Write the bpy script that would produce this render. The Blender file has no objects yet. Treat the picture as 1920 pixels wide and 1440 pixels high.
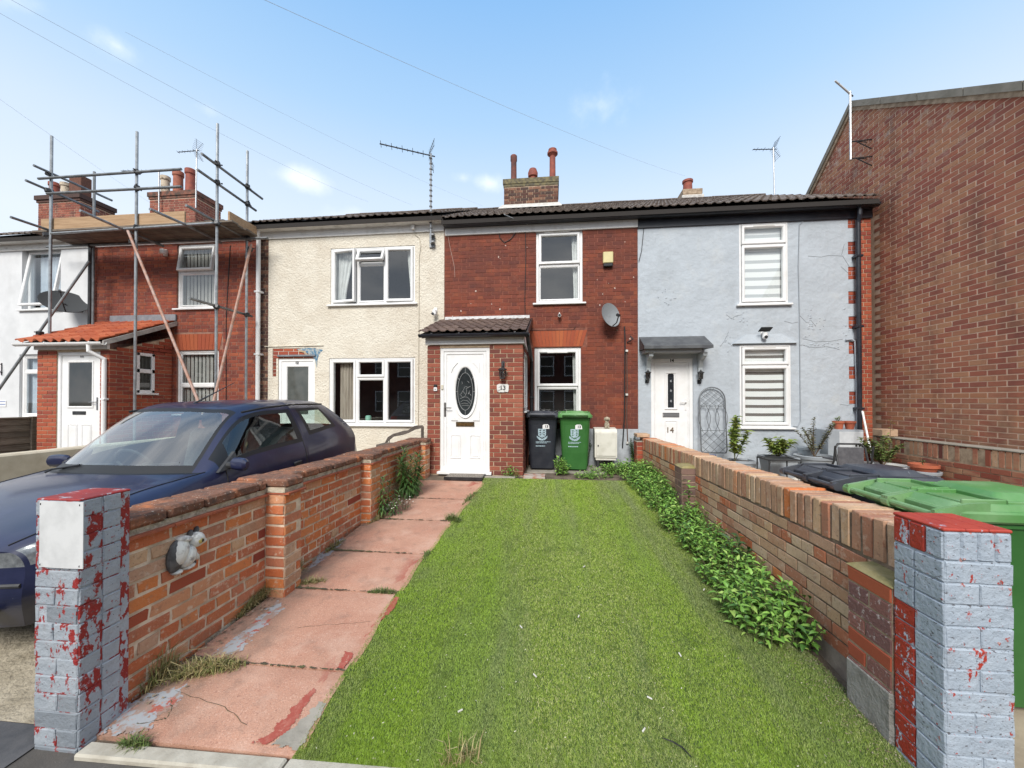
import bpy, math, random
import numpy as np
from mathutils import Vector, Matrix, noise
R = random.Random(11)
S = bpy.context.scene
COL = S.collection
rad = math.radians
# ------------------------------------------------------------------ camera
CAMZ, FPX, YAW, PIT = 1.25, 725.0, rad(6.0), rad(0.5)
cam = bpy.data.cameras.new('camera')
cam.sensor_width = 36; cam.lens = FPX / 1920 * 36; cam.clip_start = 0.05; cam.clip_end = 2000
co = bpy.data.objects.new('camera', cam); COL.objects.link(co)
co.location = (0, 0, CAMZ); co.rotation_euler = (rad(90) + PIT, 0, YAW)
YC = 750 - FPX * math.tan(PIT)          # row the lens axis meets; the frame is shifted up by the rest
cam.shift_y = (YC - 720) / 1920
S.camera = co
# ------------------------------------------------------------------ sky, sun, exposure
SUN_EL, SUN_AZ = rad(40), rad(186)           # azimuth clockwise from +Y (into the houses)
W = bpy.data.worlds.new('World'); S.world = W; W.use_nodes = True
wn, wl = W.node_tree.nodes, W.node_tree.links
wn.clear()
def wnode(t, **k):
    n = wn.new(t)
    for a, b in k.items(): setattr(n, a, b)
    return n
sky = wnode('ShaderNodeTexSky', sky_type='NISHITA', sun_disc=False)
sky.sun_elevation = SUN_EL; sky.sun_rotation = SUN_AZ
sky.air_density = 1.0; sky.dust_density = 1.6; sky.ozone_density = 1.6; sky.altitude = 10
bg = wnode('ShaderNodeBackground'); bg.inputs[1].default_value = 0.087
out = wnode('ShaderNodeOutputWorld')
tc = wnode('ShaderNodeTexCoord')
# small fair-weather clouds: soft ellipses in the direction of each cloud, broken up by noise
n1 = wnode('ShaderNodeTexNoise'); n1.inputs['Scale'].default_value = 13; n1.inputs['Detail'].default_value = 7; n1.inputs['Roughness'].default_value = .6
wl.new(tc.outputs['Generated'], n1.inputs['Vector'])
mp = wnode('ShaderNodeMapping'); mp.inputs['Scale'].default_value = (1, 1, 2.3)
wl.new(tc.outputs['Generated'], mp.inputs[0])
CLOUDS = [(-.74, .42, .54, .06, .8), (-.66, .52, .54, .04, .6), (-.60, .62, .51, .035, .5), (-.507, .735, .45, .055, 1.0), (-.42, .82, .385, .085, .9), (-.54, .76, .345, .05, .8), (-.20, .85, .50, .035, .6), (-.14, .86, .49, .045, .9), (.26, .88, .385, .095, 1.0), (-.62, .66, .37, .05, .4), (.72, .60, .34, .08, .4), (.10, .80, .60, .09, .6), (-.35, .55, .76, .14, .7), (.55, -.6, .58, .25, .8), (-.6, -.5, .6, .25, .7)]
acc = None
for cx_, cy_, cz_, cr_, ca_ in CLOUDS:
    v_ = Vector((cx_, cy_, cz_)).normalized()
    dn = wnode('ShaderNodeVectorMath', operation='DISTANCE'); wl.new(mp.outputs[0], dn.inputs[0]); dn.inputs[1].default_value = (v_.x, v_.y, v_.z * 2.3)
    r0 = wnode('ShaderNodeMapRange'); r0.inputs[1].default_value = cr_ * 1.5; r0.inputs[2].default_value = 0; r0.inputs[3].default_value = 0; r0.inputs[4].default_value = ca_
    wl.new(dn.outputs['Value'], r0.inputs[0])
    if acc is None: acc = r0.outputs[0]
    else:
        mxn = wnode('ShaderNodeMath', operation='MAXIMUM'); wl.new(acc, mxn.inputs[0]); wl.new(r0.outputs[0], mxn.inputs[1]); acc = mxn.outputs[0]
sm_ = wnode('ShaderNodeMath', operation='ADD'); wl.new(acc, sm_.inputs[0]); wl.new(n1.outputs[0], sm_.inputs[1])
cr = wnode('ShaderNodeMapRange'); cr.interpolation_type = 'SMOOTHSTEP'; cr.inputs[1].default_value = .72; cr.inputs[2].default_value = 1.5; cr.inputs[3].default_value = 0; cr.inputs[4].default_value = .62
wl.new(sm_.outputs[0], cr.inputs[0])
# a veil of high thin haze: white at the horizon, clearing to blue overhead
sx_ = wnode('ShaderNodeSeparateXYZ'); wl.new(tc.outputs['Generated'], sx_.inputs[0])
vr = wnode('ShaderNodeValToRGB'); e_ = vr.color_ramp.elements
for i_, (p_, c_) in enumerate(((0, (5.2, 5.5, 5.8)), (.30, (5.0, 5.4, 5.8)), (.45, (4.1, 4.9, 5.8)), (.58, (2.7, 4.1, 5.7)), (.72, (1.7, 3.3, 5.5)), (1, (1.0, 2.5, 5.1)))):
    if i_ < 2: e_[i_].position = p_; e_[i_].color = (*[q / 10 for q in c_], 1)
    else: n_ = e_.new(p_); n_.color = (*[q / 10 for q in c_], 1)
wl.new(sx_.outputs['Z'], vr.inputs[0])
v10 = wnode('ShaderNodeVectorMath', operation='SCALE'); v10.inputs['Scale'].default_value = 10; wl.new(vr.outputs[0], v10.inputs[0])
veil = wnode('ShaderNodeMixRGB', blend_type='MIX'); veil.inputs[0].default_value = .78
wl.new(v10.outputs[0], veil.inputs[2])
wl.new(sky.outputs[0], veil.inputs[1])
cb1 = wnode('ShaderNodeMapRange'); cb1.inputs[1].default_value = .42; cb1.inputs[2].default_value = -.15; wl.new(sx_.outputs['Y'], cb1.inputs[0])
n2 = wnode('ShaderNodeTexNoise'); n2.inputs['Scale'].default_value = 3.6; n2.inputs['Detail'].default_value = 6; wl.new(mp.outputs[0], n2.inputs['Vector'])
cb2 = wnode('ShaderNodeMath', operation='MULTIPLY'); wl.new(cb1.outputs[0], cb2.inputs[0]); cb2.inputs[1].default_value = .9
gcl = wnode('ShaderNodeMixRGB'); gcl.inputs[1].default_value = (3.3, 3.8, 4.5, 1); gcl.inputs[2].default_value = (6.4, 6.6, 6.8, 1)
cb3 = wnode('ShaderNodeMapRange'); cb3.inputs[1].default_value = .40; cb3.inputs[2].default_value = .62; wl.new(n2.outputs[0], cb3.inputs[0]); wl.new(cb3.outputs[0], gcl.inputs[0])
ovc = wnode('ShaderNodeMixRGB'); wl.new(cb2.outputs[0], ovc.inputs[0]); wl.new(veil.outputs[0], ovc.inputs[1]); wl.new(gcl.outputs[0], ovc.inputs[2])
mix = wnode('ShaderNodeMixRGB', blend_type='MIX'); mix.inputs[2].default_value = (6.2, 6.4, 6.6, 1)
wl.new(cr.outputs[0], mix.inputs[0]); wl.new(ovc.outputs[0], mix.inputs[1])
wl.new(mix.outputs[0], bg.inputs[0]); wl.new(bg.outputs[0], out.inputs[0])
sl = bpy.data.lights.new('sun', 'SUN'); sl.energy = 1.7; sl.angle = rad(22); sl.color = (1, .96, .9)
so = bpy.data.objects.new('sun', sl); COL.objects.link(so)
sd = Vector((math.sin(SUN_AZ) * math.cos(SUN_EL), math.cos(SUN_AZ) * math.cos(SUN_EL), math.sin(SUN_EL)))
so.rotation_euler = (-sd).to_track_quat('-Z', 'Y').to_euler(); so.location = (0, -20, 30)
vs = S.view_settings
vs.view_transform = 'Standard'; vs.look = 'None'; vs.gamma = 1; vs.use_curve_mapping = False; vs.exposure = 1.2
S.display_settings.display_device = 'sRGB'
# ------------------------------------------------------------------ pixel -> place
FW = Vector((-math.sin(YAW) * math.cos(PIT), math.cos(YAW) * math.cos(PIT), math.sin(PIT)))
RT = Vector((math.cos(YAW), math.sin(YAW), 0)); UP = RT.cross(FW)
CAM = Vector((0, 0, CAMZ))
def ray(px, py): return FW + RT * ((px - 960) / FPX) - UP * ((py - YC) / FPX)
def aty(px, py, Y):
    d = ray(px, py); return CAM + d * (Y / d.y)
def atx(px, py, X):
    d = ray(px, py); return CAM + d * (X / d.x)
def g(y):
    if y >= 6.4: return 0.0
    if y >= 1.5: return -.064 * (6.4 - y)
    return max(-.3136 - .03 * (1.5 - y), -.36)
def atg(px, py, dz=0):
    d = ray(px, py); t = 1.0
    for _ in range(60):
        t = (g(d.y * t) + dz - CAMZ) / d.z
    return CAM + d * t
def proj(p):
    v = Vector(p) - CAM; z = v.dot(FW)
    if z < .05: return None
    return 960 + FPX * v.dot(RT) / z, YC - FPX * v.dot(UP) / z, z
YF, YP = 7.52, 6.38          # plane of the house fronts, plane of the porch fronts
# ------------------------------------------------------------------ scene graph helpers
OFF = {}
def tag(o, label=None, cat=None, group=None, kind=None):
    if label: o['label'] = label
    if cat: o['category'] = cat
    if group: o['group'] = group
    if kind: o['kind'] = kind
    return o
def thing(name, label, cat, loc=(0, 0, 0), rz=0, group=None, local=False):
    o = bpy.data.objects.new(name, None); COL.objects.link(o)
    o.empty_display_size = .1
    o.location = loc; o.rotation_euler = (0, 0, rz)
    OFF[o.name] = Vector((0, 0, 0)) if local or rz else Vector(loc)
    return tag(o, label, cat, group)
def link(name, me, parent=None, loc=(0, 0, 0), mat=None):
    """loc in the builder's frame (world, or the local frame of a turned thing)"""
    o = bpy.data.objects.new(name, me); COL.objects.link(o)
    l = Vector(loc); OFF[o.name] = l
    if parent is not None:
        o.parent = parent; o.location = l - OFF[parent.name]
    else: o.location = l
    return o
def dup(root, loc=None, rz=None, label=None, parent=None):
    c = root.copy(); COL.objects.link(c)
    if parent is not None: c.parent = parent
    if loc is not None: c.location = loc
    if rz is not None: c.rotation_euler = (0, 0, rz)
    if label: c['label'] = label
    for ch in list(root.children): dup(ch, parent=c)
    return c
def mesh(name, v, f, mats, fm=None, smooth=False):
    me = bpy.data.meshes.new(name)
    me.from_pydata(v, [], f)
    for m in (mats if isinstance(mats, (list, tuple)) else [mats]): me.materials.append(m)
    if fm: me.polygons.foreach_set('material_index', fm)
    if smooth: me.polygons.foreach_set('use_smooth', [True] * len(me.polygons))
    me.update()
    return me
class MB:
    def __init__(s): s.v = []; s.f = []; s.m = []; s.cm = 0
    def add(s, vs, fs, tr=None):
        n = len(s.v)
        s.v += [tuple(tr(Vector(p))) if tr else tuple(p) for p in vs]
        s.f += [tuple(i + n for i in q) for q in fs]; s.m += [s.cm] * len(fs)
        return s
    def box(s, x0, x1, y0, y1, z0, z1, b=0, tr=None):
        if x1 < x0: x0, x1 = x1, x0
        if y1 < y0: y0, y1 = y1, y0
        if z1 < z0: z0, z1 = z1, z0
        if b <= 0:
            return s.add([(x, y, z) for z in (z0, z1) for y in (y0, y1) for x in (x0, x1)],
                         [(0, 2, 3, 1), (4, 5, 7, 6), (0, 1, 5, 4), (2, 6, 7, 3), (0, 4, 6, 2), (1, 3, 7, 5)], tr)
        b = min(b, (x1 - x0) * .45, (y1 - y0) * .45, (z1 - z0) * .45)
        vs, idx = [], {}
        X, Y, Z = (x0, x1), (y0, y1), (z0, z1)
        for i in (0, 1):
            for j in (0, 1):
                for k in (0, 1):
                    sx, sy, sz = (1, -1)[i] * b, (1, -1)[j] * b, (1, -1)[k] * b
                    for a, p in enumerate(((X[i], Y[j] + sy, Z[k] + sz), (X[i] + sx, Y[j], Z[k] + sz), (X[i] + sx, Y[j] + sy, Z[k]))):
                        idx[i, j, k, a] = len(vs); vs.append(p)
        I = lambda i, j, k, a: idx[i, j, k, a]
        fs = []
        for i in (0, 1):
            q = [I(i, 0, 0, 0), I(i, 1, 0, 0), I(i, 1, 1, 0), I(i, 0, 1, 0)]; fs.append(q if i else q[::-1])
            q = [I(0, i, 0, 1), I(0, i, 1, 1), I(1, i, 1, 1), I(1, i, 0, 1)]; fs.append(q if i else q[::-1])
            q = [I(0, 0, i, 2), I(1, 0, i, 2), I(1, 1, i, 2), I(0, 1, i, 2)]; fs.append(q if i else q[::-1])
        for i in (0, 1):
            for j in (0, 1):
                q = [I(i, j, 0, 0), I(i, j, 1, 0), I(i, j, 1, 1), I(i, j, 0, 1)]; fs.append(q if (i == j) else q[::-1])
                q = [I(i, 0, j, 0), I(i, 0, j, 2), I(i, 1, j, 2), I(i, 1, j, 0)]; fs.append(q if (i == j) else q[::-1])
                q = [I(0, i, j, 1), I(1, i, j, 1), I(1, i, j, 2), I(0, i, j, 2)]; fs.append(q if (i == j) else q[::-1])
                for k in (0, 1):
                    q = [I(i, j, k, 0), I(i, j, k, 1), I(i, j, k, 2)]; fs.append(q if ((i + j + k) % 2) else q[::-1])
        return s.add(vs, fs, tr)
    def tube(s, path, r, n=8, cap=True, tr=None):
        P = [Vector(p) for p in path]; rs = r if isinstance(r, (list, tuple)) else [r] * len(P)
        vs, fs, pn = [], [], None
        for i, p in enumerate(P):
            t = ((P[i] - P[i - 1]) if i else Vector()) .normalized() + ((P[i + 1] - P[i]) if i < len(P) - 1 else Vector()).normalized()
            t.normalize()
            if pn is None: pn = t.orthogonal().normalized()
            pn = (pn - t * pn.dot(t)).normalized(); bn = t.cross(pn)
            for k in range(n):
                a = 2 * math.pi * k / n
                vs.append(p + (pn * math.cos(a) + bn * math.sin(a)) * rs[i])
        for i in range(len(P) - 1):
            for k in range(n):
                fs.append((i * n + k, i * n + (k + 1) % n, (i + 1) * n + (k + 1) % n, (i + 1) * n + k))
        if cap: fs += [tuple(range(n))[::-1], tuple(range((len(P) - 1) * n, len(P) * n))]
        return s.add(vs, fs, tr)
    def lathe(s, prof, c=(0, 0, 0), n=20, tr=None, sx=1, sy=1):
        vs, fs = [], []
        for r, z in prof:
            for k in range(n):
                a = 2 * math.pi * k / n
                vs.append((c[0] + r * math.cos(a) * sx, c[1] + r * math.sin(a) * sy, c[2] + z))
        for i in range(len(prof) - 1):
            for k in range(n):
                fs.append((i * n + k, i * n + (k + 1) % n, (i + 1) * n + (k + 1) % n, (i + 1) * n + k))
        if prof[0][0] > 1e-4: fs.append(tuple(range(n))[::-1])
        if prof[-1][0] > 1e-4: fs.append(tuple(range((len(prof) - 1) * n, len(prof) * n)))
        return s.add(vs, fs, tr)
    def loft(s, secs, cap=True, tr=None):
        n = len(secs[0]); vs = [p for q in secs for p in q]; fs = []
        for i in range(len(secs) - 1):
            for k in range(n):
                fs.append((i * n + k, i * n + (k + 1) % n, (i + 1) * n + (k + 1) % n, (i + 1) * n + k))
        if cap: fs += [tuple(range(n))[::-1], tuple(range((len(secs) - 1) * n, len(secs) * n))]
        return s.add(vs, fs, tr)
    def prism(s, pts, d, tr=None):
        """pts: 3-D outline; d: extrusion vector"""
        n = len(pts); d = Vector(d)
        vs = [Vector(p) for p in pts] + [Vector(p) + d for p in pts]
        fs = [tuple(range(n))[::-1], tuple(range(n, 2 * n))] + [(k, (k + 1) % n, (k + 1) % n + n, k + n) for k in range(n)]
        return s.add(vs, fs, tr)
    def ring(s, x0, x1, z0, z1, yf, yb, w, ch=.012, tr=None):
        """mitred frame facing -Y"""
        L = []
        for dx, y in ((0, yb), (0, yf + .006), (.006, yf), (w - ch, yf), (w, yf + ch), (w, yb)):
            L.append([(x0 + dx, y, z0 + dx), (x1 - dx, y, z0 + dx), (x1 - dx, y, z1 - dx), (x0 + dx, y, z1 - dx)])
        vs = [p for q in L for p in q]; fs = []
        for i in range(5):
            for k in range(4):
                fs.append((i * 4 + k, i * 4 + (k + 1) % 4, (i + 1) * 4 + (k + 1) % 4, (i + 1) * 4 + k))
        return s.add(vs, fs, tr)
    def build(s, name, mats, parent=None, smooth=False, kind=None, keep=False):
        if not s.v: return None
        a = np.array(s.v); c = (a.min(0) + a.max(0)) / 2
        if keep: c = np.zeros(3)
        me = mesh(name, (a - c).tolist(), s.f, mats, s.m, smooth)
        o = link(name, me, parent, c)
        if smooth: autosmooth(me)
        if kind: o['kind'] = kind
        return o
def autosmooth(me, ang=24):
    ca = math.cos(rad(ang))
    pol = me.polygons; ed = {}
    for p in pol:
        for k in p.edge_keys: ed.setdefault(k, []).append(p.normal)
    sharp = [False] * len(me.edges)
    for i, e in enumerate(me.edges):
        n = ed.get(tuple(sorted(e.vertices)), [])
        if len(n) == 2 and n[0].dot(n[1]) < ca: sharp[i] = True
    at = me.attributes.get('sharp_edge') or me.attributes.new('sharp_edge', 'BOOLEAN', 'EDGE')
    at.data.foreach_set('value', sharp)
def text(s, size, mat, loc, parent, name='numeral', rot=(rad(90), 0, 0), ext=.002, bold=0, sx=1):
    cu = bpy.data.curves.new('t', 'FONT'); cu.body = s; cu.size = size; cu.extrude = ext; cu.align_x = 'CENTER'; cu.align_y = 'CENTER'; cu.offset = bold; cu.resolution_u = 3
    o = bpy.data.objects.new('t', cu); COL.objects.link(o)
    bpy.context.view_layer.update()
    me = bpy.data.meshes.new_from_object(o.evaluated_get(bpy.context.evaluated_depsgraph_get()))
    bpy.data.objects.remove(o); bpy.data.curves.remove(cu)
    me.materials.clear(); me.materials.append(mat)
    me.transform(Matrix.Diagonal((sx, 1, 1, 1)))
    t = link(name, me, parent, loc); t.rotation_euler = rot
    return t
# ------------------------------------------------------------------ materials
def M(name, col, col2=None, scale=6, lo=.4, hi=.62, rough=.7, bump=0, bscale=80, bdist=.004, rnd=0, ramp=None,
      layers=(), metal=0, spec=.5, stretch=(1, 1, 1), bumpkind='noise', trans=0):
    m = bpy.data.materials.new(name); m.use_nodes = True
    nt = m.node_tree; N, L = nt.nodes, nt.links
    b = N['Principled BSDF']; b.inputs['Roughness'].default_value = rough; b.inputs['Metallic'].default_value = metal
    b.inputs['Specular IOR Level'].default_value = spec
    if trans: 
        b.inputs['Transmission Weight'].default_value = trans
    geo = N.new('ShaderNodeNewGeometry')
    def rgb(c): return (c[0], c[1], c[2], 1)
    def noise_(sc, det=6, st=(1, 1, 1), ro=.6):
        mp = N.new('ShaderNodeMapping'); mp.inputs['Scale'].default_value = st
        L.new(geo.outputs['Position'], mp.inputs[0])
        n = N.new('ShaderNodeTexNoise'); n.inputs['Scale'].default_value = sc; n.inputs['Detail'].default_value = det; n.inputs['Roughness'].default_value = ro
        L.new(mp.outputs[0], n.inputs['Vector']); return n.outputs[0]
    def rng(s, lo, hi, a=0, c=1):
        n = N.new('ShaderNodeMapRange'); n.inputs[1].default_value = lo; n.inputs[2].default_value = hi; n.inputs[3].default_value = a; n.inputs[4].default_value = c
        L.new(s, n.inputs[0]); return n.outputs[0]
    def mx(f, a, c, bt='MIX'):
        n = N.new('ShaderNodeMixRGB'); n.blend_type = bt
        for i, x in ((0, f), (1, a), (2, c)):
            if isinstance(x, (int, float)): n.inputs[i].default_value = x
            elif isinstance(x, tuple): n.inputs[i].default_value = rgb(x)
            else: L.new(x, n.inputs[i])
        return n.outputs[0]
    rv = None
    if ramp or rnd:
        oi = N.new('ShaderNodeObjectInfo')
        ad = N.new('ShaderNodeMath'); ad.operation = 'ADD'
        L.new(oi.outputs['Random'], ad.inputs[0]); L.new(geo.outputs['Random Per Island'], ad.inputs[1])
        fr = N.new('ShaderNodeMath'); fr.operation = 'FRACT'; L.new(ad.outputs[0], fr.inputs[0]); rv = fr.outputs[0]
    cur = tuple(col)
    if ramp:
        r = N.new('ShaderNodeValToRGB'); e = r.color_ramp.elements
        r.color_ramp.interpolation = 'CONSTANT' if len(ramp) > 4 else 'LINEAR'
        for i, c in enumerate(ramp):
            p = i / (len(ramp) if len(ramp) > 4 else max(1, len(ramp) - 1))
            if i < 2: e[i].position = p; e[i].color = rgb(c)
            else: q = e.new(p); q.color = rgb(c)
        L.new(rv, r.inputs[0]); cur = r.outputs[0]
    if col2: cur = mx(rng(noise_(scale, 7, stretch), lo, hi), cur, tuple(col2))
    for ly in layers:
        c, sc, l0, h0 = ly[:4]; amt = ly[4] if len(ly) > 4 else 1; st = ly[5] if len(ly) > 5 else (1, 1, 1); bt = ly[6] if len(ly) > 6 else 'MIX'
        msk = rng(noise_(sc, 8, st, .65), l0, h0, 0, amt)
        if len(ly) > 7:
            ax, p0, p1 = ly[7]; sp = N.new('ShaderNodeSeparateXYZ'); L.new(geo.outputs['Position'], sp.inputs[0])
            mm = N.new('ShaderNodeMath'); mm.operation = 'MULTIPLY'; L.new(msk, mm.inputs[0]); L.new(rng(sp.outputs[ax], p0, p1), mm.inputs[1]); msk = mm.outputs[0]
        cur = mx(msk, cur, tuple(c), bt)
    if rnd:
        v = rng(rv, 0, 1, 1 - rnd, 1 + rnd)
        cb = N.new('ShaderNodeCombineColor'); [L.new(v, cb.inputs[i]) for i in range(3)]
        cur = mx(1.0, cur, cb.outputs[0], 'MULTIPLY')
    if isinstance(cur, tuple): b.inputs['Base Color'].default_value = rgb(cur)
    else: L.new(cur, b.inputs['Base Color'])
    if bump:
        if bumpkind == 'voronoi':
            vo = N.new('ShaderNodeTexVoronoi'); vo.inputs['Scale'].default_value = bscale; vo.feature = 'SMOOTH_F1'
            L.new(geo.outputs['Position'], vo.inputs['Vector']); h = vo.outputs[0]
        else: h = noise_(bscale, 5, stretch)
        bp = N.new('ShaderNodeBump'); bp.inputs['Strength'].default_value = bump; bp.inputs['Distance'].default_value = bdist
        L.new(h, bp.inputs['Height']); L.new(bp.outputs[0], b.inputs['Normal'])
    return m
def glass(name, tint=(.85, .9, .88), refl=1.0, rough=.01, base=.05):
    m = bpy.data.materials.new(name); m.use_nodes = True
    N, L = m.node_tree.nodes, m.node_tree.links; N.clear()
    o = N.new('ShaderNodeOutputMaterial'); t = N.new('ShaderNodeBsdfTransparent'); t.inputs[0].default_value = (*tint, 1)
    gl = N.new('ShaderNodeBsdfGlossy'); gl.inputs['Roughness'].default_value = rough; gl.inputs[0].default_value = (1, 1, 1, 1)
    lw = N.new('ShaderNodeLayerWeight'); lw.inputs[0].default_value = .5
    pw = N.new('ShaderNodeMath'); pw.operation = 'POWER'; pw.inputs[1].default_value = 4; L.new(lw.outputs['Facing'], pw.inputs[0])
    mr = N.new('ShaderNodeMath'); mr.operation = 'MULTIPLY_ADD'; mr.inputs[1].default_value = .8; mr.inputs[2].default_value = base + .035 * refl; mr.use_clamp = True
    L.new(pw.outputs[0], mr.inputs[0])
    x = N.new('ShaderNodeMixShader'); L.new(mr.outputs[0], x.inputs[0]); L.new(t.outputs[0], x.inputs[1]); L.new(gl.outputs[0], x.inputs[2]); L.new(x.outputs[0], o.inputs[0])
    return m
MORT_CREAM = M('cream mortar', (.52, .40, .28), (.36, .27, .18), 14, rough=.95, bump=.5, bscale=120)
MORT_RED = M('dark red mortar', (.27, .10, .065), (.15, .055, .038), 9, rough=.95, bump=.5, bscale=120)
MORT_PALE = M('pale pink mortar', (.68, .50, .38), (.56, .39, .28), 5, rough=.95, bump=.4, bscale=120)
MORT_OLD = M('old lime mortar', (.74, .62, .48), (.46, .36, .26), 9, rough=.95, bump=.8, bscale=90, bdist=.006)
MORT_DARK = M('dirty mortar', (.26, .19, .13), (.44, .34, .24), 10, rough=.95, bump=.6, bscale=100)
BR13 = M('worn red brick', (1, 1, 1), ramp=[(0.171, 0.040, 0.019), (0.202, 0.047, 0.021), (0.152, 0.034, 0.019), (0.226, 0.059, 0.026), (0.186, 0.042, 0.020), (0.132, 0.033, 0.020), (0.221, 0.053, 0.026), (0.196, 0.046, 0.024), (0.161, 0.040, 0.021)],
         layers=[((.085, .025, .020), 2.6, .42, .66, .7), ((.33, .10, .05), 38, .66, .8, .5), ((.06, .022, .018), 24, .64, .8, .6), ((.30, .13, .09), 6, .60, .78, .4)], rough=.85, bump=.7, bscale=90)
BR11 = M('red brick', (1, 1, 1), ramp=[(0.234, 0.049, 0.025), (0.279, 0.065, 0.031), (0.201, 0.042, 0.025), (0.313, 0.077, 0.033), (0.167, 0.041, 0.027), (0.258, 0.058, 0.029)],
         layers=[((.10, .030, .024), 2.4, .44, .68, .7), ((.36, .13, .07), 40, .66, .82, .4)], rough=.85, bump=.5, bscale=110)
BR11P = M('new red brick', (1, 1, 1), ramp=[(.30, .060, .030), (.34, .075, .035), (.27, .055, .03), (.38, .09, .04), (.24, .05, .03), (.32, .07, .034)],
          layers=[((.22, .06, .04), 30, .6, .8, .5)], rough=.85, bump=.4, bscale=110)
BRP = M('porch brick', (1, 1, 1), ramp=[(.26, .070, .040), (.22, .056, .034), (.29, .085, .05), (.18, .05, .034), (.24, .06, .036), (.31, .10, .06), (.15, .046, .034)],
        layers=[((.14, .05, .036), 42, .55, .75, .7), ((.42, .24, .15), 36, .68, .8, .5)], rough=.85, bump=.6, bscale=120)
BRB = M('gable brick', (1, 1, 1), ramp=[(0.372, 0.131, 0.077), (0.324, 0.103, 0.064), (0.407, 0.163, 0.094), (0.287, 0.094, 0.063), (0.431, 0.207, 0.115), (0.347, 0.114, 0.070), (0.383, 0.163, 0.094), (0.311, 0.098, 0.066), (0.407, 0.178, 0.094)],
        layers=[((.30, .17, .10), 1.1, .5, .74, .55), ((.10, .036, .028), .9, .55, .8, .45), ((.42, .33, .27), 2.6, .66, .82, .5), ((.40, .25, .15), 4, .42, .62, .75, (1, 1, 4), 'MIX', (2, 1.5, .7)), ((.50, .42, .36), 5, .54, .68, .8, (1, 1, 1), 'MIX', (2, 4.4, 5.6)), ((.12, .05, .04), 2.4, .5, .7, .6, (1, 1, .3))], rough=.88, bump=.4, bscale=100)
BRO = M('orange garden brick', (1, 1, 1), ramp=[(.572, .175, .053), (.530, .148, .051), (.604, .212, .074), (.488, .138, .055), (.445, .148, .074), (.583, .191, .058), (.562, .265, .138), (.498, .180, .095)],
        layers=[((.66, .53, .40), 24, .56, .66, .8), ((.66, .53, .40), 7, .60, .74, .6), ((.22, .085, .05), 30, .55, .72, .75), ((.62, .30, .17), 60, .55, .72, .6), ((.10, .06, .045), 70, .64, .74, .7), ((.30, .19, .13), 2.2, .5, .72, .5)], rough=.9, bump=.9, bscale=70, bdist=.006)
BRR = M('pink garden brick', (1, 1, 1), ramp=[(0.525, 0.342, 0.221), (0.462, 0.265, 0.163), (0.567, 0.408, 0.273), (0.420, 0.209, 0.126), (0.493, 0.309, 0.189), (0.399, 0.171, 0.100), (0.546, 0.353, 0.210), (0.473, 0.287, 0.189)],
        layers=[((.60, .47, .37), 26, .54, .68, .6), ((.34, .12, .065), 19, .60, .70, .7), ((.16, .095, .065), 55, .56, .70, .75), ((.24, .15, .105), 3, .48, .7, .5)], rough=.9, bump=.8, bscale=80, bdist=.005)
BRC = M('soot brick', (1, 1, 1), ramp=[(.10, .05, .04), (.07, .04, .034), (.14, .06, .04), (.22, .11, .07), (.09, .04, .03)],
        layers=[((.03, .026, .022), 16, .5, .7, .7), ((.26, .22, .10), 9, .64, .8, .5)], rough=.92, bump=.6, bscale=90)
BRC2 = M('red chimney brick', (1, 1, 1), ramp=[(.26, .075, .045), (.20, .055, .038), (.32, .11, .07), (.16, .05, .04)], layers=[((.05, .04, .035), 4, .48, .68, .8)], rough=.92, bump=.5)
def paintmat(name, red, grey, k, k2=.63, dirt=.0):
    return M(name, grey, (grey[0] * 1.14, grey[1] * 1.12, grey[2] * 1.1), 9, rough=.6, spec=.4, bump=1, bscale=34, bdist=.009,
             layers=[(red, 20, k, k + .02, 1, (1, 1, .55)), (red, 34, .64, .66, .95), (grey, 55, .60, .63, .9), ((.07, .06, .065), 50, k2, k2 + .03, .85, (1, 1, 1.8)), ((.52, .45, .39), 34, .68, .70, .8), ((.20, .17, .15), 6, .56, .8, .55)])
RED_L, RED_R = (.27, .022, .020), (.36, .038, .022)
PAINT_L = paintmat('flaking grey paint', RED_L, (.29, .325, .365), .55)
PAINT_LG = paintmat('grey paint', RED_L, (.19, .215, .245), .60)
PAINT_LM = paintmat('pale grey paint', RED_L, (.32, .355, .40), .64)
PAINT_LR = paintmat('half stripped red and grey paint', RED_L, (.33, .365, .41), .485)
PAINT_R = paintmat('flaking blue grey paint', RED_R, (.33, .385, .45), .625, .595)
PAINT_RR = paintmat('mostly red paint', RED_R, (.40, .465, .545), .40)
PAINT_RED = M('red masonry paint', (.42, .050, .026), (.34, .036, .022), 12, rough=.6, bump=.5, bscale=80, layers=[((.38, .44, .52), 22, .64, .67, .9), ((.48, .28, .22), 50, .66, .7, .7)])
PAINT_REDL = M('dull red masonry paint', (.31, .024, .020), (.22, .02, .02), 12, rough=.6, bump=.5, bscale=80, layers=[((.36, .37, .40), 16, .58, .61, .9), ((.50, .36, .32), 50, .66, .7, .7)])
UPVC = M('white window plastic', (.80, .80, .80), (.74, .74, .73), 5, rough=.35, spec=.5)
WHITE = M('white gloss paint', (.76, .76, .75), (.62, .61, .58), 7, .5, .75, rough=.5, layers=[((.3, .28, .25), 12, .68, .8, .4)])
GUTW = M('grubby white plastic', (.66, .65, .62), (.45, .43, .39), 6, .5, .7, rough=.45, stretch=(1, 1, 3))
BLACKP = M('black plastic', (.016, .017, .019), (.03, .03, .033), 8, rough=.4)
NAVY = M('black gutter plastic', (.012, .014, .022), (.025, .027, .035), 5, rough=.35)
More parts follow.
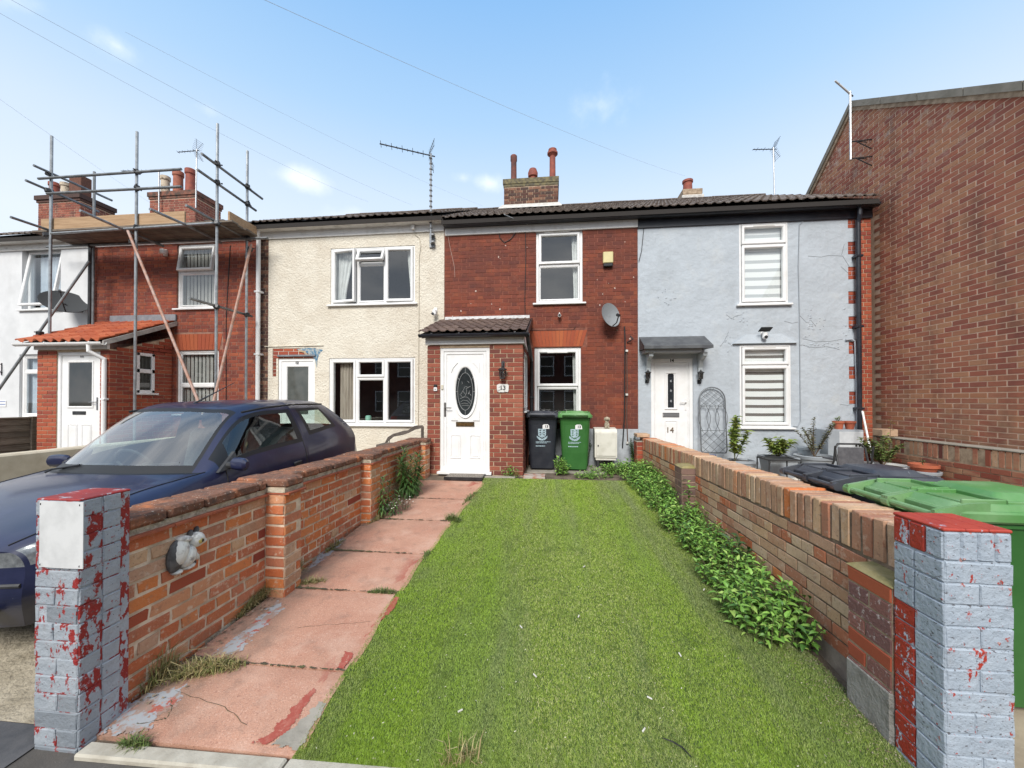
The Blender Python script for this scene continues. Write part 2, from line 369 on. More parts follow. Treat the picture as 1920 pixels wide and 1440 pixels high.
PEBBLE = M('cream pebbledash', (.72, .67, .57), (.65, .59, .49), 3, rough=.95, bump=1.0, bscale=30, bdist=.03, layers=[((.50, .43, .33), 42, .60, .72, .8), ((.5, .42, .32), 1.2, .56, .8, .35, (1, 1, .35))])
REND_W = M('white render', (.66, .67, .68), (.58, .59, .60), 2, rough=.9, bump=.3, bscale=40, layers=[((.42, .42, .41), 1.5, .58, .8, .4, (1, 1, .3))])
REND_G = M('blue grey render', (.43, .475, .52), (.39, .43, .47), 1.6, rough=.85, bump=.8, bscale=7, bdist=.03, layers=[((.33, .36, .385), 3.2, .52, .72, .45, (1, 1, .22)), ((.50, .52, .52), 2.1, .56, .74, .5), ((.36, .39, .42), 6, .58, .75, .5), ((.56, .59, .61), 20, .68, .74, .5)])
REND_C = M('cream render', (.58, .51, .39), (.48, .41, .30), 4, rough=.95, bump=.6, bscale=50, layers=[((.3, .26, .2), 16, .66, .8, .5)])
TILE = M('weathered concrete tile', (1, 1, 1), ramp=[(.115, .088, .074), (.088, .068, .058), (.145, .112, .092), (.10, .082, .072)], layers=[((.42, .39, .35), 26, .54, .68, .8), ((.02, .02, .018), 12, .56, .74, .6)], rough=.9, bump=.6, bscale=90)
TILEP = M('brown porch tile', (1, 1, 1), ramp=[(.13, .085, .070), (.105, .070, .060), (.16, .11, .09), (.12, .08, .07)], layers=[((.26, .21, .18), 22, .56, .72, .6), ((.05, .04, .035), 18, .58, .74, .6)], rough=.9, bump=.5)
TILEO = M('orange pantile', (1, 1, 1), ramp=[(.44, .11, .045), (.38, .09, .04), (.50, .15, .07), (.33, .08, .045)], layers=[((.18, .06, .04), 14, .58, .76, .6)], rough=.85, bump=.4)
SLATE = M('grey slate', (.16, .17, .19), (.24, .25, .27), 5, rough=.35, rnd=.25)
DARKIN = M('unlit room', (.022, .021, .02), (.035, .032, .03), 2, rough=.9)
FABW = M('net curtain', (.72, .72, .70), (.6, .6, .58), 6, rough=.9)
FABC = M('beige curtain', (.46, .40, .33), (.34, .29, .24), 9, rough=.9, stretch=(3, 3, .3))
FABG = M('translucent blind band', (.34, .34, .33), rough=.9)
VBLIND = M('vertical blind fabric', (.42, .41, .38), (.35, .34, .32), 6, rough=.9)
LEAD = M('lead flashing', (.16, .17, .19), (.22, .23, .25), 8, rough=.55)
CONC = M('old concrete', (.34, .31, .26), (.25, .23, .19), 7, rough=.95, bump=.7, bscale=60, layers=[((.12, .11, .09), 20, .62, .78, .6), ((.42, .40, .34), 12, .64, .76, .6)])
COPING = M('weathered stone coping', (.27, .25, .21), (.20, .185, .15), 5, rough=.95, bump=.6, bscale=50, layers=[((.38, .36, .30), 9, .6, .74, .6), ((.10, .10, .08), 15, .62, .78, .6)])
MOSS = M('mossy concrete', (.30, .25, .12), (.22, .19, .07), 9, rough=.95, bump=.9, bscale=70, layers=[((.16, .15, .05), 14, .58, .74, .7), ((.42, .38, .26), 25, .64, .76, .6)])
GALV = M('galvanised tube', (.36, .38, .39), (.25, .26, .27), 12, rough=.42, metal=.75, layers=[((.16, .15, .14), 20, .62, .8, .6)])
GALVD = M('dull scaffold tube', (.17, .18, .185), (.25, .26, .265), 9, rough=.5, metal=.7)
RUSTY = M('rust stained tube', (.42, .30, .26), (.36, .19, .13), 11, rough=.65, metal=.25)
WOOD_B = M('scaffold board', (.42, .28, .165), (.32, .20, .11), 5, rough=.85, stretch=(.4, 3, 6), bump=.4, layers=[((.16, .10, .06), 8, .62, .8, .6)])
WOOD_G = M('weathered fence wood', (.20, .165, .13), (.12, .095, .075), 7, rough=.9, stretch=(1, .6, 8), bump=.7, rnd=.25)
WOOD_D = M('dark aged wood', (.075, .060, .050), (.12, .10, .085), 12, rough=.8, bump=.5)
TERRA = M('terracotta pot', (.42, .115, .055), (.34, .09, .05), 9, rough=.8)
METALD = M('dark metal', (.03, .032, .035), (.05, .05, .052), 9, rough=.45, metal=.3)
ALU = M('aerial aluminium', (.40, .41, .42), (.30, .31, .32), 20, rough=.35, metal=.8)
CABLE = M('black cable', (.012, .012, .013), rough=.6)
WIRE = M('overhead wire', (.42, .46, .50), rough=.6)
BRASS = M('aged brass', (.32, .20, .08), (.18, .11, .05), 30, rough=.35, metal=.9)
CHROME = M('satin chrome', (.5, .5, .5), (.3, .3, .3), 30, rough=.25, metal=.95)
INK = M('black ink', (.012, .012, .013), rough=.6)
PANE = glass('window glass', (.93, .96, .96), 1.4, .006, .07)
PANEC = glass('car glass', (.80, .90, .87), 1.9, .01, .17)
PANED = glass('dark side glass', (.74, .84, .80), 1.3, .01, .05)
# ------------------------------------------------------------------ masonry
_bc = {}
def brick_mesh(L, h, proud, ch, mat, irr=0, var=0, back=.012):
    L = round(L, 3); h = round(h, 4)
    k = (L, h, proud, ch, mat.name, irr, var)
    if k in _bc: return _bc[k]
    a, c = L / 2, h / 2
    r = random.Random(hash((L, h, var)) & 0xffff)
    def rectv(y, d): return [(-a + d, y, -c + d), (a - d, y, -c + d), (a - d, y, c - d), (-a + d, y, c - d)]
    v = rectv(back, 0) + rectv(-proud + ch, 0) + rectv(-proud, ch)
    if irr:
        # worn old brick: corners knocked off, faces bowed
        v2 = []
        for i, p in enumerate(v):
            s = irr * (0 if i < 4 else 1)
            v2.append((p[0] + r.uniform(-s, s), p[1] + r.uniform(-s, s) * .45, p[2] + r.uniform(-s, s) * .6))
        v = v2
    f = [(8, 9, 10, 11)]
    for i in (0, 4):
        for q in range(4): f.append((i + q, i + (q + 1) % 4, i + 4 + (q + 1) % 4, i + 4 + q))
    _bc[k] = mesh('brick', v, f, mat); return _bc[k]
def cut(iv, a, b):
    o = []
    for s, e in iv:
        if b <= s or a >= e: o.append((s, e)); continue
        if a > s: o.append((s, a))
        if b < e: o.append((b, e))
    return o
def bricks(parent, O, ang, u0, u1, z0, z1, mat, holes=(), top=None, course=.075, L=.215, gap=.010, proud=.008, ch=.003,
           bond='stretch', limit=300, hide=(), jit=.0015, irr=0, name='brick', drop=None, seed=1, mats=None, slope=0, skipstuff=False):
    """lay bricks on a wall plane: O = (x, y) where u = 0, outward normal (sin ang, -cos ang)"""
    r = random.Random(seed)
    ca, sa = math.cos(ang), math.sin(ang)
    P = []
    nc = int(round((z1 - z0) / course))
    for i in range(nc):
        zc = z0 + (i + .5) * course
        iv = [(u0, u1)]
        for hu0, hu1, hz0, hz1 in holes:
            if hz0 - .012 < zc < hz1 + .012: iv = cut(iv, hu0, hu1)
        if bond == 'flemish': seq = [L, (L - gap) / 2]; off = (i % 2) * (L * .75 + gap)
        elif bond == 'garden' and i % 4 == 3: seq = [(L - gap) / 2]; off = .06
        elif bond == 'header': seq = [(L - gap) / 2]; off = (i % 2) * L * .25
        else: seq = [L]; off = (i % 2) * (L + gap) / 2 + (r.uniform(-.02, .02) if irr else 0)
        u = u0 - off - L; k = 0
        while u < u1:
            l = seq[k % len(seq)]; k += 1
            for s, e in iv:
                a, b = max(u, s), min(u + l, e)
                if b - a > .045:
                    if 0 < e - b < .056: b = e          # no slivers: the closer is cut with its neighbour
                    if 0 < a - s < .056: a = s
                    uc = (a + b) / 2
                    zz = zc + slope * (uc - u0)
                    if top and zz + course * .4 > top(uc): continue
                    x, y = O[0] + ca * uc, O[1] + sa * uc
                    if drop and drop(x, y, zz): continue
                    P.append((uc, zz, b - a))
            u += l + gap
    h = course - gap
    sc = []
    for j, (uc, zc, l) in enumerate(P):
        x, y = O[0] + ca * uc, O[1] + sa * uc
        q = proj((x, y, zc)); s = 0
        if q and -8 < q[0] < 1928 and -8 < q[1] < 1448 and not any(a < q[0] < c and b < q[1] < d for a, b, c, d in hide):
            nx, ny = sa, -ca
            vx, vy = -x, -y
            s = l * h / q[2] ** 2 * max(.02, (nx * vx + ny * vy) / math.hypot(vx, vy))
        sc.append((s, j))
    sc.sort(reverse=True)
    keep = {j for s, j in sc[:limit] if s > 0}
    V, F, n = [], [], 0
    for j, (uc, zc, l) in enumerate(P):
        m = mat if not mats else r.choices([a for a, _ in mats], [b for _, b in mats])[0]
        var = r.randrange(5) if irr else 0
        lq = round(l / .012) * .012 if irr else round(l, 2)
        me = brick_mesh(min(lq, l), h * (1 if not irr else r.choice((1, .97))), proud, ch, m, irr, var)
        x = O[0] + ca * uc + sa * r.uniform(-jit, jit); y = O[1] + sa * uc - ca * r.uniform(-jit, jit)
        tilt = r.uniform(-1, 1) * (.02 if irr else .003) + math.atan(slope) * (1)
        if j in keep:
            o = link(name, me, parent, (x, y, zc)); o.rotation_euler = (0, -tilt, ang)
        elif not skipstuff:
            mt = Matrix.Translation((x, y, zc)) @ Matrix.Rotation(ang, 4, 'Z') @ Matrix.Rotation(-tilt, 4, 'Y')
            vs = [mt @ v.co for v in me.vertices]; V += [tuple(v) for v in vs]
            F += [tuple(i + n for i in p.vertices) for p in me.polygons]; n += len(vs)
    if V:
        a = np.array(V); c = (a.min(0) + a.max(0)) / 2
        o = link('brickwork', mesh('brickwork', (a - c).tolist(), F, mat), parent, c); o['kind'] = 'stuff'
def facade(parent, name, x0, x1, z0, z1, Y, holes, mat, th=.24):
    xs = sorted({x0, x1, *[h[0] for h in holes], *[h[1] for h in holes]}); zs = sorted({z0, z1, *[h[2] for h in holes], *[h[3] for h in holes]})
    xs = [x for x in xs if x0 <= x <= x1]; zs = [z for z in zs if z0 <= z <= z1]
    mb = MB()
    for a, b in zip(xs, xs[1:]):
        for c, d in zip(zs, zs[1:]):
            mx_, mz = (a + b) / 2, (c + d) / 2
            if any(h[0] < mx_ < h[1] and h[2] < mz < h[3] for h in holes): continue
            mb.add([(a, Y, c), (b, Y, c), (b, Y, d), (a, Y, d)], [(0, 1, 2, 3)])
    for h in holes:
        t = h[4] if len(h) > 4 else th
        a, b, c, d = h[:4]
        mb.add([(a, Y, c), (a, Y + t, c), (a, Y + t, d), (a, Y, d)], [(0, 1, 2, 3)])
        mb.add([(b, Y, c), (b, Y + t, c), (b, Y + t, d), (b, Y, d)], [(3, 2, 1, 0)])
        mb.add([(a, Y, c), (b, Y, c), (b, Y + t, c), (a, Y + t, c)], [(0, 1, 2, 3)])
        mb.add([(a, Y, d), (b, Y, d), (b, Y + t, d), (a, Y + t, d)], [(3, 2, 1, 0)])
        if len(h) > 5: mb.add([(a, Y + t, c), (b, Y + t, c), (b, Y + t, d), (a, Y + t, d)], [(0, 1, 2, 3)])
    # the other three sides and the top of the storey box
    mb.add([(x0, Y, z0), (x0, Y + 7, z0), (x0, Y + 7, z1), (x0, Y, z1)], [(0, 1, 2, 3)])
    mb.add([(x1, Y, z0), (x1, Y + 7, z0), (x1, Y + 7, z1), (x1, Y, z1)], [(3, 2, 1, 0)])
    mb.add([(x0, Y + 7, z0), (x1, Y + 7, z0), (x1, Y + 7, z1), (x0, Y + 7, z1)], [(0, 1, 2, 3)])
    return mb.build(name, mat, parent)
def bx(px0, py0, px1, py1, Y):
    a, b = aty((px0), (py0 + py1) / 2, Y), aty(px1, (py0 + py1) / 2, Y)
    t, u = aty((px0 + px1) / 2, py0, Y), aty((px0 + px1) / 2, py1, Y)
    return a.x, b.x, u.z, t.z
def wavy(mb, x0, x1, z0, z1, y, amp=.02, n=7, gather=0, ph=0, drape=0):
    k = n * 6; vs, fs = [], []
    for i in range(k + 1):
        t = i / k
        for zi in range(6):
            q = zi / 5
            x = x0 + (x1 - x0) * t
            if drape: x = x0 + (x1 - x0) * t * (1 - drape * math.sin(q * math.pi * .5) ** 2) if drape > 0 else x1 + (x0 - x1) * (1 - t) * (1 + drape * math.sin(q * math.pi * .5) ** 2)
            vs.append((x, y + amp * math.sin(t * n * 2 * math.pi + ph + q * .6) * (1 + .3 * math.sin(5 * q + t * 9)), z1 + (z0 - z1) * q))
    for i in range(k):
        for zi in range(5): fs.append((i * 6 + zi, i * 6 + zi + 1, i * 6 + zi + 7, i * 6 + zi + 6))
    return mb.add(vs, fs)
def window(house, x0, x1, z0, z1, Y, sashes, inset=.05, fw=.042, sill=True, fill=(), name='window', label=None, room=.9, mat=None, sillout=.06, pane=None):
    mat = mat or UPVC; pane = pane or PANE
    y = Y + inset
    f = MB(); f.ring(x0, x1, z0, z1, y, y + .07, fw)
    sub = []
    ix0, ix1, iz0, iz1 = x0 + fw * .7, x1 - fw * .7, z0 + fw * .7, z1 - fw * .7
    for sdef in sashes:
        u0, u1, v0, v1, kind = sdef[:5]; op = sdef[5] if len(sdef) > 5 else 0
        a, b = ix0 + (ix1 - ix0) * u0, ix0 + (ix1 - ix0) * u1
        d, c = iz1 - (iz1 - iz0) * v0, iz1 - (iz1 - iz0) * v1
        if u0 > .01: f.box(a - .026, a + .026, y + .003, y + .066, c, d)
        if v0 > .01: f.box(a + .027, b - .027, y + .004, y + .065, d - .024, d + .024)
        sub.append((a, b, c, d, kind, op))
    w = f.build(name, mat, house)
    if label: w['label'] = label
    for a, b, c, d, kind, op in sub:
        def tr(p, a=a, b=b, d=d, kind=kind, op=op):
            if not op: return p
            yy = y - .02
            if kind == 'top':
                q = Matrix.Rotation(-op, 3, 'X') @ (p - Vector((0, yy, d))); return q + Vector((0, yy, d))
            px = a if kind == 'left' else b
            q = Matrix.Rotation(op if kind == 'right' else -op, 3, 'Z') @ (p - Vector((px, yy, 0))); return q + Vector((px, yy, 0))
        sw = .05 if kind != 'fixed' else .03
        e = .016 if kind != 'fixed' else .022
        s = MB(); s.ring(a + e, b - e, c + e, d - e, y - (.02 if kind != 'fixed' else -.008), y + .045, sw, .014, tr=tr)
        so_ = s.build('sash', mat, w)
        q = MB(); i = e + sw - .004
        q.add([(a + i, y + .02, c + i), (b - i, y + .02, c + i), (b - i, y + .02, d - i), (a + i, y + .02, d - i)], [(0, 1, 2, 3)], tr)
        q.build('pane', pane, w)
    if sill:
        s = MB(); s.box(x0 - .06, x1 + .06, Y - sillout, y + .03, z0 - .035, z0 - .002, .006); s.build('sill', mat, w)
    if room:
        r = MB(); yb = Y + .245; e = .35
        r.add([(x0 - e, yb, z0 - e), (x1 + e, yb, z0 - e), (x1 + e, yb, z1 + e * .6), (x0 - e, yb, z1 + e * .6),
               (x0 - e, yb + room, z0 - e), (x1 + e, yb + room, z0 - e), (x1 + e, yb + room, z1 + e * .6), (x0 - e, yb + room, z1 + e * .6)],
              [(4, 5, 6, 7), (0, 4, 7, 3), (1, 2, 6, 5), (0, 1, 5, 4), (3, 7, 6, 2)])
        r.build('room', DARKIN, w)
    yi = Y + inset + .085
    for fl in fill:
        k = fl[0]; mb = MB()
        W_, H_ = ix1 - ix0, iz1 - iz0
        if k == 'drape':   # ('drape', u0, u1, gather, mat)
            wavy(mb, ix0 + W_ * fl[1], ix0 + W_ * fl[2], iz0, iz1, yi + .03, .016, fl[5] if len(fl) > 5 else 4, drape=fl[3]); mb.build('curtain', fl[4], w, smooth=True)
        elif k == 'zebra':
            z = iz1; i = 0
            while z > iz0 + .01:
                hgt = fl[2] if i % 2 else fl[1]; zz = max(iz0, z - hgt)
                mb.cm = i % 2
                sag = .004
                mb.add([(ix0, yi, zz), ((ix0 + ix1) / 2, yi - .004, zz - sag), (ix1, yi, zz), (ix1, yi, z), ((ix0 + ix1) / 2, yi - .004, z - sag), (ix0, yi, z)], [(0, 1, 4, 5), (1, 2, 3, 4)])
                z = zz; i += 1
            mb.build('blind', [fl[3] if len(fl) > 3 else FABG, FABB], w)
        elif k == 'vertical':
            n = fl[1]; st = W_ / n
            for i in range(n):
                xx = ix0 + st * (i + .5); t = .5 + R.uniform(-.15, .15)
                mb.add([(xx - st * .36, yi - .02 * t, iz0), (xx + st * .18, yi + .02 * t, iz0), (xx + st * .18, yi + .02 * t, iz1), (xx - st * .36, yi - .02 * t, iz1)], [(0, 1, 2, 3)])
            mb.build('blind', VBLIND, w)
    return w
def gutter(parent, x0, x1, Y, z, mat, r=.055, clips=5, name='gutter'):
    mb = MB(); n = 10
    secs = []
    for x in (x0, x1):
        q = [(x, Y - r * math.cos(math.pi * k / n) , z - r * math.sin(math.pi * k / n)) for k in range(n + 1)]
        q += [(x, Y - (r - .006) * math.cos(math.pi * k / n), z - (r - .006) * math.sin(math.pi * k / n)) for k in range(n, -1, -1)]
        secs.append(q)
    mb.loft(secs)
    for i in range(clips):
        x = x0 + (x1 - x0) * (i + .5) / clips
        q = [[(xx, Y - (r + .005) * math.cos(math.pi * k / n), z + .006 - (r + .008) * math.sin(math.pi * k / n)) for k in range(n + 1)] + [(xx, Y + r + .004, z + .012), (xx, Y - r - .004, z + .012)] for xx in (x - .014, x + .014)]
        mb.loft(q)
    return mb.build(name, mat, parent)
# ------------------------------------------------------------------ roof tiles
def tile_mesh(kind, wid, ln, mat):
    vs, fs = [], []
    if kind == 'roll':      # concrete double roman: two rolls
        xs = [i / 16 for i in range(17)]
        hgt = lambda t: .024 * max(0, math.cos((t * 2 % 1 - .30) * 2 * math.pi * .9)) ** 1.2 if abs(t * 2 % 1 - .3) < .28 else 0
    elif kind == 'pan':     # S-shaped pantile
        xs = [i / 12 for i in range(13)]
        hgt = lambda t: .030 * math.sin(t * 2 * math.pi * 1.0 + .6)
    else:
        xs = [0, 1]; hgt = lambda t: 0
    th = .014 if kind != 'flat' else .007
    n = len(xs)
    for s in (0, ln):
        for t in xs: vs.append(((t - .5) * wid, s, hgt(t) + th))
    for t in xs: vs.append(((t - .5) * wid, 0, hgt(t) - .004))
    for i in range(n - 1):
        fs.append((i, i + 1, n + i + 1, n + i)); fs.append((2 * n + i, 2 * n + i + 1, i + 1, i))
    fs.append((0, n, 2 * n)); fs.append((n - 1, 3 * n - 1, 2 * n - 1))
    return mesh('tile', vs, fs, mat)
def tiled(parent, x0, x1, yE, zE, yR, zR, kind, wid, gauge, mat, name='tile', hide=None, seed=3, lap=.09, x0t=None):
    r = random.Random(seed)
    pit = math.atan2(zR - zE, yR - yE); sl = math.hypot(zR - zE, yR - yE)
    nx = max(1, round((x1 - x0) / wid)); ny = max(1, math.ceil(sl / gauge - .02)); w = (x1 - x0) / nx
    me = tile_mesh(kind, w * 1.0, gauge + lap, mat)
    me2 = tile_mesh(kind, w * 1.0, sl - (ny - 1) * gauge, mat)
    lift = math.atan2(.022 if kind != 'flat' else .01, gauge)
    for j in range(ny):
        s = j * gauge
        for i in range(nx):
            x = x0 + w * (i + .5)
            y, z = yE + s * math.cos(pit), zE + s * math.sin(pit) + .022
            if hide and hide(x, y, z): continue
            o = link(name, me if j < ny - 1 else me2, parent, (x + r.uniform(-.004, .004), y + r.uniform(-.008, .008), z + r.uniform(0, .005)))
            o.rotation_euler = (pit - lift + r.uniform(-.012, .012), r.uniform(-.008, .008), r.uniform(-.012, .012))
def roof(house, x0, x1, yE=7.27, zE=4.76, yR=11.0, zR=6.72, mat=None, kind='roll', hide=None, seed=1, wid=.30, gauge=.325, ridge=True, verge=False):
    mb = MB()
    t = .10
    mb.prism([(x0, yE + .03, zE - .02), (x0, yR, zR - .01), (x0, 2 * yR - yE, zE - .02), (x0, 2 * yR - yE, zE - t), (x0, yR, zR - t), (x0, yE + .03, zE - t)], (x1 - x0, 0, 0))
    mb.prism([(x0 + .001, 7.6, 4.4), (x0 + .001, 7.6, zE + .02), (x0 + .001, yR, zR - t - .01), (x0 + .001, 14.4, 4.9), (x0 + .001, 14.4, 4.5)], (.1, 0, 0))
    mb.prism([(x1 - .101, 7.6, 4.4), (x1 - .101, 7.6, zE + .02), (x1 - .101, yR, zR - t - .01), (x1 - .101, 14.4, 4.9), (x1 - .101, 14.4, 4.5)], (.1, 0, 0))
    rf = mb.build('roof', M('roof underlay', (.03, .026, .024), rough=.95) if 'roof underlay' not in bpy.data.materials else bpy.data.materials['roof underlay'], house)
    tiled(rf, x0, x1, yE, zE, yR - .05, zR - .03, kind, wid, gauge, mat, hide=hide, seed=seed)
    if ridge:
        n = max(1, round((x1 - x0) / .45)); w = (x1 - x0) / n
        q = MB(); k = 8
        q.loft([[(xx, -.13 * math.cos(math.pi * a / k), .055 * math.sin(math.pi * a / k) + .012) for a in range(k + 1)] + [(xx, .11, -.01), (xx, -.11, -.01)] for xx in (-w / 2 + .003, w / 2 - .003)])
        me = mesh('ridge_tile', q.v, q.f, mat)
        for i in range(n):
            o = link('ridge_tile', me, rf, (x0 + w * (i + .5), yR, zR - .01 + R.uniform(-.004, .008))); o.rotation_euler = (0, R.uniform(-.012, .012), 0)
    return rf
FABB = M('white blind fabric', (.86, .86, .85), rough=.9)
def pot(ch, c, h, r, mat, kind='roll', name='pot'):
    mb = MB()
    if kind == 'crown': prof = [(r * 1.0, 0), (r * .92, h * .15), (r * .86, h * .8), (r * 1.15, h * .84), (r * 1.55, h * .87), (r * 1.55, h * .92), (r * 1.2, h * .95), (r * 1.25, h), (r * .8, h), (r * .75, h * .9)]
    elif kind == 'cap': prof = [(r, 0), (r * .95, h * .5), (r * 1.35, h * .55), (r * 1.4, h * .75), (r * 1.0, h * .95), (.001, h)]
    else: prof = [(r * 1.1, 0), (r, h * .06), (r * .93, h * .8), (r * 1.12, h * .84), (r * 1.12, h * .98), (r * .95, h), (r * .8, h), (r * .75, h * .8)]
    mb.lathe(prof, c, 18); return mb.build(name, mat, ch, smooth=True)
def chimney(house, x0, x1, y0, y1, z0, z1, mat, mort, over=.05, name='chimney', bandmat=None):
    mb = MB(); mb.box(x0, x1, y0, y1, z0, z1)
    c = mb.build(name, mort, house)
    nb = int((z1 - z0) / .075)
    zt = z1
    for k, e in ((0, over), (1, over * .5)):      # oversailing top courses
        q = MB(); q.box(x0 - e, x1 + e, y0 - e, y1 + e, zt - .075 * (k + 1) - .03, zt - .075 * k + (.03 if k == 0 else -.033)); q.build('cap', bandmat or mort, c)
    zb = z1 - .21 
    n = max(1, int((zb - z0) / .075))
    bricks(c, (x0, y0), 0, 0, x1 - x0, zb - n * .075, zb, mat, bond='flemish', seed=5, limit=90)
    bricks(c, (x1, y0), rad(90), 0, y1 - y0, zb - n * .075, zb, mat, bond='flemish', seed=6, limit=60)
    return c
# ------------------------------------------------------------------ ground
def sheet(name, x0, x1, y0, y1, dz, mat, kind='structure', parent=None, xf=None, nx=1):
    ys = sorted({y0, y1, *[b for b in (1.5, 1.2, 0, 6.4, -.2) if y0 < b < y1]})
    if y1 - y0 < 30:
        k = max(1, int((y1 - y0) / .5)); ys = sorted(set(ys) | {y0 + (y1 - y0) * i / k for i in range(k + 1)})
    vs, fs = [], []
    for y in ys:
        for i in range(nx + 1):
            a, b = (xf(y) if xf else (x0, x1)); vs.append((a + (b - a) * i / nx, y, g(y) + dz))
    for j in range(len(ys) - 1):
        for i in range(nx): 
            q = j * (nx + 1) + i; fs.append((q, q + 1, q + nx + 2, q + nx + 1))
    o = link(name, mesh(name, vs, fs, mat), parent)
    if kind: o['kind'] = kind
    return o
SOIL = M('trodden soil and grit', (.17, .13, .095), (.09, .07, .05), 5, rough=1, bump=1, bscale=45, bdist=.012, layers=[((.30, .26, .20), 40, .6, .75, .7), ((.05, .06, .02), 7, .6, .75, .6)])
TARMAC = M('worn tarmac', (.085, .078, .072), (.06, .055, .05), 4, rough=.95, bump=.8, bscale=130, layers=[((.20, .18, .16), 60, .62, .74, .7), ((.14, .12, .10), 2.5, .5, .75, .6)])
sheet('ground', -300, 300, -300, 400, -.012, SOIL)
sheet('pavement', -60, 60, -2.2, 1.52, -.004, TARMAC)
sheet('road', -60, 60, -9.5, -2.25, -.05 + .046, M('road tarmac', (.06, .06, .06), (.05, .05, .05), 5, rough=.95))
# forecourt of the cream house, where the car stands
FORE = M('ribbed concrete drive', (.42, .37, .28), (.30, .26, .19), 6, rough=.95, bump=1, bscale=28, bdist=.02, layers=[((.52, .47, .38), 24, .58, .74, .7), ((.14, .12, .09), 11, .62, .8, .6)])
sheet('driveway', -6.0, -2.42, 1.62, 7.5, 0, FORE)
o = sheet('drive_apron', -6.0, -2.32, 1.42, 1.615, .003, M('dark drive slab', (.055, .058, .065), (.09, .09, .095), 7, rough=.8, bump=.5))
sheet('yard', 1.83, 5.49, 1.55, 7.5, 0, M('sandstone flags', (.36, .30, .22), (.26, .215, .155), 3, rough=.9, bump=.5, bscale=30, layers=[((.25, .2, .14), 9, .6, .78, .6), ((.6, .53, .42), 22, .62, .76, .5)]))
# white gravel strip along the grey house
gr = random.Random(5); V, F = [], []
for i in range(2600):
    y = 6.0 + gr.random() * 1.2; x = 2.2 + gr.random() * 2.2
    if y < 6.35 and gr.random() < .6: continue
    s = gr.uniform(.010, .024); n = len(V); a = gr.uniform(0, 6.3); z = g(y) + s * .35
    for k in range(5): V.append((x + s * math.cos(a + k * 1.257) * gr.uniform(.7, 1.1), y + s * math.sin(a + k * 1.257) * gr.uniform(.7, 1.1), z))
    V.append((x, y, z + s * .7))
    F += [(n + k, n + (k + 1) % 5, n + 5) for k in range(5)]
o = link('gravel', mesh('gravel', V, F, M('white gravel', (.60, .56, .50), (.45, .41, .36), 40, rough=.9, rnd=.25))); o['kind'] = 'stuff'
# ------------------------------------------------------------------ lawn
LX0 = lambda y: -1.135 - .05 * math.sin((y - 1.6) * 1.1) + .012 * math.sin(y * 9)
LX1 = 1.50
sheet('lawn', LX0(3), LX1, 1.60, 6.16, .006, M('turf backing', (.05, .08, .018), (.07, .11, .024), 12, rough=1), xf=lambda y: (LX0(y), LX1))
def grass(name, n, x0, x1, y0, y1, hmin, hmax, wid, mat, seed, dens=None, dz=.006, xf=None):
    rs = np.random.RandomState(seed)
    x = rs.uniform(x0, x1, n)
    # closer to the camera more and finer blades
    t = rs.uniform(0, 1, n); y = y0 + (y1 - y0) * t ** 1.55
    if xf is not None:
        k = np.array([xf(v) for v in np.linspace(y0, y1, 200)]); xm = np.interp(y, np.linspace(y0, y1, 200), k); m = x > xm; x, y = x[m], y[m]
    n = len(x)
    z = np.where(y >= 6.4, 0, -.064 * (6.4 - y)) + dz
    near = np.clip((y - 1.5) / 4.5, 0, 1)
    w = wid * (.7 + 1.2 * near) * rs.uniform(.7, 1.3, n); h = rs.uniform(hmin, hmax, n)
    a = rs.uniform(0, 2 * np.pi, n); lean = rs.uniform(.3, 1.5, n); b = rs.uniform(0, 2 * np.pi, n)
    # nap of the artificial turf: combed in broad swathes
    comb = .8 * np.sin(x * 2.1 + .6 * np.sin(y * 1.3)) 
    b = np.where(rs.uniform(0, 1, n) < .55, comb + rs.normal(0, .9, n) + np.pi / 2, b)
    dx, dy = np.cos(a) * w / 2, np.sin(a) * w / 2
    ex, ey = np.cos(b) * h * np.sin(lean), np.sin(b) * h * np.sin(lean); ez = h * np.cos(lean) * .9 + .002
    v = np.zeros((n, 3, 3))
    v[:, 0] = np.stack([x - dx, y - dy, z], 1); v[:, 1] = np.stack([x + dx, y + dy, z], 1); v[:, 2] = np.stack([x + ex, y + ey, z + ez], 1)
    me = bpy.data.meshes.new(name)
    me.vertices.add(n * 3); me.vertices.foreach_set('co', v.reshape(-1))
    me.loops.add(n * 3); me.loops.foreach_set('vertex_index', np.arange(n * 3, dtype=np.int32))
    me.polygons.add(n); me.polygons.foreach_set('loop_start', np.arange(0, n * 3, 3, dtype=np.int32)); me.polygons.foreach_set('loop_total', np.full(n, 3, dtype=np.int32))
    me.materials.append(mat); me.update(calc_edges=True)
    o = link(name, me); o['kind'] = 'stuff'
    return o
TURF = M('artificial turf', (1, 1, 1), ramp=[(0.192, 0.281, 0.032), (0.254, 0.347, 0.046), (0.124, 0.193, 0.021), (0.335, 0.402, 0.095), (0.211, 0.297, 0.038), (0.422, 0.440, 0.179), (0.149, 0.231, 0.025)], rough=.55, spec=.35,
         layers=[((.20, .235, .105), 1.5, .46, .60, .75, (1.6, .16, 1)), ((.225, .36, .024), 1.0, .45, .60, .75, (1.4, .2, 1)), ((.07, .115, .02), 5, .54, .74, .6), ((.05, .085, .015), 55, .54, .68, .6), ((.08, .12, .03), 1.2, .40, .6, .5, (1, 1, 1), 'MIX', (0, 1.0, 1.45)), ((.20, .22, .10), 2.2, .42, .62, .6, (1, 1, 1), 'MIX', (0, -.75, -1.1))])
grass('grass', 620000, -1.25, LX1 + .02, 1.57, 6.17, .006, .017, .0040, TURF, 3, xf=LX0)
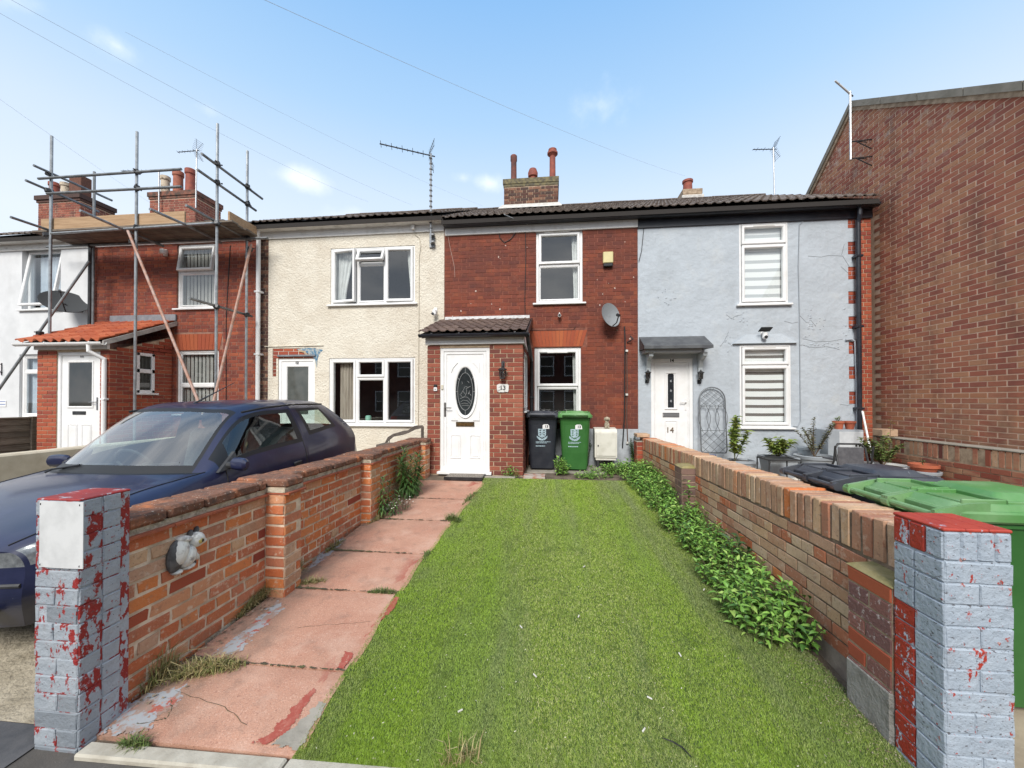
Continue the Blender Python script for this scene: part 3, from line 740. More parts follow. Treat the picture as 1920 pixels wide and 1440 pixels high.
# ------------------------------------------------------------------ front edging kerb and path
KERB = M('concrete edging', (.46, .43, .36), (.36, .33, .27), 10, rough=.95, bump=.6, bscale=70, layers=[((.18, .16, .13), 18, .62, .78, .7)])
kb = bpy.data.objects.new('kerb', None); COL.objects.link(kb); kb['kind'] = 'structure'; OFF['kerb'] = Vector()
for a, b in ((-2.08, -1.14), (-1.13, -.2), (-.19, .75), (.76, 1.52)):
    m = MB(); m.box(a, b, 1.505, 1.578, -.42, g(1.55) + .016, .008, tr=lambda p: p + Vector((0, .018 * (p.x + 1.1), 0))); m.build('edging_slab', KERB, kb)
PATH = M('faded red concrete path', (.50, .272, .188), (.44, .22, .148), 2.2, rough=.92, bump=.8, bscale=120,
         layers=[((.66, .44, .34), 110, .54, .66, .7), ((.24, .11, .08), 85, .57, .68, .8), ((.34, .19, .13), 1.6, .5, .72, .6), ((.20, .13, .10), 7, .54, .74, .6), ((.58, .39, .30), 3, .52, .70, .6), ((.16, .10, .075), 240, .58, .66, .7),
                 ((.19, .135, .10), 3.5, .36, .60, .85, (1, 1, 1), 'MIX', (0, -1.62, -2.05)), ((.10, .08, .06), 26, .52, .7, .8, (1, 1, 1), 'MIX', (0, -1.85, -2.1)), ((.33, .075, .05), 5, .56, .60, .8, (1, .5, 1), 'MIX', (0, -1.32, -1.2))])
PATHR = M('fresh red path paint', (.34, .075, .052), (.40, .14, .10), 30, .5, .7, rough=.8, bump=.5, layers=[((.46, .245, .18), 40, .60, .64, .8)])
PATHG = M('grey spilt paint', (.33, .345, .36), (.30, .21, .17), 14, .48, .56, rough=.9, layers=[((.36, .10, .07), 13, .56, .60, 1), ((.44, .24, .18), 34, .60, .64, .9)])
pt = bpy.data.objects.new('path', None); COL.objects.link(pt); pt['kind'] = 'structure'; OFF['path'] = Vector()
js = [1.585, atg(480, 1248).y, atg(640, 1109).y, atg(690, 1036).y, atg(770, 976).y, atg(815, 936).y, 5.98]
for i in range(6):
    a, b = js[i] + .006, js[i + 1] - .006
    m = MB(); n = 6
    top, bot = [], []
    for k in range(n + 1):
        y = a + (b - a) * k / n
        top.append((y, -2.12 + .01 * math.sin(y * 5), LX0(y) + .03))
    m.add([p for y, x0, x1 in top for p in ((x0, y, g(y) + .012 - .006 * (y in (a, b))), (x1, y, g(y) + .010 - .006 * (y in (a, b))))] + [p for y, x0, x1 in top for p in ((x0, y, g(y) - .05), (x1, y, g(y) - .05))],
          [(2 * k, 2 * k + 1, 2 * k + 3, 2 * k + 2) for k in range(n)] + [(0, 1, 2 * n + 3, 2 * n + 2), (2 * n, 2 * n + 1, 4 * n + 3, 4 * n + 2)])
    m.build('slab', PATH, pt)
def blot(name, pts, mat, dz, seed, rough=.02, parent=None, st=.006):
    """ragged patch of paint on the slab: the cells of a fine grid that fall inside a noisy outline given as (x, y)"""
    n = len(pts); xs = [p[0] for p in pts]; ys = [p[1] for p in pts]; V, F, ix = [], [], {}
    def sd(x, y):
        ins, d = False, 9
        for i in range(n):
            ax, ay = pts[i]; bx_, by_ = pts[(i + 1) % n]
            if (ay > y) != (by_ > y) and x < (bx_ - ax) * (y - ay) / (by_ - ay) + ax: ins = not ins
            L2 = (bx_ - ax) ** 2 + (by_ - ay) ** 2; t = max(0, min(1, ((x - ax) * (bx_ - ax) + (y - ay) * (by_ - ay)) / L2)); d = min(d, math.hypot(x - ax - t * (bx_ - ax), y - ay - t * (by_ - ay)))
        return d if ins else -d
    e = rough * 1.5
    for i in range(int((min(xs) - e) / st), int((max(xs) + e) / st) + 1):
        for j in range(int((min(ys) - e) / st), int((max(ys) + e) / st) + 1):
            x, y = (i + .5) * st, (j + .5) * st
            if sd(x, y) + rough * 1.6 * noise.fractal(Vector((x * 30, y * 30, seed * 7.3)), 1.0, 2.1, 4) < 0: continue
            q = []
            for a, b in ((i, j), (i + 1, j), (i + 1, j + 1), (i, j + 1)):
                if (a, b) not in ix: ix[a, b] = len(V); V.append((a * st, b * st, g(b * st) + dz))
                q.append(ix[a, b])
            F.append(tuple(q))
    return link(name, mesh(name, V, F, mat), parent if parent is not None else pt)
def gp(*pp): return [atg(a, b).to_2d() for a, b in pp]
blot('paint_patch', gp((478, 1398), (515, 1372), (550, 1330), (588, 1296), (592, 1302), (570, 1335), (545, 1375), (500, 1400)), PATHR, .0128, 1, .012)
blot('paint_patch', gp((634, 1255), (648, 1225), (664, 1228), (645, 1258)), PATHR, .0128, 2, .008)
blot('paint_patch', gp((715, 1165), (728, 1140), (742, 1120), (748, 1124), (735, 1150)), PATHR, .0128, 3, .01)
blot('paint_patch', gp((195, 1380), (250, 1315), (345, 1290), (330, 1325), (290, 1345), (265, 1385)), PATHG, .0128, 4, .025)
blot('paint_patch', gp((400, 1230), (455, 1190), (520, 1130), (530, 1145), (470, 1200), (440, 1235)), PATHG, .0128, 5, .02)
blot('paint_patch', gp((575, 1075), (600, 1040), (640, 1005), (648, 1015), (610, 1050)), PATHG, .0128, 6, .012)
# grime and moss packed into the slab joints and one long crack
for k, yj in enumerate(js[1:6]):
    q = [(-2.12, yj - .014), (-1.7, yj - .004), (LX0(yj), yj - .003), (LX0(yj), yj + .003), (-1.7, yj + .006), (-2.12, yj + .026)]
    blot('joint_grime', q, M('joint grime', (.06, .05, .035), (.10, .10, .04), 30, rough=1, bump=1) if k == 0 else bpy.data.materials['joint grime'], .0136, 20 + k, .008, st=.005)
def crack(pts, w=.0022):
    P = [atg(a, b) for a, b in pts]; V, F = [], []; r = random.Random(len(pts))
    P2 = []
    for a, b in zip(P, P[1:]):
        for k in range(6): q = a.lerp(b, k / 6); P2.append((q.x + r.uniform(-.006, .006), q.y + r.uniform(-.006, .006)))
    for i, (x, y) in enumerate(P2):
        ww = w * r.uniform(.5, 1.3); V += [(x, y - ww, g(y) + .0138), (x, y + ww, g(y) + .0138)]
        if i: F.append((2 * i - 2, 2 * i - 1, 2 * i + 1, 2 * i))
    link('crack', mesh('crack', V, F, bpy.data.materials['joint grime']), pt)
crack([(318, 1318), (322, 1335), (312, 1352), (290, 1358), (250, 1362)]); crack([(560, 1180), (600, 1176), (660, 1172), (700, 1168)], .0012); crack([(330, 1300), (420, 1330), (470, 1372)], .0012)
# bare concrete corner and the pads by the bins
blot('mortar_bed', gp((508, 1402), (545, 1372), (600, 1322), (612, 1325), (585, 1370), (556, 1410)), CONC, .0132, 7, .012)
def slab(name, x0, x1, y0, y1, mat, z=.03):
    m = MB(); m.box(x0, x1, y0, y1, g(y0) - .05, g((y0 + y1) / 2) + z, .006); o = m.build(name, mat); o['kind'] = 'structure'; return o
a, b = atg(985, 893), atg(1020, 893)
slab('paving_slab', a.x - .03, b.x + .02, 6.22, 6.5, M('red flecked slab', (.42, .37, .33), (.34, .14, .09), 9, .48, .6, rough=.95), .02)
slab('bin_pad', -.45, .95, 6.7, 7.5, CONC, .006)
slab('edging_stone', atg(905, 899).x, atg(965, 899).x, 6.18, 6.28, CONC, .02)
# ------------------------------------------------------------------ helpers for doors and wall bits
def oval(mb, cx, cz, rx, rz, y, w, th, n=40):
    vs, fs = [], []
    for e, yy in ((0, y), (0.15 * w, y - th), (w * .7, y - th * .8), (w, y)):
        for k in range(n):
            a = 2 * math.pi * k / n; vs.append((cx + (rx - e) * math.cos(a), yy, cz + (rz - e) * math.sin(a)))
    for i in range(3):
        for k in range(n): fs.append((i * n + k, i * n + (k + 1) % n, (i + 1) * n + (k + 1) % n, (i + 1) * n + k))
    mb.add(vs, fs)
def ellipse_pane(cx, cz, rx, rz, y, n=40):
    mb = MB(); mb.add([(cx + rx * math.cos(2 * math.pi * k / n), y, cz + rz * math.sin(2 * math.pi * k / n)) for k in range(n)], [tuple(range(n))]); return mb
DGLASS = glass('obscure door glass', (.30, .34, .34), 1.2, .12, .05)
def door_base(parent, x0, x1, z0, z1, Y, fw=.065, leafinset=.03):
    """frame + leaf, returns the part and the leaf's box"""
    f = MB(); f.ring(x0, x1, z0, z1, Y, Y + .07, fw, .01)
    a, b, c, d = x0 + fw * .85, x1 - fw * .85, z0 + fw * .6, z1 - fw * .85
    return f, (a, b, c, d)
def panel(mb, x0, x1, z0, z1, y, w=.022, th=.012):
    mb.ring(x0, x1, z0, z1, y - th, y + .002, w, .008)
    mb.box(x0 + w + .012, x1 - w - .012, y - th * .6, y + .001, z0 + w + .012, z1 - w - .012, .006)
def handle(parent, x, z, y, side=1, mat=None):
    mb = MB(); mb.box(x - .016, x + .016, y - .012, y, z - .12, z + .12, .005)
    mb.tube([(x, y - .01, z + .03), (x, y - .045, z + .03), (x + side * .02, y - .05, z + .03), (x + side * .12, y - .05, z + .028)], .009, 8)
    return mb.build('handle', mat or CHROME, parent)
def wallplate(name, label, cat, x, z, Y, w, h, d, mat, parts=()):
    mb = MB(); mb.box(x - w / 2, x + w / 2, Y - d, Y, z - h / 2, z + h / 2, .004)
    o = mb.build(name, mat); tag(o, label, cat); return o
# =================================================================== No 13 : worn red brick
h13 = thing('terraced_house', 'worn dark red brick house in mid terrace with white fascia and two windows', 'house', (0, 9, 0))
X13a, X13b = aty(833, 600, YF).x, aty(1196, 600, YF).x
w13u, w13l = bx(1005, 431, 1092.5, 568, YF), bx(1002, 651, 1089.5, 785, YF)
ZE = 4.52
facade(h13, 'wall', X13a + .002, X13b - .002, -.1, ZE + .2, YF, [w13u, w13l], MORT_RED)
# flat gauged arch over the lower window
ac = (w13l[0] + w13l[1]) / 2; az0, az1 = w13l[3] + .012, w13l[3] + .33
archbox = (w13l[0] - .10, w13l[1] + .12, az0, az1)
bricks(h13, (0, YF), 0, X13a + .01, X13b - .01, .705, ZE + .02, BR13, holes=[w13u, w13l, archbox], bond='flemish', limit=300, proud=.005, gap=.007, course=.0745, jit=.002,
       hide=[(800, 590, 990, 900), (985, 770, 1110, 880)], seed=2, drop=lambda x, y, z: x < -.55 and z < 2.7)
ARCHM = M('rubbed orange brick', (1, 1, 1), ramp=[(.36, .085, .032), (.30, .065, .03), (.40, .11, .04)], layers=[((.22, .05, .03), 20, .55, .75, .6)], rough=.9, bump=.4)
def arch(parent, x0, x1, z0, z1, n, Y, spread=.12, mat=None):
    cx = (x0 + x1) / 2
    for i in range(n):
        t0, t1 = i / n, (i + 1) / n
        g_ = .003
        a0, a1 = x0 + (x1 - x0) * t0 + g_, x0 + (x1 - x0) * t1 - g_
        f0, f1 = (a0 - cx) / (x1 - x0) * 2, (a1 - cx) / (x1 - x0) * 2
        mb = MB(); mb.prism([(a0, Y - .007, z0), (a1, Y - .007, z0), (a1 + f1 * spread, Y - .007, z1), (a0 + f0 * spread, Y - .007, z1)], (0, .015, 0))
        mb.build('brick', mat or ARCHM, parent)
arch(h13, w13l[0] - .02, w13l[1] + .03, az0, az1 - .01, 15, YF, .09)
window(h13, *w13u, YF, [(0, 1, 0, .47, 'top', .02), (0, 1, .47, 1, 'fixed')], inset=.03, fw=.055, fill=[('drape', .80, 1, -.25, FABW, 3)], label='upper white window with its top light slightly open')
window(h13, *w13l, YF, [(0, 1, 0, .56, 'sash'), (0, 1, .56, 1, 'fixed')], inset=.03, fw=.055, fill=[('drape', .86, 1, -.2, FABW, 3)], label='lower white window behind the bins')
for (px, py), (qx, qy) in (((1020, 436), (1068, 434)), ((1026, 661), (1064, 661))):
    a, b = aty(px, py, YF), aty(qx, qy, YF); m = MB(); m.box(a.x, b.x, YF - .004, YF + .012, a.z - .012, a.z + .012, .003); m.build('trickle_vent', GUTW, h13)
m = MB(); m.box(X13a + .02, X13b - .001, YF - .035, YF, ZE + .0, ZE + .165, .004); m.build('fascia', WHITE, h13)
m = MB(); m.box(X13a + .02, X13b - .001, YF - .20, YF - .034, ZE + .14, ZE + .164); m.build('soffit', BLACKP, h13)
gutter(h13, X13a + .02, X13b + .03, YF - .12, ZE + .19, NAVY, clips=4)
m = MB(); m.box(-.46, X13b - .004, YF - .022, YF, -.08, .70, .004); m.build('plinth', M('grey plinth paint', (.40, .43, .46), (.30, .32, .34), 7, rough=.85, bump=.4, bscale=40), h13)
roof(h13, X13a, X13b, mat=TILE, seed=2)
# chimney with three pots
ca, cb = aty(945, 382, 10.55), aty(1046, 382, 10.55)
zt = aty(996, 336, 10.55).z
c13 = chimney(h13, ca.x, cb.x, 10.55, 11.5, 6.1, zt, BRC, MORT_DARK, over=.03, bandmat=M('lichen covered mortar', (.20, .17, .09), (.09, .08, .06), 14, rough=1, bump=.8))
POTR = M('red clay pot', (.30, .075, .045), (.20, .055, .04), 9, rough=.75, layers=[((.05, .03, .03), 10, .6, .8, .6)])
for px, pt_, pr, k, mt in ((963, 292, .085, 'plain', M('sooty clay pot', (.19, .06, .045), (.10, .045, .04), 7, rough=.8)), (999, 316, .10, 'cap', POTR), (1036, 281, .095, 'crown', POTR)):
    b = aty(px, 336, 10.9); pot(c13, (b.x, 10.95, zt), aty(px, pt_, 10.95).z - zt, pr, mt, k)
m = MB(); m.prism([(ca.x - .12, 10.30, 6.42), (cb.x + .10, 10.30, 6.42), (cb.x + .03, 10.54, 6.62), (ca.x - .03, 10.54, 6.62)], (0, .02, .03)); m.build('flashing', M('pale mortar flaunching', (.60, .58, .54), (.42, .40, .37), 12, rough=.9, bump=.6), c13)
# cables clipped on the front
def cable(parent, pts, Y, r=.007, mat=None, name='cable'):
    m = MB(); m.tube([aty(a, b, Y) for a, b in pts], r, 6); return m.build(name, mat or CABLE, parent)
cable(h13, [(985, 432), (986, 480), (984, 560), (985, 612)], YF - .016)
cable(h13, [(934, 425), (937, 446), (946, 455), (958, 448), (967, 436), (975, 433), (985, 436)], YF - .016, .008)
cable(h13, [(838, 428), (843, 460), (852, 500), (853, 520)], YF - .016, .004, M('bleached flex', (.45, .3, .25), rough=.7))
cable(h13, [(992, 619), (1040, 619), (1076, 618), (1079, 612)], YF - .014, .004)
cable(h13, [(1171, 612), (1172, 640), (1171, 780), (1167, 840)], YF - .03, .012)
cable(h13, [(1175, 655), (1176, 720), (1175, 780), (1177, 833)], YF - .03, .010, M('brown pipe', (.10, .055, .04), rough=.6))
for px, py in ((1175, 658), (1175, 740), (1176, 830)):
    p = aty(px, py, YF - .03); m = MB(); m.box(p.x - .022, p.x + .022, p.y - .03, p.y + .02, p.z - .02, p.z + .02, .004); m.build('pipe_clip', GUTW, h13)
m = MB(); a = aty(1176, 642, YF - .02); b = aty(1187, 636, YF - .10); m.tube([a, b, aty(1182, 630, YF - .1)], .012, 6); m.build('bracket', METALD, h13)
# chips of old paint and pale spots on the brick
r_ = random.Random(77); m = MB()
for i in range(46):
    p = aty(r_.uniform(840, 1190), r_.uniform(440, 700), YF - .0075)
    if w13u[0] - .1 < p.x < w13u[1] + .1 or w13l[0] - .2 < p.x < w13l[1] + .2 and p.z < 2.6 or (p.x < -.4 and p.z < 2.9): continue
    s_ = r_.uniform(.006, .017); m.add([(p.x + s_ * r_.uniform(.5, 1.2) * math.cos(k * 1.05), YF - .0085, p.z + s_ * r_.uniform(.5, 1.6) * math.sin(k * 1.05)) for k in range(6)], [tuple(range(6))])
m.build('paint_flecks', M('pale paint fleck', (.60, .52, .46), (.5, .35, .28), 30, rough=.8), h13, kind='stuff')
# =================================================================== the porch of No 13
p13 = thing('brick_porch', 'red brick entrance porch with brown tiles and oval glazed white door', 'porch', (-1.3, 6.9, 0))
XPa, XPb = aty(802, 760, YP).x, aty(980, 760, YP).x
ZP = aty(890, 646, YP).z
d13 = bx(825, 652, 918, 882, YP); d13 = (d13[0], d13[1], .055, d13[3])
pw = (6.62, 7.30, aty(985, 770, 6.9).z, 2.08)      # side light in the return wall (y0, y1, z0, z1)
m = MB()
t = .10
m.box(XPa, d13[0], YP, YP + t, -.1, ZP); m.box(d13[1], XPb, YP, YP + t, -.1, ZP); m.box(d13[0], d13[1], YP, YP + t, d13[3], ZP); m.box(d13[0], d13[1], YP + .01, YP + t, -.1, d13[2])
m.box(XPa, XPa + t, YP + t, YF - .01, -.1, ZP + .1)
m.box(XPb - t, XPb, YP + t, YF - .01, -.1, pw[2]); m.box(XPb - t, XPb, YP + t, YF - .01, pw[3], ZP + .1); m.box(XPb - t, XPb, YP + t, pw[0], pw[2], pw[3]); m.box(XPb - t, XPb, pw[1], YF - .01, pw[2], pw[3])
m.build('wall', MORT_CREAM, p13)
bricks(p13, (0, YP), 0, XPa, XPb, .0, .075 * round(ZP / .075), BRP, holes=[(d13[0], d13[1], 0, d13[3])], limit=230, seed=3, hide=[(790, 830, 822, 900)])
bricks(p13, (XPb, YP), rad(90), 0, YF - YP - .02, .0, .075 * round(ZP / .075), BRP, holes=[(pw[0] - YP, pw[1] - YP, pw[2], pw[3])], limit=70, seed=4)
bricks(p13, (XPa, YF), rad(-90), .02, YF - YP, .0, .075 * round(ZP / .075), BRP, limit=0, seed=9, skipstuff=False)
# side light, facing +x
m = MB()
for a, b, c, d in ((pw[0], pw[1], pw[2], pw[2] + .06), (pw[0], pw[1], pw[3] - .06, pw[3]), (pw[0], pw[0] + .06, pw[2], pw[3]), (pw[1] - .06, pw[1], pw[2], pw[3])): m.box(XPb - .05, XPb + .018, a, b, c, d, .006)
m.box(XPb, XPb + .05, pw[0] - .04, pw[1] + .04, pw[2] - .03, pw[2] + .001, .005)
sw = m.build('window', UPVC, p13); m = MB(); m.add([(XPb - .01, pw[0] + .05, pw[2] + .05), (XPb - .01, pw[1] - .05, pw[2] + .05), (XPb - .01, pw[1] - .05, pw[3] - .05), (XPb - .01, pw[0] + .05, pw[3] - .05)], [(0, 1, 2, 3)]); m.build('pane', PANE, sw)
# door
f, (a, b, c, d) = door_base(p13, *d13, YP + .012)
f.box(a, b, YP + .035, YP + .075, c, d, .004)
f.ring(a + .01, b - .01, c + .01, d - .01, YP + .022, YP + .036, .05, .012)
W_, H_ = b - a, d - c
oc = aty(872.5, 734, YP); cx, cz = (a + b) / 2 + .005, oc.z
yl = YP + .035
oval(f, cx, cz, .215, .455, yl, .055, .022)
for sx in (-1, 1):
    panel(f, cx + sx * .165 - .09, cx + sx * .165 + .09, c + .17, c + .57, yl)
    for sz in (-1, 1):      # corner spandrels round the oval
        q = [(cx + sx * .245, yl - .002, cz + sz * .49), (cx + sx * .245, yl - .002, cz + sz * .32), (cx + sx * .21, yl - .002, cz + sz * .40), (cx + sx * .13, yl - .002, cz + sz * .49)]
        f.prism(q, (0, -.012, 0))
f.box(d13[0] - .03, d13[1] + .04, YP - .09, YP + .06, .012, .056, .006)
dr = f.build('door', UPVC, p13)
ellipse_pane(cx, cz, .166, .405, yl - .006).build('pane', M('dark leaded glass', (.018, .022, .024), (.035, .042, .044), 6, rough=.08, spec=.8), dr)
m = MB(); yy = yl - .010
E = lambda u, v: (cx + u * .166, yy, cz + v * .405)
def ell(r1, r2, n=30): return [E(r1 * math.cos(2 * math.pi * k / n), r2 * math.sin(2 * math.pi * k / n)) for k in range(n + 1)]
m.tube(ell(.78, .78), .0035, 5)
for p in ([(0, .78), (0, 1)], [(0, -.78), (0, -1)], [(.78, 0), (1, 0)], [(-.78, 0), (-1, 0)], [(-.62, .48), (-.8, .6)], [(.62, .48), (.8, .6)]): m.tube([E(*q) for q in p], .003, 5)
bird = [[(.55, .22), (.25, .17), (.10, .21), (-.08, .18), (-.14, .09), (-.30, .0), (-.40, -.10), (-.58, -.12), (-.42, -.17), (-.30, -.25), (-.05, -.20), (.12, -.08), (.14, .05), (.08, .12), (.25, .15), (.55, .22)],
        [(-.55, -.30), (-.3, -.26), (.05, -.22), (.35, -.28), (.58, -.42)], [(-.5, -.44), (-.2, -.36), (.2, -.38), (.5, -.5)], [(-.5, -.52), (-.1, -.48), (.3, -.52)], [(-.4, -.60), (0, -.57), (.42, -.60)],
        [(.30, -.10), (.42, .0), (.50, .05), (.44, -.06), (.30, -.10)], [(.3, -.1), (.5, -.1), (.62, -.18)], [(-.25, .02), (-.1, -.06), (.05, -.12)], [(-.35, .42), (-.30, .33), (-.38, .30)], [(.2, .44), (.32, .40), (.4, .35)]]
for p in bird: m.tube([E(*q) for q in p], .0026, 4)
m.build('leadwork', M('pale lead came', (.32, .33, .33), rough=.5), dr)
m = MB(); lz = aty(872, 795.5, YP).z; m.box(cx - .16, cx + .155, yl - .014, yl, lz - .04, lz + .04, .005); lb = m.build('letterbox', M('aged brass plate', (.12, .085, .05), (.2, .15, .09), 18, rough=.35, metal=.8), dr)
m = MB(); m.box(cx - .13, cx + .125, yl - .018, yl - .015, lz - .022, lz + .018, .002); m.build('flap', BRASS, lb)
handle(dr, a + .028, aty(838, 768, YP).z, yl - .012, 1, M('dull steel', (.16, .15, .14), (.25, .24, .23), 30, rough=.35, metal=.8))
m = MB(); q = aty(829, 726, YP); m.box(q.x - .018, q.x + .018, YP - .008, YP + .014, q.z - .04, q.z + .04, .005); m.build('bell_push', M('cream plastic', (.6, .56, .45), rough=.5), dr)
# porch roof
zg = aty(890, 627, 6.2).z; zr = aty(900, 600, YF).z
m = MB(); m.prism([(XPa - .06, 6.2, zg + .02), (XPa - .06, YF - .005, zr - .03), (XPa - .06, YF - .005, zr - .10), (XPa - .06, 6.24, zg - .045)], (XPb - XPa + .15, 0, 0)); rb = m.build('roof', WOOD_D, p13)
tiled(rb, XPa - .09, XPb + .07, 6.16, zg + .03, YF - .01, zr - .01, 'roll', .30, .29, TILEP, seed=8)
m = MB(); m.box(XPa - .03, XPb + .03, YP - .045, YP - .004, ZP + .002, zg - .0, .004); m.box(XPb + .004, XPb + .03, YP, YF - .02, ZP + .0, zg + .01, .004); m.build('fascia', WHITE, p13)
m = MB(); m.prism([(XPb + .085, 6.22, zg - .04), (XPb + .085, YF - .01, zr - .09), (XPb + .085, YF - .01, zr + .02), (XPb + .085, 6.22, zg + .06)], (.02, 0, 0)); m.build('verge_board', BLACKP, p13)
gutter(p13, XPa - .10, XPb + .12, 6.22, zg + .015, NAVY, .05, 4)
m = MB(); m.box(XPa - .02, XPb + .05, YF - .03, YF - .012, zr + .01, zr + .07, .003); m.build('flashing', M('white lead flashing', (.66, .66, .66), (.5, .5, .5), 20, rough=.6), p13)
m = MB(); m.tube([(XPb + .09, 6.25, zg - .02), (XPb + .09, 6.5, zg - .12), (-.40, YF - .10, 2.0), (-.40, YF - .08, 1.7), (-.40, YF - .08, .05)], .034, 10)
for z in (.5, 1.3): m.box(-.445, -.355, YF - .12, YF - .002, z - .02, z + .02, .004)
m.build('downpipe', BLACKP, p13)
# =================================================================== No 14 : blue grey render
h14 = thing('terraced_house', 'blue grey rendered house at the right end of the terrace', 'house', (3.6, 9, 0))
X14a, X14r, X14b = X13b, aty(1606, 600, YF).x, 5.70
w14u, w14l, dd = bx(1386, 418, 1477, 570, YF), bx(1387, 647, 1482.6, 801, YF), bx(1221, 672, 1300, 870, YF)
d14 = (dd[0], dd[1], .04, dd[3])
teeth = []
xq = aty(1591, 600, YF).x
for py0, py1 in ((404, 428), (453, 476), (500, 523), (546, 570), (593, 616), (640, 664), (687, 710), (734, 756)):
    a, b = aty(1598, py0, YF).z, aty(1598, py1, YF).z
    n = round((a - b) / .075); teeth.append((xq, X14r + .01, a - n * .075 - .004, a, .016, 1))
facade(h14, 'wall', X14a + .002, X14r, -.1, ZE + .3, YF, [w14u, w14l, d14] + teeth, REND_G)
m = MB(); m.box(X14r + .001, X14b - .03, YF + .014, YF + .3, -.1, ZE + .3); q14 = m.build('quoin', MORT_CREAM, h14)
bricks(q14, (0, YF + .014), 0, X14r + .01, X14b - .03, -.075, .075 * 62, BR11P, limit=130, seed=14, bond='flemish')
for t in teeth: bricks(h14, (0, YF + .016), 0, t[0] + .004, X14r - .002, t[2] + .004, t[3], BR11P, limit=20, seed=15, bond='header')
zeb = [('zebra', .062, .105)]
window(h14, *w14u, YF, [(0, 1, 0, .26, 'sash'), (0, 1, .26, 1, 'sash')], inset=-.004, fw=.035, fill=[('zebra', .060, .098, M('pale blind band', (.50, .51, .52), rough=.9))], label='upper window with white banded blind')
window(h14, *w14l, YF, [(0, 1, 0, .24, 'sash'), (0, 1, .24, 1, 'sash')], inset=-.004, fw=.035, fill=[('zebra', .055, .098, M('grey blind band', (.16, .15, .14), rough=.9))], label='lower window with grey and white banded blind')
for (px, py), (qx, qy) in (((1411, 425), (1451, 424)), ((1412, 652), (1453, 652))):
    a, b = aty(px, py, YF), aty(qx, qy, YF); m = MB(); m.box(a.x, b.x, YF - .03, YF - .01, a.z - .012, a.z + .012, .003); m.build('trickle_vent', GUTW, h14)
# trapezium hood cast over the lower window
a, b, c, e = aty(1373, 645, YF), aty(1493, 645, YF), aty(1400, 627, YF), aty(1466, 627, YF)
m = MB(); m.add([(a.x, YF - .055, a.z), (b.x, YF - .055, a.z), (b.x, YF, a.z), (a.x, YF, a.z), (c.x, YF - .002, c.z), (e.x, YF - .002, c.z)], [(0, 1, 5, 4), (0, 3, 2, 1), (0, 4, 3), (1, 2, 5)]); m.build('window_hood', REND_G, h14)
# door
f, (a, b, c, d) = door_base(h14, *d14, YF + .02)
f.box(a, b, YF + .045, YF + .085, c, d, .004)
f.ring(a + .015, b - .015, c + .02, d - .015, YF + .036, YF + .046, .03, .01)
cx = (a + b) / 2 - .01; yl = YF + .045
pz0, pz1 = aty(1258, 765, YF).z, aty(1258, 700, YF).z
f.ring(cx - .115, cx + .115, pz0 - .03, pz1 + .03, yl - .016, yl + .002, .035, .012)
panel(f, cx - .115, cx + .115, .18, aty(1258, 788, YF).z, yl)
dr = f.build('door', UPVC, h14)
m = MB(); n = 12; w_ = .055; q = [(cx - w_, yl - .004, pz0), (cx + w_, yl - .004, pz0)] + [(cx + w_ * math.cos(math.pi * k / n), yl - .004, pz1 - .03 + .03 * math.sin(math.pi * k / n)) for k in range(n + 1)]
m.add(q, [tuple(range(len(q)))]); m.build('pane', M('dark etched glass', (.014, .016, .02), (.03, .035, .04), 8, rough=.08, spec=.8), dr)
m = MB()
for z in (.2, .5, .78):
    zz = pz0 + (pz1 - pz0) * z; k = 5
    for r0 in range(k): m.tube([(cx + .02 * math.cos(r0 * 1.257), yl - .008, zz + .025 * math.sin(r0 * 1.257)), (cx + .02 * math.cos((r0 + 2) * 1.257), yl - .008, zz + .025 * math.sin((r0 + 2) * 1.257))], .0025, 4)
m.build('glass_motif', M('frosted motif', (.4, .42, .45), rough=.5), dr)
lz = aty(1258, 778, YF).z; m = MB(); m.ring(cx - .15, cx + .15, lz - .04, lz + .04, yl - .012, yl, .012); m.box(cx - .135, cx + .135, yl - .006, yl, lz - .027, lz + .027); m.build('letterbox', M('pewter', (.30, .30, .31), rough=.35, metal=.7), dr)
m = MB(); q = aty(1287, 757, YF); m.box(q.x - .016, q.x + .016, yl - .014, yl, q.z - .12, q.z + .10, .005); m.tube([(q.x, yl - .01, q.z + .03), (q.x, yl - .05, q.z + .03), (q.x - .11, yl - .052, q.z + .035)], .010, 8); m.build('handle', UPVC, dr)
q = aty(1257, 807, YF); text('14', .15, BRASS, (q.x, yl - .014, q.z), dr, 'numeral', ext=.003)
q = aty(1260, 676, YF); text('14', .075, INK, (q.x, YF + .016, q.z), dr, 'numeral', ext=.002, bold=.003)
# blistered patches of paint
r_ = random.Random(12); m = MB()
for cx_, cy_, n_, w_, h_ in ((1383, 596, 16, 22, 14), (1522, 606, 22, 20, 20), (1362, 640, 10, 14, 14), (1545, 648, 18, 40, 8), (1590, 610, 10, 8, 40), (1250, 560, 12, 16, 14), (1300, 645, 8, 20, 6), (1395, 572, 8, 12, 6)):
    for i in range(n_):
        p = aty(cx_ + r_.gauss(0, .6) * w_, cy_ + r_.gauss(0, .6) * h_, YF); s_ = r_.uniform(.008, .028)
        if p.x > X14r - .03 or (w14u[0] - .02 < p.x < w14u[1] + .02 and w14u[2] - .04 < p.z) or (w14l[0] - .03 < p.x < w14l[1] + .03 and p.z < w14l[3] + .02): continue
        k = 7; q = [(p.x + s_ * r_.uniform(.6, 1.3) * math.cos(a * 6.283 / k), YF - .001, p.z + s_ * r_.uniform(.5, 1) * math.sin(a * 6.283 / k)) for a in range(k)] + [(p.x + r_.uniform(-.4, .4) * s_, YF - .012, p.z + .3 * s_)]
        m.add(q, [(a, (a + 1) % k, k) for a in range(k)])
m.build('paint_blister', REND_G, h14, kind='stuff')
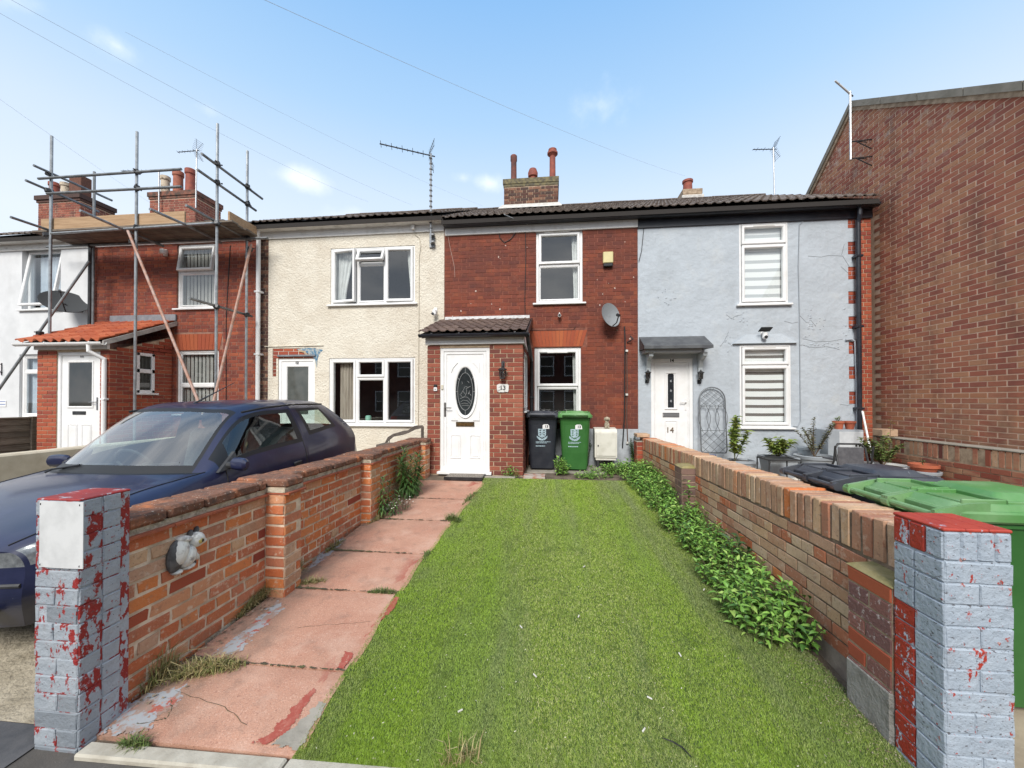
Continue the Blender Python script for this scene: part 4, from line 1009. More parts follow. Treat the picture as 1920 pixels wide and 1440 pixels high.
# lead-topped canopy on two shaped brackets
ca_, cb_ = aty(1196, 652, YF - .42), aty(1338, 652, YF - .42)
zc = aty(1260, 653, YF - .42).z; zk = aty(1260, 641, YF).z
m = MB(); m.prism([(X14a + .02, YF - .42, zc), (X14a + .02, YF - .42, zc + .05), (X14a + .02, YF - .005, zk + .10), (X14a + .02, YF - .005, zc + .02)], (cb_.x - X14a - .02, 0, 0)); cn = m.build('canopy', LEAD, h14)
cn.data.materials.clear(); cn.data.materials.append(M('dark lead sheet', (.055, .058, .065), (.09, .095, .10), 7, rough=.5))
m = MB(); m.box(X14a + .06, cb_.x - .16, YF - .34, YF - .004, zc - .06, zc + .018, .006); m.build('lintel_board', M('grey painted wood', (.30, .31, .32), rough=.7), h14)
for px in (1214, 1311):
    x = aty(px, 690, YF).x; m = MB(); zt_ = zc - .06
    m.prism([(x - .035, YF - .004, zt_), (x - .035, YF - .30, zt_), (x - .035, YF - .29, zt_ - .06), (x - .035, YF - .15, zt_ - .12), (x - .035, YF - .07, zt_ - .26), (x - .035, YF - .05, zt_ - .45), (x - .035, YF - .004, zt_ - .50)], (.07, 0, 0)); m.build('bracket', M('pale grey bracket paint', (.42, .46, .48), rough=.6), h14)
m = MB(); m.box(X14a + .002, X14b - .025, YF - .03, YF - .002, ZE - .02, ZE + .165, .004); m.build('fascia', NAVY, h14)
m = MB(); m.box(X14a + .002, X14b - .02, YF - .20, YF - .032, ZE + .14, ZE + .16); m.build('soffit', BLACKP, h14)
gutter(h14, X14a + .03, X14b - .0, YF - .12, ZE + .19, NAVY, .058, 5)
x = aty(1611, 600, YF - .09).x
m = MB(); m.tube([(x, YF - .12, ZE + .14), (x, YF - .12, ZE + .0), (x, YF - .085, ZE - .12), (x, YF - .085, .02)], .036, 12)
for z in (1.1, 2.55, 3.8): m.box(x - .055, x + .055, YF - .125, YF - .002, z - .02, z + .02, .004)
m.build('downpipe', NAVY, h14)
m = MB(); m.tube([aty(1586, 637, YF - .03), aty(1597, 636, YF - .03), aty(1603, 640, YF - .03), aty(1606, 720, YF - .03), aty(1607, 806, YF - .03)], .014, 8); m.build('conduit', M('grey conduit', (.40, .43, .47), rough=.5), h14)
GREYC = M('grey painted cable', (.30, .33, .36), rough=.7)
cable(h14, [(1511, 408), (1499, 422), (1497, 500), (1499, 580), (1500, 680), (1501, 790), (1496, 800), (1487, 799)], YF - .012, .007, GREYC)
cable(h14, [(1204, 404), (1207, 430), (1203, 470), (1198, 490)], YF - .02, .006)
for pts in ([(1515, 480), (1540, 482), (1553, 479), (1580, 480), (1593, 501)], [(1578, 478), (1583, 458)], [(1505, 635), (1530, 641), (1555, 640), (1580, 636)], [(1505, 647), (1528, 652), (1550, 650), (1574, 655)], [(1362, 590), (1372, 598), (1380, 592), (1392, 590)], [(1350, 650), (1358, 640), (1366, 622)], [(1577, 500), (1590, 512)], [(1575, 758), (1590, 760), (1598, 757)], [(1500, 592), (1512, 605), (1520, 600), (1530, 612)], [(1470, 602), (1485, 606), (1496, 604)]):
    cable(h14, pts, YF - .001, .003, M('render crack', (.16, .17, .18), rough=1), 'render_crack')
roof(h14, X14a, X14b - .06, mat=TILE, seed=4)
a, b = aty(1281, 372, 11.3), aty(1316, 372, 11.3); zt = aty(1300, 356, 11.3).z
c14 = chimney(h14, a.x, b.x, 11.3, 11.8, 6.0, zt, BR11P, MORT_DARK, over=.015)
pot(c14, ((a.x + b.x) / 2 - .03, 11.6, zt), aty(1297, 338, 11.6).z - zt, .13, POTR)
m = MB(); m.box(a.x - .05, b.x + .05, 11.24, 11.3, 6.4, aty(1300, 366, 11.3).z, .02); m.build('flashing', bpy.data.materials['pale mortar flaunching'], c14)
ZE = 4.62
# =================================================================== No 12 : cream pebbledash
h12 = thing('terraced_house', 'cream pebbledashed house between the scaffolded house and the porch', 'house', (-4.1, 9, 0))
X12a, X12p, X12b = aty(487, 600, YF).x, aty(503, 600, YF).x, X13a
w12u, w12l, dd = bx(620, 463, 778, 570, YF), bx(617, 671, 778, 796, YF), bx(521, 672, 590, 872, YF)
d12 = (dd[0], dd[1], -.02, dd[3])
ex = bx(511, 653, 592, 671, YF); exl = bx(511, 671, 518, 706, YF); exr = bx(591, 671, 595, 704, YF)
# the render stops above and beside the door where an older porch was taken away
EX = (ex[0], ex[1], d12[3] + .001, ex[3], .018, 1); EXL = (exl[0], exl[1], exl[2], d12[3], .018, 1)
facade(h12, 'wall', X12p, X12b - .002, -.1, ZE + .3, YF, [w12u, w12l, d12, EX, EXL], PEBBLE)
bricks(h12, (0, YF + .018), 0, EX[0] + .004, EX[1] - .004, EX[2], EX[3], BR11P, limit=20, seed=21)
bricks(h12, (0, YF + .018), 0, EXL[0] + .004, EXL[1] - .003, EXL[2], EXL[3], BR11, limit=12, seed=22)
m = MB(); m.box(X12a + .002, X12p - .001, YF + .012, YF + .3, -.1, ZE + .3); q12 = m.build('quoin', MORT_DARK, h12)
bricks(q12, (0, YF + .012), 0, X12a + .004, X12p - .004, -.075, .075 * 62, BRC, limit=70, seed=23, bond='header')
m = MB(); q = [aty(a, b, YF - .002) for a, b in ((556, 655), (572, 652), (590, 653), (606, 656), (600, 662), (596, 671), (594, 690), (590, 672), (578, 663), (562, 658))]
m.add([(p.x, YF - .003, p.z) for p in q], [tuple(range(len(q)))]); m.build('paint_splash', M('splashed blue paint', (.06, .17, .28), (.38, .40, .38), 22, .45, .58, rough=.7), h12)
m = MB(); q = [aty(a, b, YF) for a, b in ((560, 656), (572, 658), (576, 664), (590, 665), (588, 668), (574, 667), (570, 661), (560, 659))]
m.prism([(p.x, YF + .002, p.z) for p in q], (0, -.012, 0)); m.build('mortar_lump', MORT_CREAM, h12)
a, b = aty(497, 650, YF), aty(607, 650, YF); m = MB(); m.prism([(a.x, YF - .022, a.z - .008), (b.x, YF - .022, b.z + .02), (b.x, YF - .022, b.z + .028), (a.x, YF - .022, a.z + .004)], (0, .021, 0)); m.build('render_stop', PEBBLE, h12)
window(h12, *w12u, YF, [(0, .315, 0, 1, 'left', .16), (.315, .66, 0, .27, 'top', .42), (.315, .66, .27, 1, 'fixed'), (.66, 1, 0, 1, 'right', .05)], inset=.012, fw=.04,
       fill=[('drape', .02, .22, .45, FABW, 4), ('drape', .90, 1, -.4, FABW, 3)], label='upper three light window with its small vent propped open')
window(h12, *w12l, YF, [(0, .315, 0, 1, 'sash'), (.315, .66, 0, .29, 'sash'), (.315, .66, .29, 1, 'fixed'), (.66, 1, 0, 1, 'sash')], inset=.012, fw=.04,
       fill=[('drape', .08, .26, 0, FABC, 5)], label='lower three light window with a beige curtain')
f, (a, b, c, d) = door_base(h12, *d12, YF + .02)
f.ring(a, b, c, d, YF + .035, YF + .08, .12, .012); f.box(a + .11, b - .11, YF + .05, YF + .07, c + .1, .95)
dr = f.build('door', UPVC, h12)
m = MB(); m.add([(a + .11, YF + .055, .95), (b - .11, YF + .055, .95), (b - .11, YF + .055, d - .11), (a + .11, YF + .055, d - .11)], [(0, 1, 2, 3)]); m.build('pane', M('dark frosted door glass', (.05, .058, .052), (.085, .09, .082), 3, rough=.12, spec=.7), dr)
q = aty(555, 680, YF); text('12', .075, INK, (q.x, YF + .028, q.z), dr, 'numeral', ext=.002, bold=.003)
m = MB(); q0, q1 = aty(521, 668, YF), aty(592, 668, YF); m.box(q0.x, q1.x, YF - .03, YF + .015, q0.z - .012, q0.z + .025, .004); m.build('drip_strip', LEAD, h12)
m = MB(); m.box(X12a + .01, X12b - .001, YF - .03, YF - .002, ZE + .0, ZE + .165, .004); m.build('fascia', WHITE, h12)
m = MB(); m.box(X12a + .01, X12b - .001, YF - .20, YF - .032, ZE + .14, ZE + .164); m.build('soffit', GUTW, h12)
gutter(h12, X12a - .02, X12b + .02, YF - .12, ZE + .19, GUTW, .06, 5)
x = aty(484.5, 600, YF - .08).x
m = MB(); m.tube([(x + .02, YF - .12, ZE + .15), (x, YF - .12, ZE + .05), (x, YF - .09, ZE - .05), (x, YF - .09, .02)], .042, 12)
for z in (.9, 2.2, 3.5): m.box(x - .06, x + .06, YF - .135, YF - .002, z - .02, z + .02, .004)
m.build('downpipe', UPVC, h12)
roof(h12, X12a, X12b, zE=4.86, zR=6.76, mat=TILE, seed=6)
cable(h12, [(770, 431), (778, 440), (786, 446), (789, 460), (786, 480), (785, 640), (784, 800)], YF - .014, .006, M('cream cable', (.52, .47, .38), rough=.7))
p = aty(775, 426, YF - .06); m = MB(); m.box(p.x - .03, p.x + .03, YF - .1, YF - .03, p.z - .05, p.z + .05, .006); m.build('cable_box', GUTW, h12)
# something pale green standing on the sill inside
m = MB(); q = bx(689, 778, 701, 790, YF + .3); m.lathe([(.055, 0), (.06, .02), (.06, .10), (.05, .125), (.02, .13)], ((q[0] + q[1]) / 2, YF + .2, q[2]), 14); o = m.build('diffuser', M('mint green plastic', (.25, .52, .40), rough=.5), None, smooth=True); tag(o, 'mint green tub on the sill behind the lower window of the cream house', 'tub')
# =================================================================== No 11 : red brick behind the scaffold
h11 = thing('terraced_house', 'red brick house behind the scaffolding with dark slate roof', 'house', (-8.1, 9, 0))
X11a, X11b = aty(172, 600, YF).x, X12a
w11u, w11l = bx(332, 457, 405, 578, YF), bx(331, 657, 410, 776, YF)
facade(h11, 'wall', X11a + .002, X11b - .002, -.1, ZE + .3, YF, [w11u, w11l], M('brown mortar', (.30, .16, .115), (.21, .10, .075), 8, rough=.95, bump=.4))
ar = (w11l[0] - .06, w11l[1] + .10, w11l[3] + .01, w11l[3] + .36)
bricks(h11, (0, YF), 0, X11a + .01, X11b - .01, .0, ZE + .05, BR11, holes=[w11u, w11l, ar], limit=300, seed=31, bond='flemish', proud=.006, gap=.009, hide=[(60, 600, 322, 900), (200, 765, 690, 900)], drop=lambda x, y, z: x < -8.3 and z < 2.5)
arch(h11, w11l[0] - .01, w11l[1] + .02, ar[2], ar[3] - .01, 12, YF, .07)
window(h11, *w11u, YF, [(0, 1, 0, .43, 'top', .16), (0, 1, .43, 1, 'fixed')], inset=.03, fw=.05, fill=[('vertical', 10)], label='upper window with its top light pushed open')
window(h11, *w11l, YF, [(0, 1, 0, .55, 'fixed'), (0, 1, .55, 1, 'fixed')], inset=.03, fw=.05, fill=[('vertical', 10)], label='lower window with vertical blinds')
m = MB(); m.box(X11a + .01, X11b - .001, YF - .03, YF - .002, ZE + .0, ZE + .165, .004); m.build('fascia', WHITE, h11)
m = MB(); m.box(X11a + .01, X11b - .001, YF - .20, YF - .032, ZE + .14, ZE + .164); m.build('soffit', GUTW, h11)
gutter(h11, X11a + .02, X11b - .03, YF - .12, ZE + .19, NAVY, .055, 5)
m = MB(); m.box(X11a - .04, X11a + .035, YF - .05, YF - .001, .3, ZE + .1, .004); m.build('corner_strip', WHITE, h11)
x = aty(169, 600, YF - .10).x; m = MB(); m.tube([(x, YF - .11, ZE + .14), (x, YF - .11, .1)], .034, 10); m.build('downpipe', METALD, h11)
roof(h11, X11a, X11b, zE=4.86, zR=6.7, mat=SLATE, kind='flat', seed=7, wid=.30, gauge=.33)
cable(h11, [(432, 460), (428, 520), (424, 600), (424, 700), (424, 770)], YF - .012, .008)
a, b = aty(281, 405, 10.6), aty(366, 405, 10.6); zt = aty(325, 361, 10.6).z
c11 = chimney(h11, a.x, b.x, 10.6, 11.5, 6.1, zt, BRC2, MORT_PALE, over=.05, bandmat=M('sooty brick band', (.22, .09, .06), (.07, .05, .04), 7, rough=.95, bump=.5))
for px, py, pr, mt in ((310, 331, .12, M('cream clay pot', (.50, .42, .32), (.16, .13, .10), 8, .5, .62, rough=.8)), (334, 322, .135, M('clay pot', (.36, .12, .07), (.26, .09, .06), 9, rough=.8)), (357, 318, .135, POTR)):
    b_ = aty(px, 361, 11.0); pot(c11, (b_.x, 11.0, zt), aty(px, py, 11.0).z - zt, pr, mt)
# its porch
p11 = thing('brick_porch', 'red brick porch with orange pantiles, white gutter and half glazed door', 'porch', (-9, 6.9, 0))
YQ = 6.33; XQa, XQb = aty(70, 760, YQ).x, aty(204, 760, YQ).x
zf = aty(140, 655, YQ).z
dd = bx(106, 660, 188, 850, YQ); d11 = (dd[0], dd[1], .05, dd[3])
sy0, sy1 = atx(255, 700, XQb).y, atx(289, 700, XQb).y
sz0, sz1 = atx(270, 737, XQb).z, atx(270, 662, XQb).z
sidetop = lambda u: zf + .03 + u * .36
m = MB()
m.box(XQa, d11[0], YQ, YQ + .1, -.1, zf); m.box(d11[1], XQb, YQ, YQ + .1, -.1, zf); m.box(d11[0], d11[1], YQ, YQ + .1, d11[3], zf); m.box(d11[0], d11[1], YQ + .01, YQ + .1, -.1, .05)
m.box(XQb - .1, XQb, YQ + .1, sy0, -.1, zf + .0); m.box(XQb - .1, XQb, sy1, YF - .01, -.1, zf + .2); m.box(XQb - .1, XQb, sy0, sy1, -.1, sz0); m.box(XQb - .1, XQb, sy0, sy1, sz1, zf + .1)
m.prism([(XQb - .1, YQ + .1, zf), (XQb - .1, YF - .01, zf), (XQb - .1, YF - .01, zf + .40)], (.1, 0, 0))
m.box(XQa, XQa + .1, YQ + .1, YF - .01, -.1, zf)
m.build('wall', MORT_CREAM, p11)
bricks(p11, (0, YQ), 0, XQa, XQb, 0, .075 * int(zf / .075), BR11P, holes=[(d11[0], d11[1], 0, d11[3])], limit=150, seed=41, hide=[(60, 790, 210, 900)])
bricks(p11, (XQb, YQ), rad(90), 0, YF - YQ - .01, 0, .075 * int(zf / .075 + 6), BR11P, holes=[(sy0 - YQ, sy1 - YQ, sz0, sz1)], limit=150, seed=42, top=lambda u: zf - .02 + u * .36)
m = MB()
for a, b, c, d in ((sy0, sy1, sz0, sz0 + .06), (sy0, sy1, sz1 - .06, sz1), (sy0, sy0 + .06, sz0, sz1), (sy1 - .06, sy1, sz0, sz1), (sy0, sy1, sz0 + (sz1 - sz0) * .50, sz0 + (sz1 - sz0) * .6)): m.box(XQb - .05, XQb + .02, a, b, c, d, .006)
m.box(XQb, XQb + .06, sy0 - .05, sy1 + .05, sz0 - .035, sz0 + .001, .005)
sw = m.build('window', UPVC, p11)
for c, d in ((sz0, sz0 + (sz1 - sz0) * .5), (sz0 + (sz1 - sz0) * .6, sz1)):
    m = MB(); m.add([(XQb - .01, sy0 + .05, c), (XQb - .01, sy1 - .05, c), (XQb - .01, sy1 - .05, d), (XQb - .01, sy0 + .05, d)], [(0, 1, 2, 3)]); m.build('pane', M('dim porch glass', (.05, .05, .045), rough=.05, spec=.8) if 'dim porch glass' not in bpy.data.materials else bpy.data.materials['dim porch glass'], sw)
f, (a, b, c, d) = door_base(p11, *d11, YQ + .012)
f.box(a, b, YQ + .035, YQ + .075, c, d, .004)
gz0 = aty(150, 762, YQ).z; gz1 = d - .14; yl = YQ + .035
f.ring(a + .13, b - .13, gz0 - .03, gz1 + .03, yl - .014, yl, .035, .012)
for sx in (0, 1): panel(f, a + .14 + sx * .30, a + .36 + sx * .30, c + .13, gz0 - .33, yl)
dr = f.build('door', UPVC, p11)
m = MB(); m.add([(a + .165, yl - .003, gz0), (b - .165, yl - .003, gz0), (b - .165, yl - .003, gz1), (a + .165, yl - .003, gz1)], [(0, 1, 2, 3)]); m.build('pane', M('dark door glass', (.02, .022, .02), (.035, .034, .03), 4, rough=.04, spec=.9), dr)
lz = gz0 - .12; m = MB(); m.box((a + b) / 2 - .16, (a + b) / 2 + .12, yl - .012, yl, lz - .035, lz + .03, .004); m.build('letterbox', METALD, dr)
handle(dr, b - .05, aty(182, 757, YQ).z, yl, -1)
q = aty(150, 667, YQ); text('11', .085, INK, (q.x, yl - .006, q.z), dr, 'numeral', ext=.002, bold=.003)
# pantiled lean-to roof
zt0, zt1 = aty(140, 641, 6.12).z, aty(250, 604, YF).z
m = MB(); m.prism([(XQa - .10, 6.16, zt0), (XQa - .10, YF - .005, zt1 - .03), (XQa - .10, YF - .005, zt1 - .10), (XQa - .10, 6.2, zt0 - .05)], (XQb - XQa + .20, 0, 0)); rb = m.build('roof', WOOD_D, p11)
tiled(rb, XQa - .14, XQb + .10, 6.11, zt0 + .01, YF - .02, zt1 - .02, 'pan', .205, .26, TILEO, seed=9)
m = MB(); m.box(XQa - .02, XQb + .02, YQ - .05, YQ - .004, zf - .005, zt0 - .02, .004); m.build('fascia', WHITE, p11)
m = MB(); m.prism([(XQb + .102, 6.14, zt0 - .07), (XQb + .102, YF - .01, zt1 - .10), (XQb + .102, YF - .01, zt1 - .01), (XQb + .102, 6.14, zt0 + .02)], (.022, 0, 0)); m.build('verge_board', M('grey verge', (.45, .43, .40), (.3, .29, .27), 9, rough=.8), p11)
gutter(p11, XQa - .18, XQb + .14, 6.13, zt0 - .01, UPVC, .055, 4)
m = MB(); x = XQb - .04; m.tube([(XQb - .16, 6.13, zt0 - .05), (XQb - .16, 6.13, zt0 - .17), (x, YQ - .05, zt0 - .30), (x, YQ - .05, zt0 - .42), (x, YQ - .05, .05)], .036, 12)
m.box(x - .05, x + .05, YQ - .09, YQ - .003, 1.25, 1.28, .004); m.build('downpipe', UPVC, p11)
m = MB(); m.box(XQa + .05, XQb + .12, YF - .05, YF - .012, zt1 - .0, zt1 + .14, .006); m.build('flashing', LEAD, p11)
# =================================================================== No 10 : white render at the left edge
h10 = thing('terraced_house', 'white rendered house at the left edge of the row', 'house', (-12, 9, 0))
X10a, X10b = -14.4, X11a
w10u, w10l = bx(41, 463, 114, 580, YF), bx(36, 664, 112, 783, YF)
facade(h10, 'wall', X10a, X10b - .002, -.1, ZE + .3, YF, [w10u, w10l], REND_W)
window(h10, *w10u, YF, [(0, 1, 0, 1, 'top', .15)], inset=.10, fw=.07, fill=[('drape', .12, 1, 0, M('blue white net', (.50, .56, .62), (.42, .48, .55), 9, rough=.9), 7)], label='upper window pushed open at the bottom')
window(h10, *w10l, YF, [(0, 1, 0, .26, 'fixed'), (0, 1, .26, 1, 'fixed')], inset=.05, fw=.06, fill=[('drape', 0, 1, 0, bpy.data.materials['blue white net'], 8)])
m = MB(); m.box(X10a, X10b - .001, YF - .03, YF - .002, ZE + .0, ZE + .165, .004); m.build('fascia', GUTW, h10)
m = MB(); m.box(X10a, X10b - .001, YF - .20, YF - .032, ZE + .14, ZE + .164); m.build('soffit', GUTW, h10)
gutter(h10, X10a, X10b - .05, YF - .12, ZE + .19, GUTW, .055, 5)
roof(h10, X10a, X10b, zE=4.86, zR=6.8, mat=TILE, seed=10)
a, b = aty(72, 410, 10.5), aty(150, 410, 10.5); zt = aty(110, 368, 10.5).z
c10 = chimney(h10, a.x, b.x, 10.5, 11.4, 6.1, zt, BRC2, MORT_PALE, over=.07, bandmat=BRC)
for px, py, pr, mt in ((102, 343, .13, POTR), (124, 344, .13, bpy.data.materials['cream clay pot'])):
    b_ = aty(px, 368, 10.95); pot(c10, (b_.x, 10.95, zt), aty(px, py, 10.95).z - zt, pr, mt)
m = MB(); p0, p1 = aty(140, 334, 10.95), aty(162, 366, 10.95); m.box(p0.x, p1.x, 10.8, 11.1, zt - .02, p0.z, .01); m.build('pot', BRC, c10)
# =================================================================== tall brick building on the right
XB = 5.80
tall = thing('brick_building', 'tall brick building with blank gable wall and stone coping beside the terrace', 'building', (XB, 6, 0))
A0, A1, A2 = atx(1515, 372, XB), atx(1599, 198, XB), atx(1920, 166, XB)
s1 = (A1.z - A0.z) / (A0.y - A1.y); s2 = (A1.z - A2.z) / (A1.y - A2.y)
gtop = lambda y: A1.z - (y - A1.y) * s1 if y > A1.y else A1.z - (A1.y - y) * s2
yn, yf = 2.6, 11.5
poly = [(XB, yf, -.4), (XB, yf, gtop(yf)), (XB, A1.y, A1.z), (XB, yn, gtop(yn)), (XB, yn, -.4)]
m = MB(); m.prism([Vector(p) + Vector((.01, 0, 0)) for p in poly], (7, 0, 0)); m.build('wall', MORT_PALE, tall)
bricks(tall, (XB + .01, yf), rad(-90), 0, yf - yn, -.375, 7.05, BRB, top=lambda u: gtop(yf - u) - .03, limit=300, seed=51, proud=.004, gap=.0115, ch=.002,
       drop=lambda x, y, z: (y > 7.62 and z < 4.6) or (y > 11) or y < 3.6 and z > 9, hide=[(1480, 780, 1920, 1000)])
def slopebar(mb, y0, y1, dz0, dz1, xo, xi):
    mb.prism([(XB + xo, y0, gtop(y0) + dz0), (XB + xo, y1, gtop(y1) + dz0), (XB + xo, y1, gtop(y1) + dz1), (XB + xo, y0, gtop(y0) + dz1)], (xi - xo, 0, 0))
n = 9
for y0, y1, n in ((yf, A1.y, 5), (A1.y, yn, 8)):
    for i in range(n):
        a, b = y0 + (y1 - y0) * i / n, y0 + (y1 - y0) * (i + 1) / n; e = .006 * (1 if b > a else -1)
        m = MB(); slopebar(m, a + (e if i else 0), b - (e if i < n - 1 else 0), -.02, .10, -.05, .3); m.build('coping_stone', COPING, tall)
m = MB(); slopebar(m, yf, A1.y, -.10, -.021, -.025, .05); slopebar(m, A1.y, yn, -.10, -.021, -.025, .05); m.build('coping_bed', MORT_DARK, tall)
m = MB()
m.prism([(XB + .3, yf, gtop(yf) + .02), (XB + .3, A1.y, A1.z + .02), (XB + .3, yn - .2, gtop(yn - .2) + .02), (XB + .3, yn - .2, gtop(yn - .2) - .1), (XB + .3, A1.y, A1.z - .1), (XB + .3, yf, gtop(yf) - .1)], (6.8, 0, 0)); m.build('roof', SLATE, tall)
# =================================================================== left garden wall of orange brick
lw = thing('garden_wall', 'old orange brick garden wall with tiled coping between car and path', 'wall', (-2.26, 4, 0))
LWX, LWB = -2.155, -2.375
LY0, LY1 = 1.735, 6.30
ltop = lambda y: .652 - .010 * (y - 1.75)
def corebox(mb, x0, x1, y0, y1, zt, zb=-.5, off=.004):
    vs = [(x, y, z) for x in (x0, x1) for y in (y0, y1) for z in (zb, None)]
    vs = [(x, y, (zt(y) if z is None else z)) for x, y, z in vs]
    return mb.add(vs, [(0, 1, 3, 2), (4, 6, 7, 5), (0, 4, 5, 1), (2, 3, 7, 6), (1, 5, 7, 3), (0, 2, 6, 4)])
m = MB(); corebox(m, LWB, LWX, LY0, LY1, lambda y: ltop(y) - .07)
PIL = [(2.71, 2.90, -2.0), (4.16, 4.40, -2.035), (6.08, 6.305, -2.05)]
for a, b, x in PIL: corebox(m, LWX - .02, x, a, b, lambda y: ltop(y) - .05)
m.build('wall', MORT_OLD, lw)
skip = [(a - LY0 - .004, b - LY0 + .004, -1, 2) for a, b, x in PIL]
zt = ltop(LY0) - .112
bricks(lw, (LWX, LY0), rad(90), 0, LY1 - LY0, zt - 11 * .0785, zt, BRO, holes=skip, course=.0785, L=.222, gap=.0165, proud=.0065, ch=.004, irr=.0055, jit=.0015, bond='garden', limit=225, seed=61, slope=-.010,
       drop=lambda x, y, z: z < g(y) - .03, mats=[(BRO, .84), (BRR, .12), (BR11P, .04)])
bricks(lw, (LWB, LY1), rad(-90), 0, LY1 - LY0, zt - .05 - 10 * .0785, zt - .05, BRO, course=.0785, L=.222, gap=.013, proud=.006, limit=0, seed=62)
for k, (a, b, x) in enumerate(PIL):
    zt = ltop(a) - .10
    bricks(lw, (LWX - .0, a), 0, .006, x - LWX, zt - 11 * .0785, zt, BRO, course=.0785, L=.222, gap=.0165, proud=.0065, ch=.004, irr=.0055, bond='stretch', limit=14, seed=63 + k, drop=lambda x, y, z: z < g(y) - .03)
    bricks(lw, (x, a), rad(90), 0, b - a, zt - 11 * .0785, zt, BRO, course=.0785, L=.222, gap=.0165, proud=.0065, ch=.004, irr=.0055, bond='stretch', limit=18, seed=73 + k, drop=lambda x, y, z: z < g(y) - .03, mats=[(BRO, .7), (BRR, .3)])
COPB = M('lichened coping brick', (1, 1, 1), ramp=[(.20, .09, .055), (.15, .07, .045), (.26, .11, .06)], layers=[((.48, .17, .07), 5, .52, .68, .75), ((.06, .045, .038), 16, .48, .66, .8), ((.60, .54, .44), 70, .60, .67, .85)], rough=.95, bump=1, bscale=60, bdist=.008)
y = LY0 + .0; r_ = random.Random(4); k = 0
m1, m2 = MB(), MB()
def copingrun(y0, y1, x0, x1, up, lab):
    y = y0; i = 0
    while y < y1 - .05:
        l = min(.222 + r_.uniform(-.01, .01), y1 - y); 
        if y1 - y - l < .06: l = y1 - y
        zc = ltop(y + l / 2) + up
        mb = MB(); mb.box(x0 + r_.uniform(-.004, .004), x1 + r_.uniform(-.005, .005), y + .004, y + l - .004, zc - .064, zc + r_.uniform(-.003, .003), .014, tr=lambda p: p + Vector((r_.uniform(-.004, .004), r_.uniform(-.002, .002), r_.uniform(-.003, .003) -.010 * (p.y - y - l / 2))))
        o = mb.build('brick', COPB, lw)
        y += l; i += 1
segs = []
prev = LY0
for a, b, x in PIL: segs += [(prev, a - .012, LWX + .028, 0), (a - .012, b + .012, x + .028, .012)]; prev = b + .012
for a, b, x1, up in segs:
    copingrun(a, b, LWB - .02, x1, up, '')
    m1.add([(xx, yy, ltop(yy) + up + dz) for xx in (LWB - .005, x1 - .016) for yy in (a, b) for dz in (-.098, -.0645)], [(0, 1, 3, 2), (4, 6, 7, 5), (0, 4, 5, 1), (2, 3, 7, 6), (1, 5, 7, 3), (0, 2, 6, 4)])
    n = max(1, round((b - a) / .26))
    for i in range(n):
        ya, yb = a + (b - a) * i / n + .003, a + (b - a) * (i + 1) / n - .003; s = r_.uniform(-.005, .005)
        m2.add([(xx + (s if xx > LWX - .1 else 0), yy, ltop(yy) + up + dz) for xx in (LWB - .03, x1 + .012) for yy in (ya, yb) for dz in (-.113, -.0985)], [(0, 1, 3, 2), (4, 6, 7, 5), (0, 4, 5, 1), (2, 3, 7, 6), (1, 5, 7, 3), (0, 2, 6, 4)])
m1.build('mortar_bed', M('pebbly mortar', (.55, .47, .36), (.32, .27, .2), 22, .45, .6, rough=1, bump=1.2, bscale=50, bdist=.012, layers=[((.2, .16, .13), 45, .62, .72, .8)]), lw)
m2.build('creasing_tile', M('red creasing tile', (.38, .105, .05), (.28, .08, .045), 16, rough=.9), lw)
# animal ornament on the wall
OW = M('chalky white ornament paint', (.66, .66, .62), (.30, .29, .28), 26, .5, .66, rough=.7, bump=.4, bscale=90)
OB = M('dark grey ornament paint', (.05, .05, .052), (.12, .12, .12), 20, rough=.7)
oc = atx(341, 1034, LWX)
orn = thing('animal_ornament', 'white and grey crouching squirrel ornament fixed to the orange brick wall', 'ornament', (LWX, oc.y, oc.z))
def blob(parent, name, c, r, mat, rot=0, n=14, squash=1):
    """c, r in (y, z) on the wall, x thickness r[2]"""
    mb = MB(); ca_, sa_ = math.cos(rot), math.sin(rot); vs, fs = [], []
    for i in range(9):
        th = math.pi * i / 8
        for k in range(n):
            a = 2 * math.pi * k / n
            u, v, w = r[0] * math.sin(th) * math.cos(a), r[1] * math.cos(th), r[2] * math.sin(th) * math.sin(a)
            vs.append((LWX + .02 + w + (c[2] if len(c) > 2 else 0), oc.y + c[0] + u * ca_ - v * sa_, oc.z + c[1] + u * sa_ + v * ca_))
    for i in range(8):
        for k in range(n): fs.append((i * n + k, i * n + (k + 1) % n, (i + 1) * n + (k + 1) % n, (i + 1) * n + k))
    mb.add(vs, fs); return mb.build(name, mat, parent, smooth=True)
blob(orn, 'tail', (-.040, .012), (.050, .082, .05), OW, -.25)
blob(orn, 'tail_edge', (-.056, -.005), (.050, .092, .035), OB, -.15)
blob(orn, 'tail_tip', (-.012, .078), (.040, .020, .045), OW, -.2)
blob(orn, 'body', (.005, -.025), (.050, .066, .055), OW, -.2)
blob(orn, 'head', (.060, .050, .005), (.050, .046, .048), OW, -.5)
for a, b in ((.070, .100), (.030, .092)): blob(orn, 'ear', (a, b), (.011, .026, .018), OB, -.3)
blob(orn, 'eye', (.058, .046, .042), (.020, .018, .013), M('yellow eye', (.42, .34, .10), rough=.3)); blob(orn, 'pupil', (.062, .046, .052), (.009, .010, .006), INK)
blob(orn, 'muzzle', (.098, .030, .012), (.022, .018, .024), OW)
blob(orn, 'paw', (.045, -.04, .02), (.016, .032, .022), OW, .5); blob(orn, 'foot', (.02, -.092), (.036, .015, .035), OW, .2); blob(orn, 'foot', (-.05, -.097), (.03, .014, .03), OW); blob(orn, 'belly_shadow', (.04, -.085), (.03, .02, .02), OB)
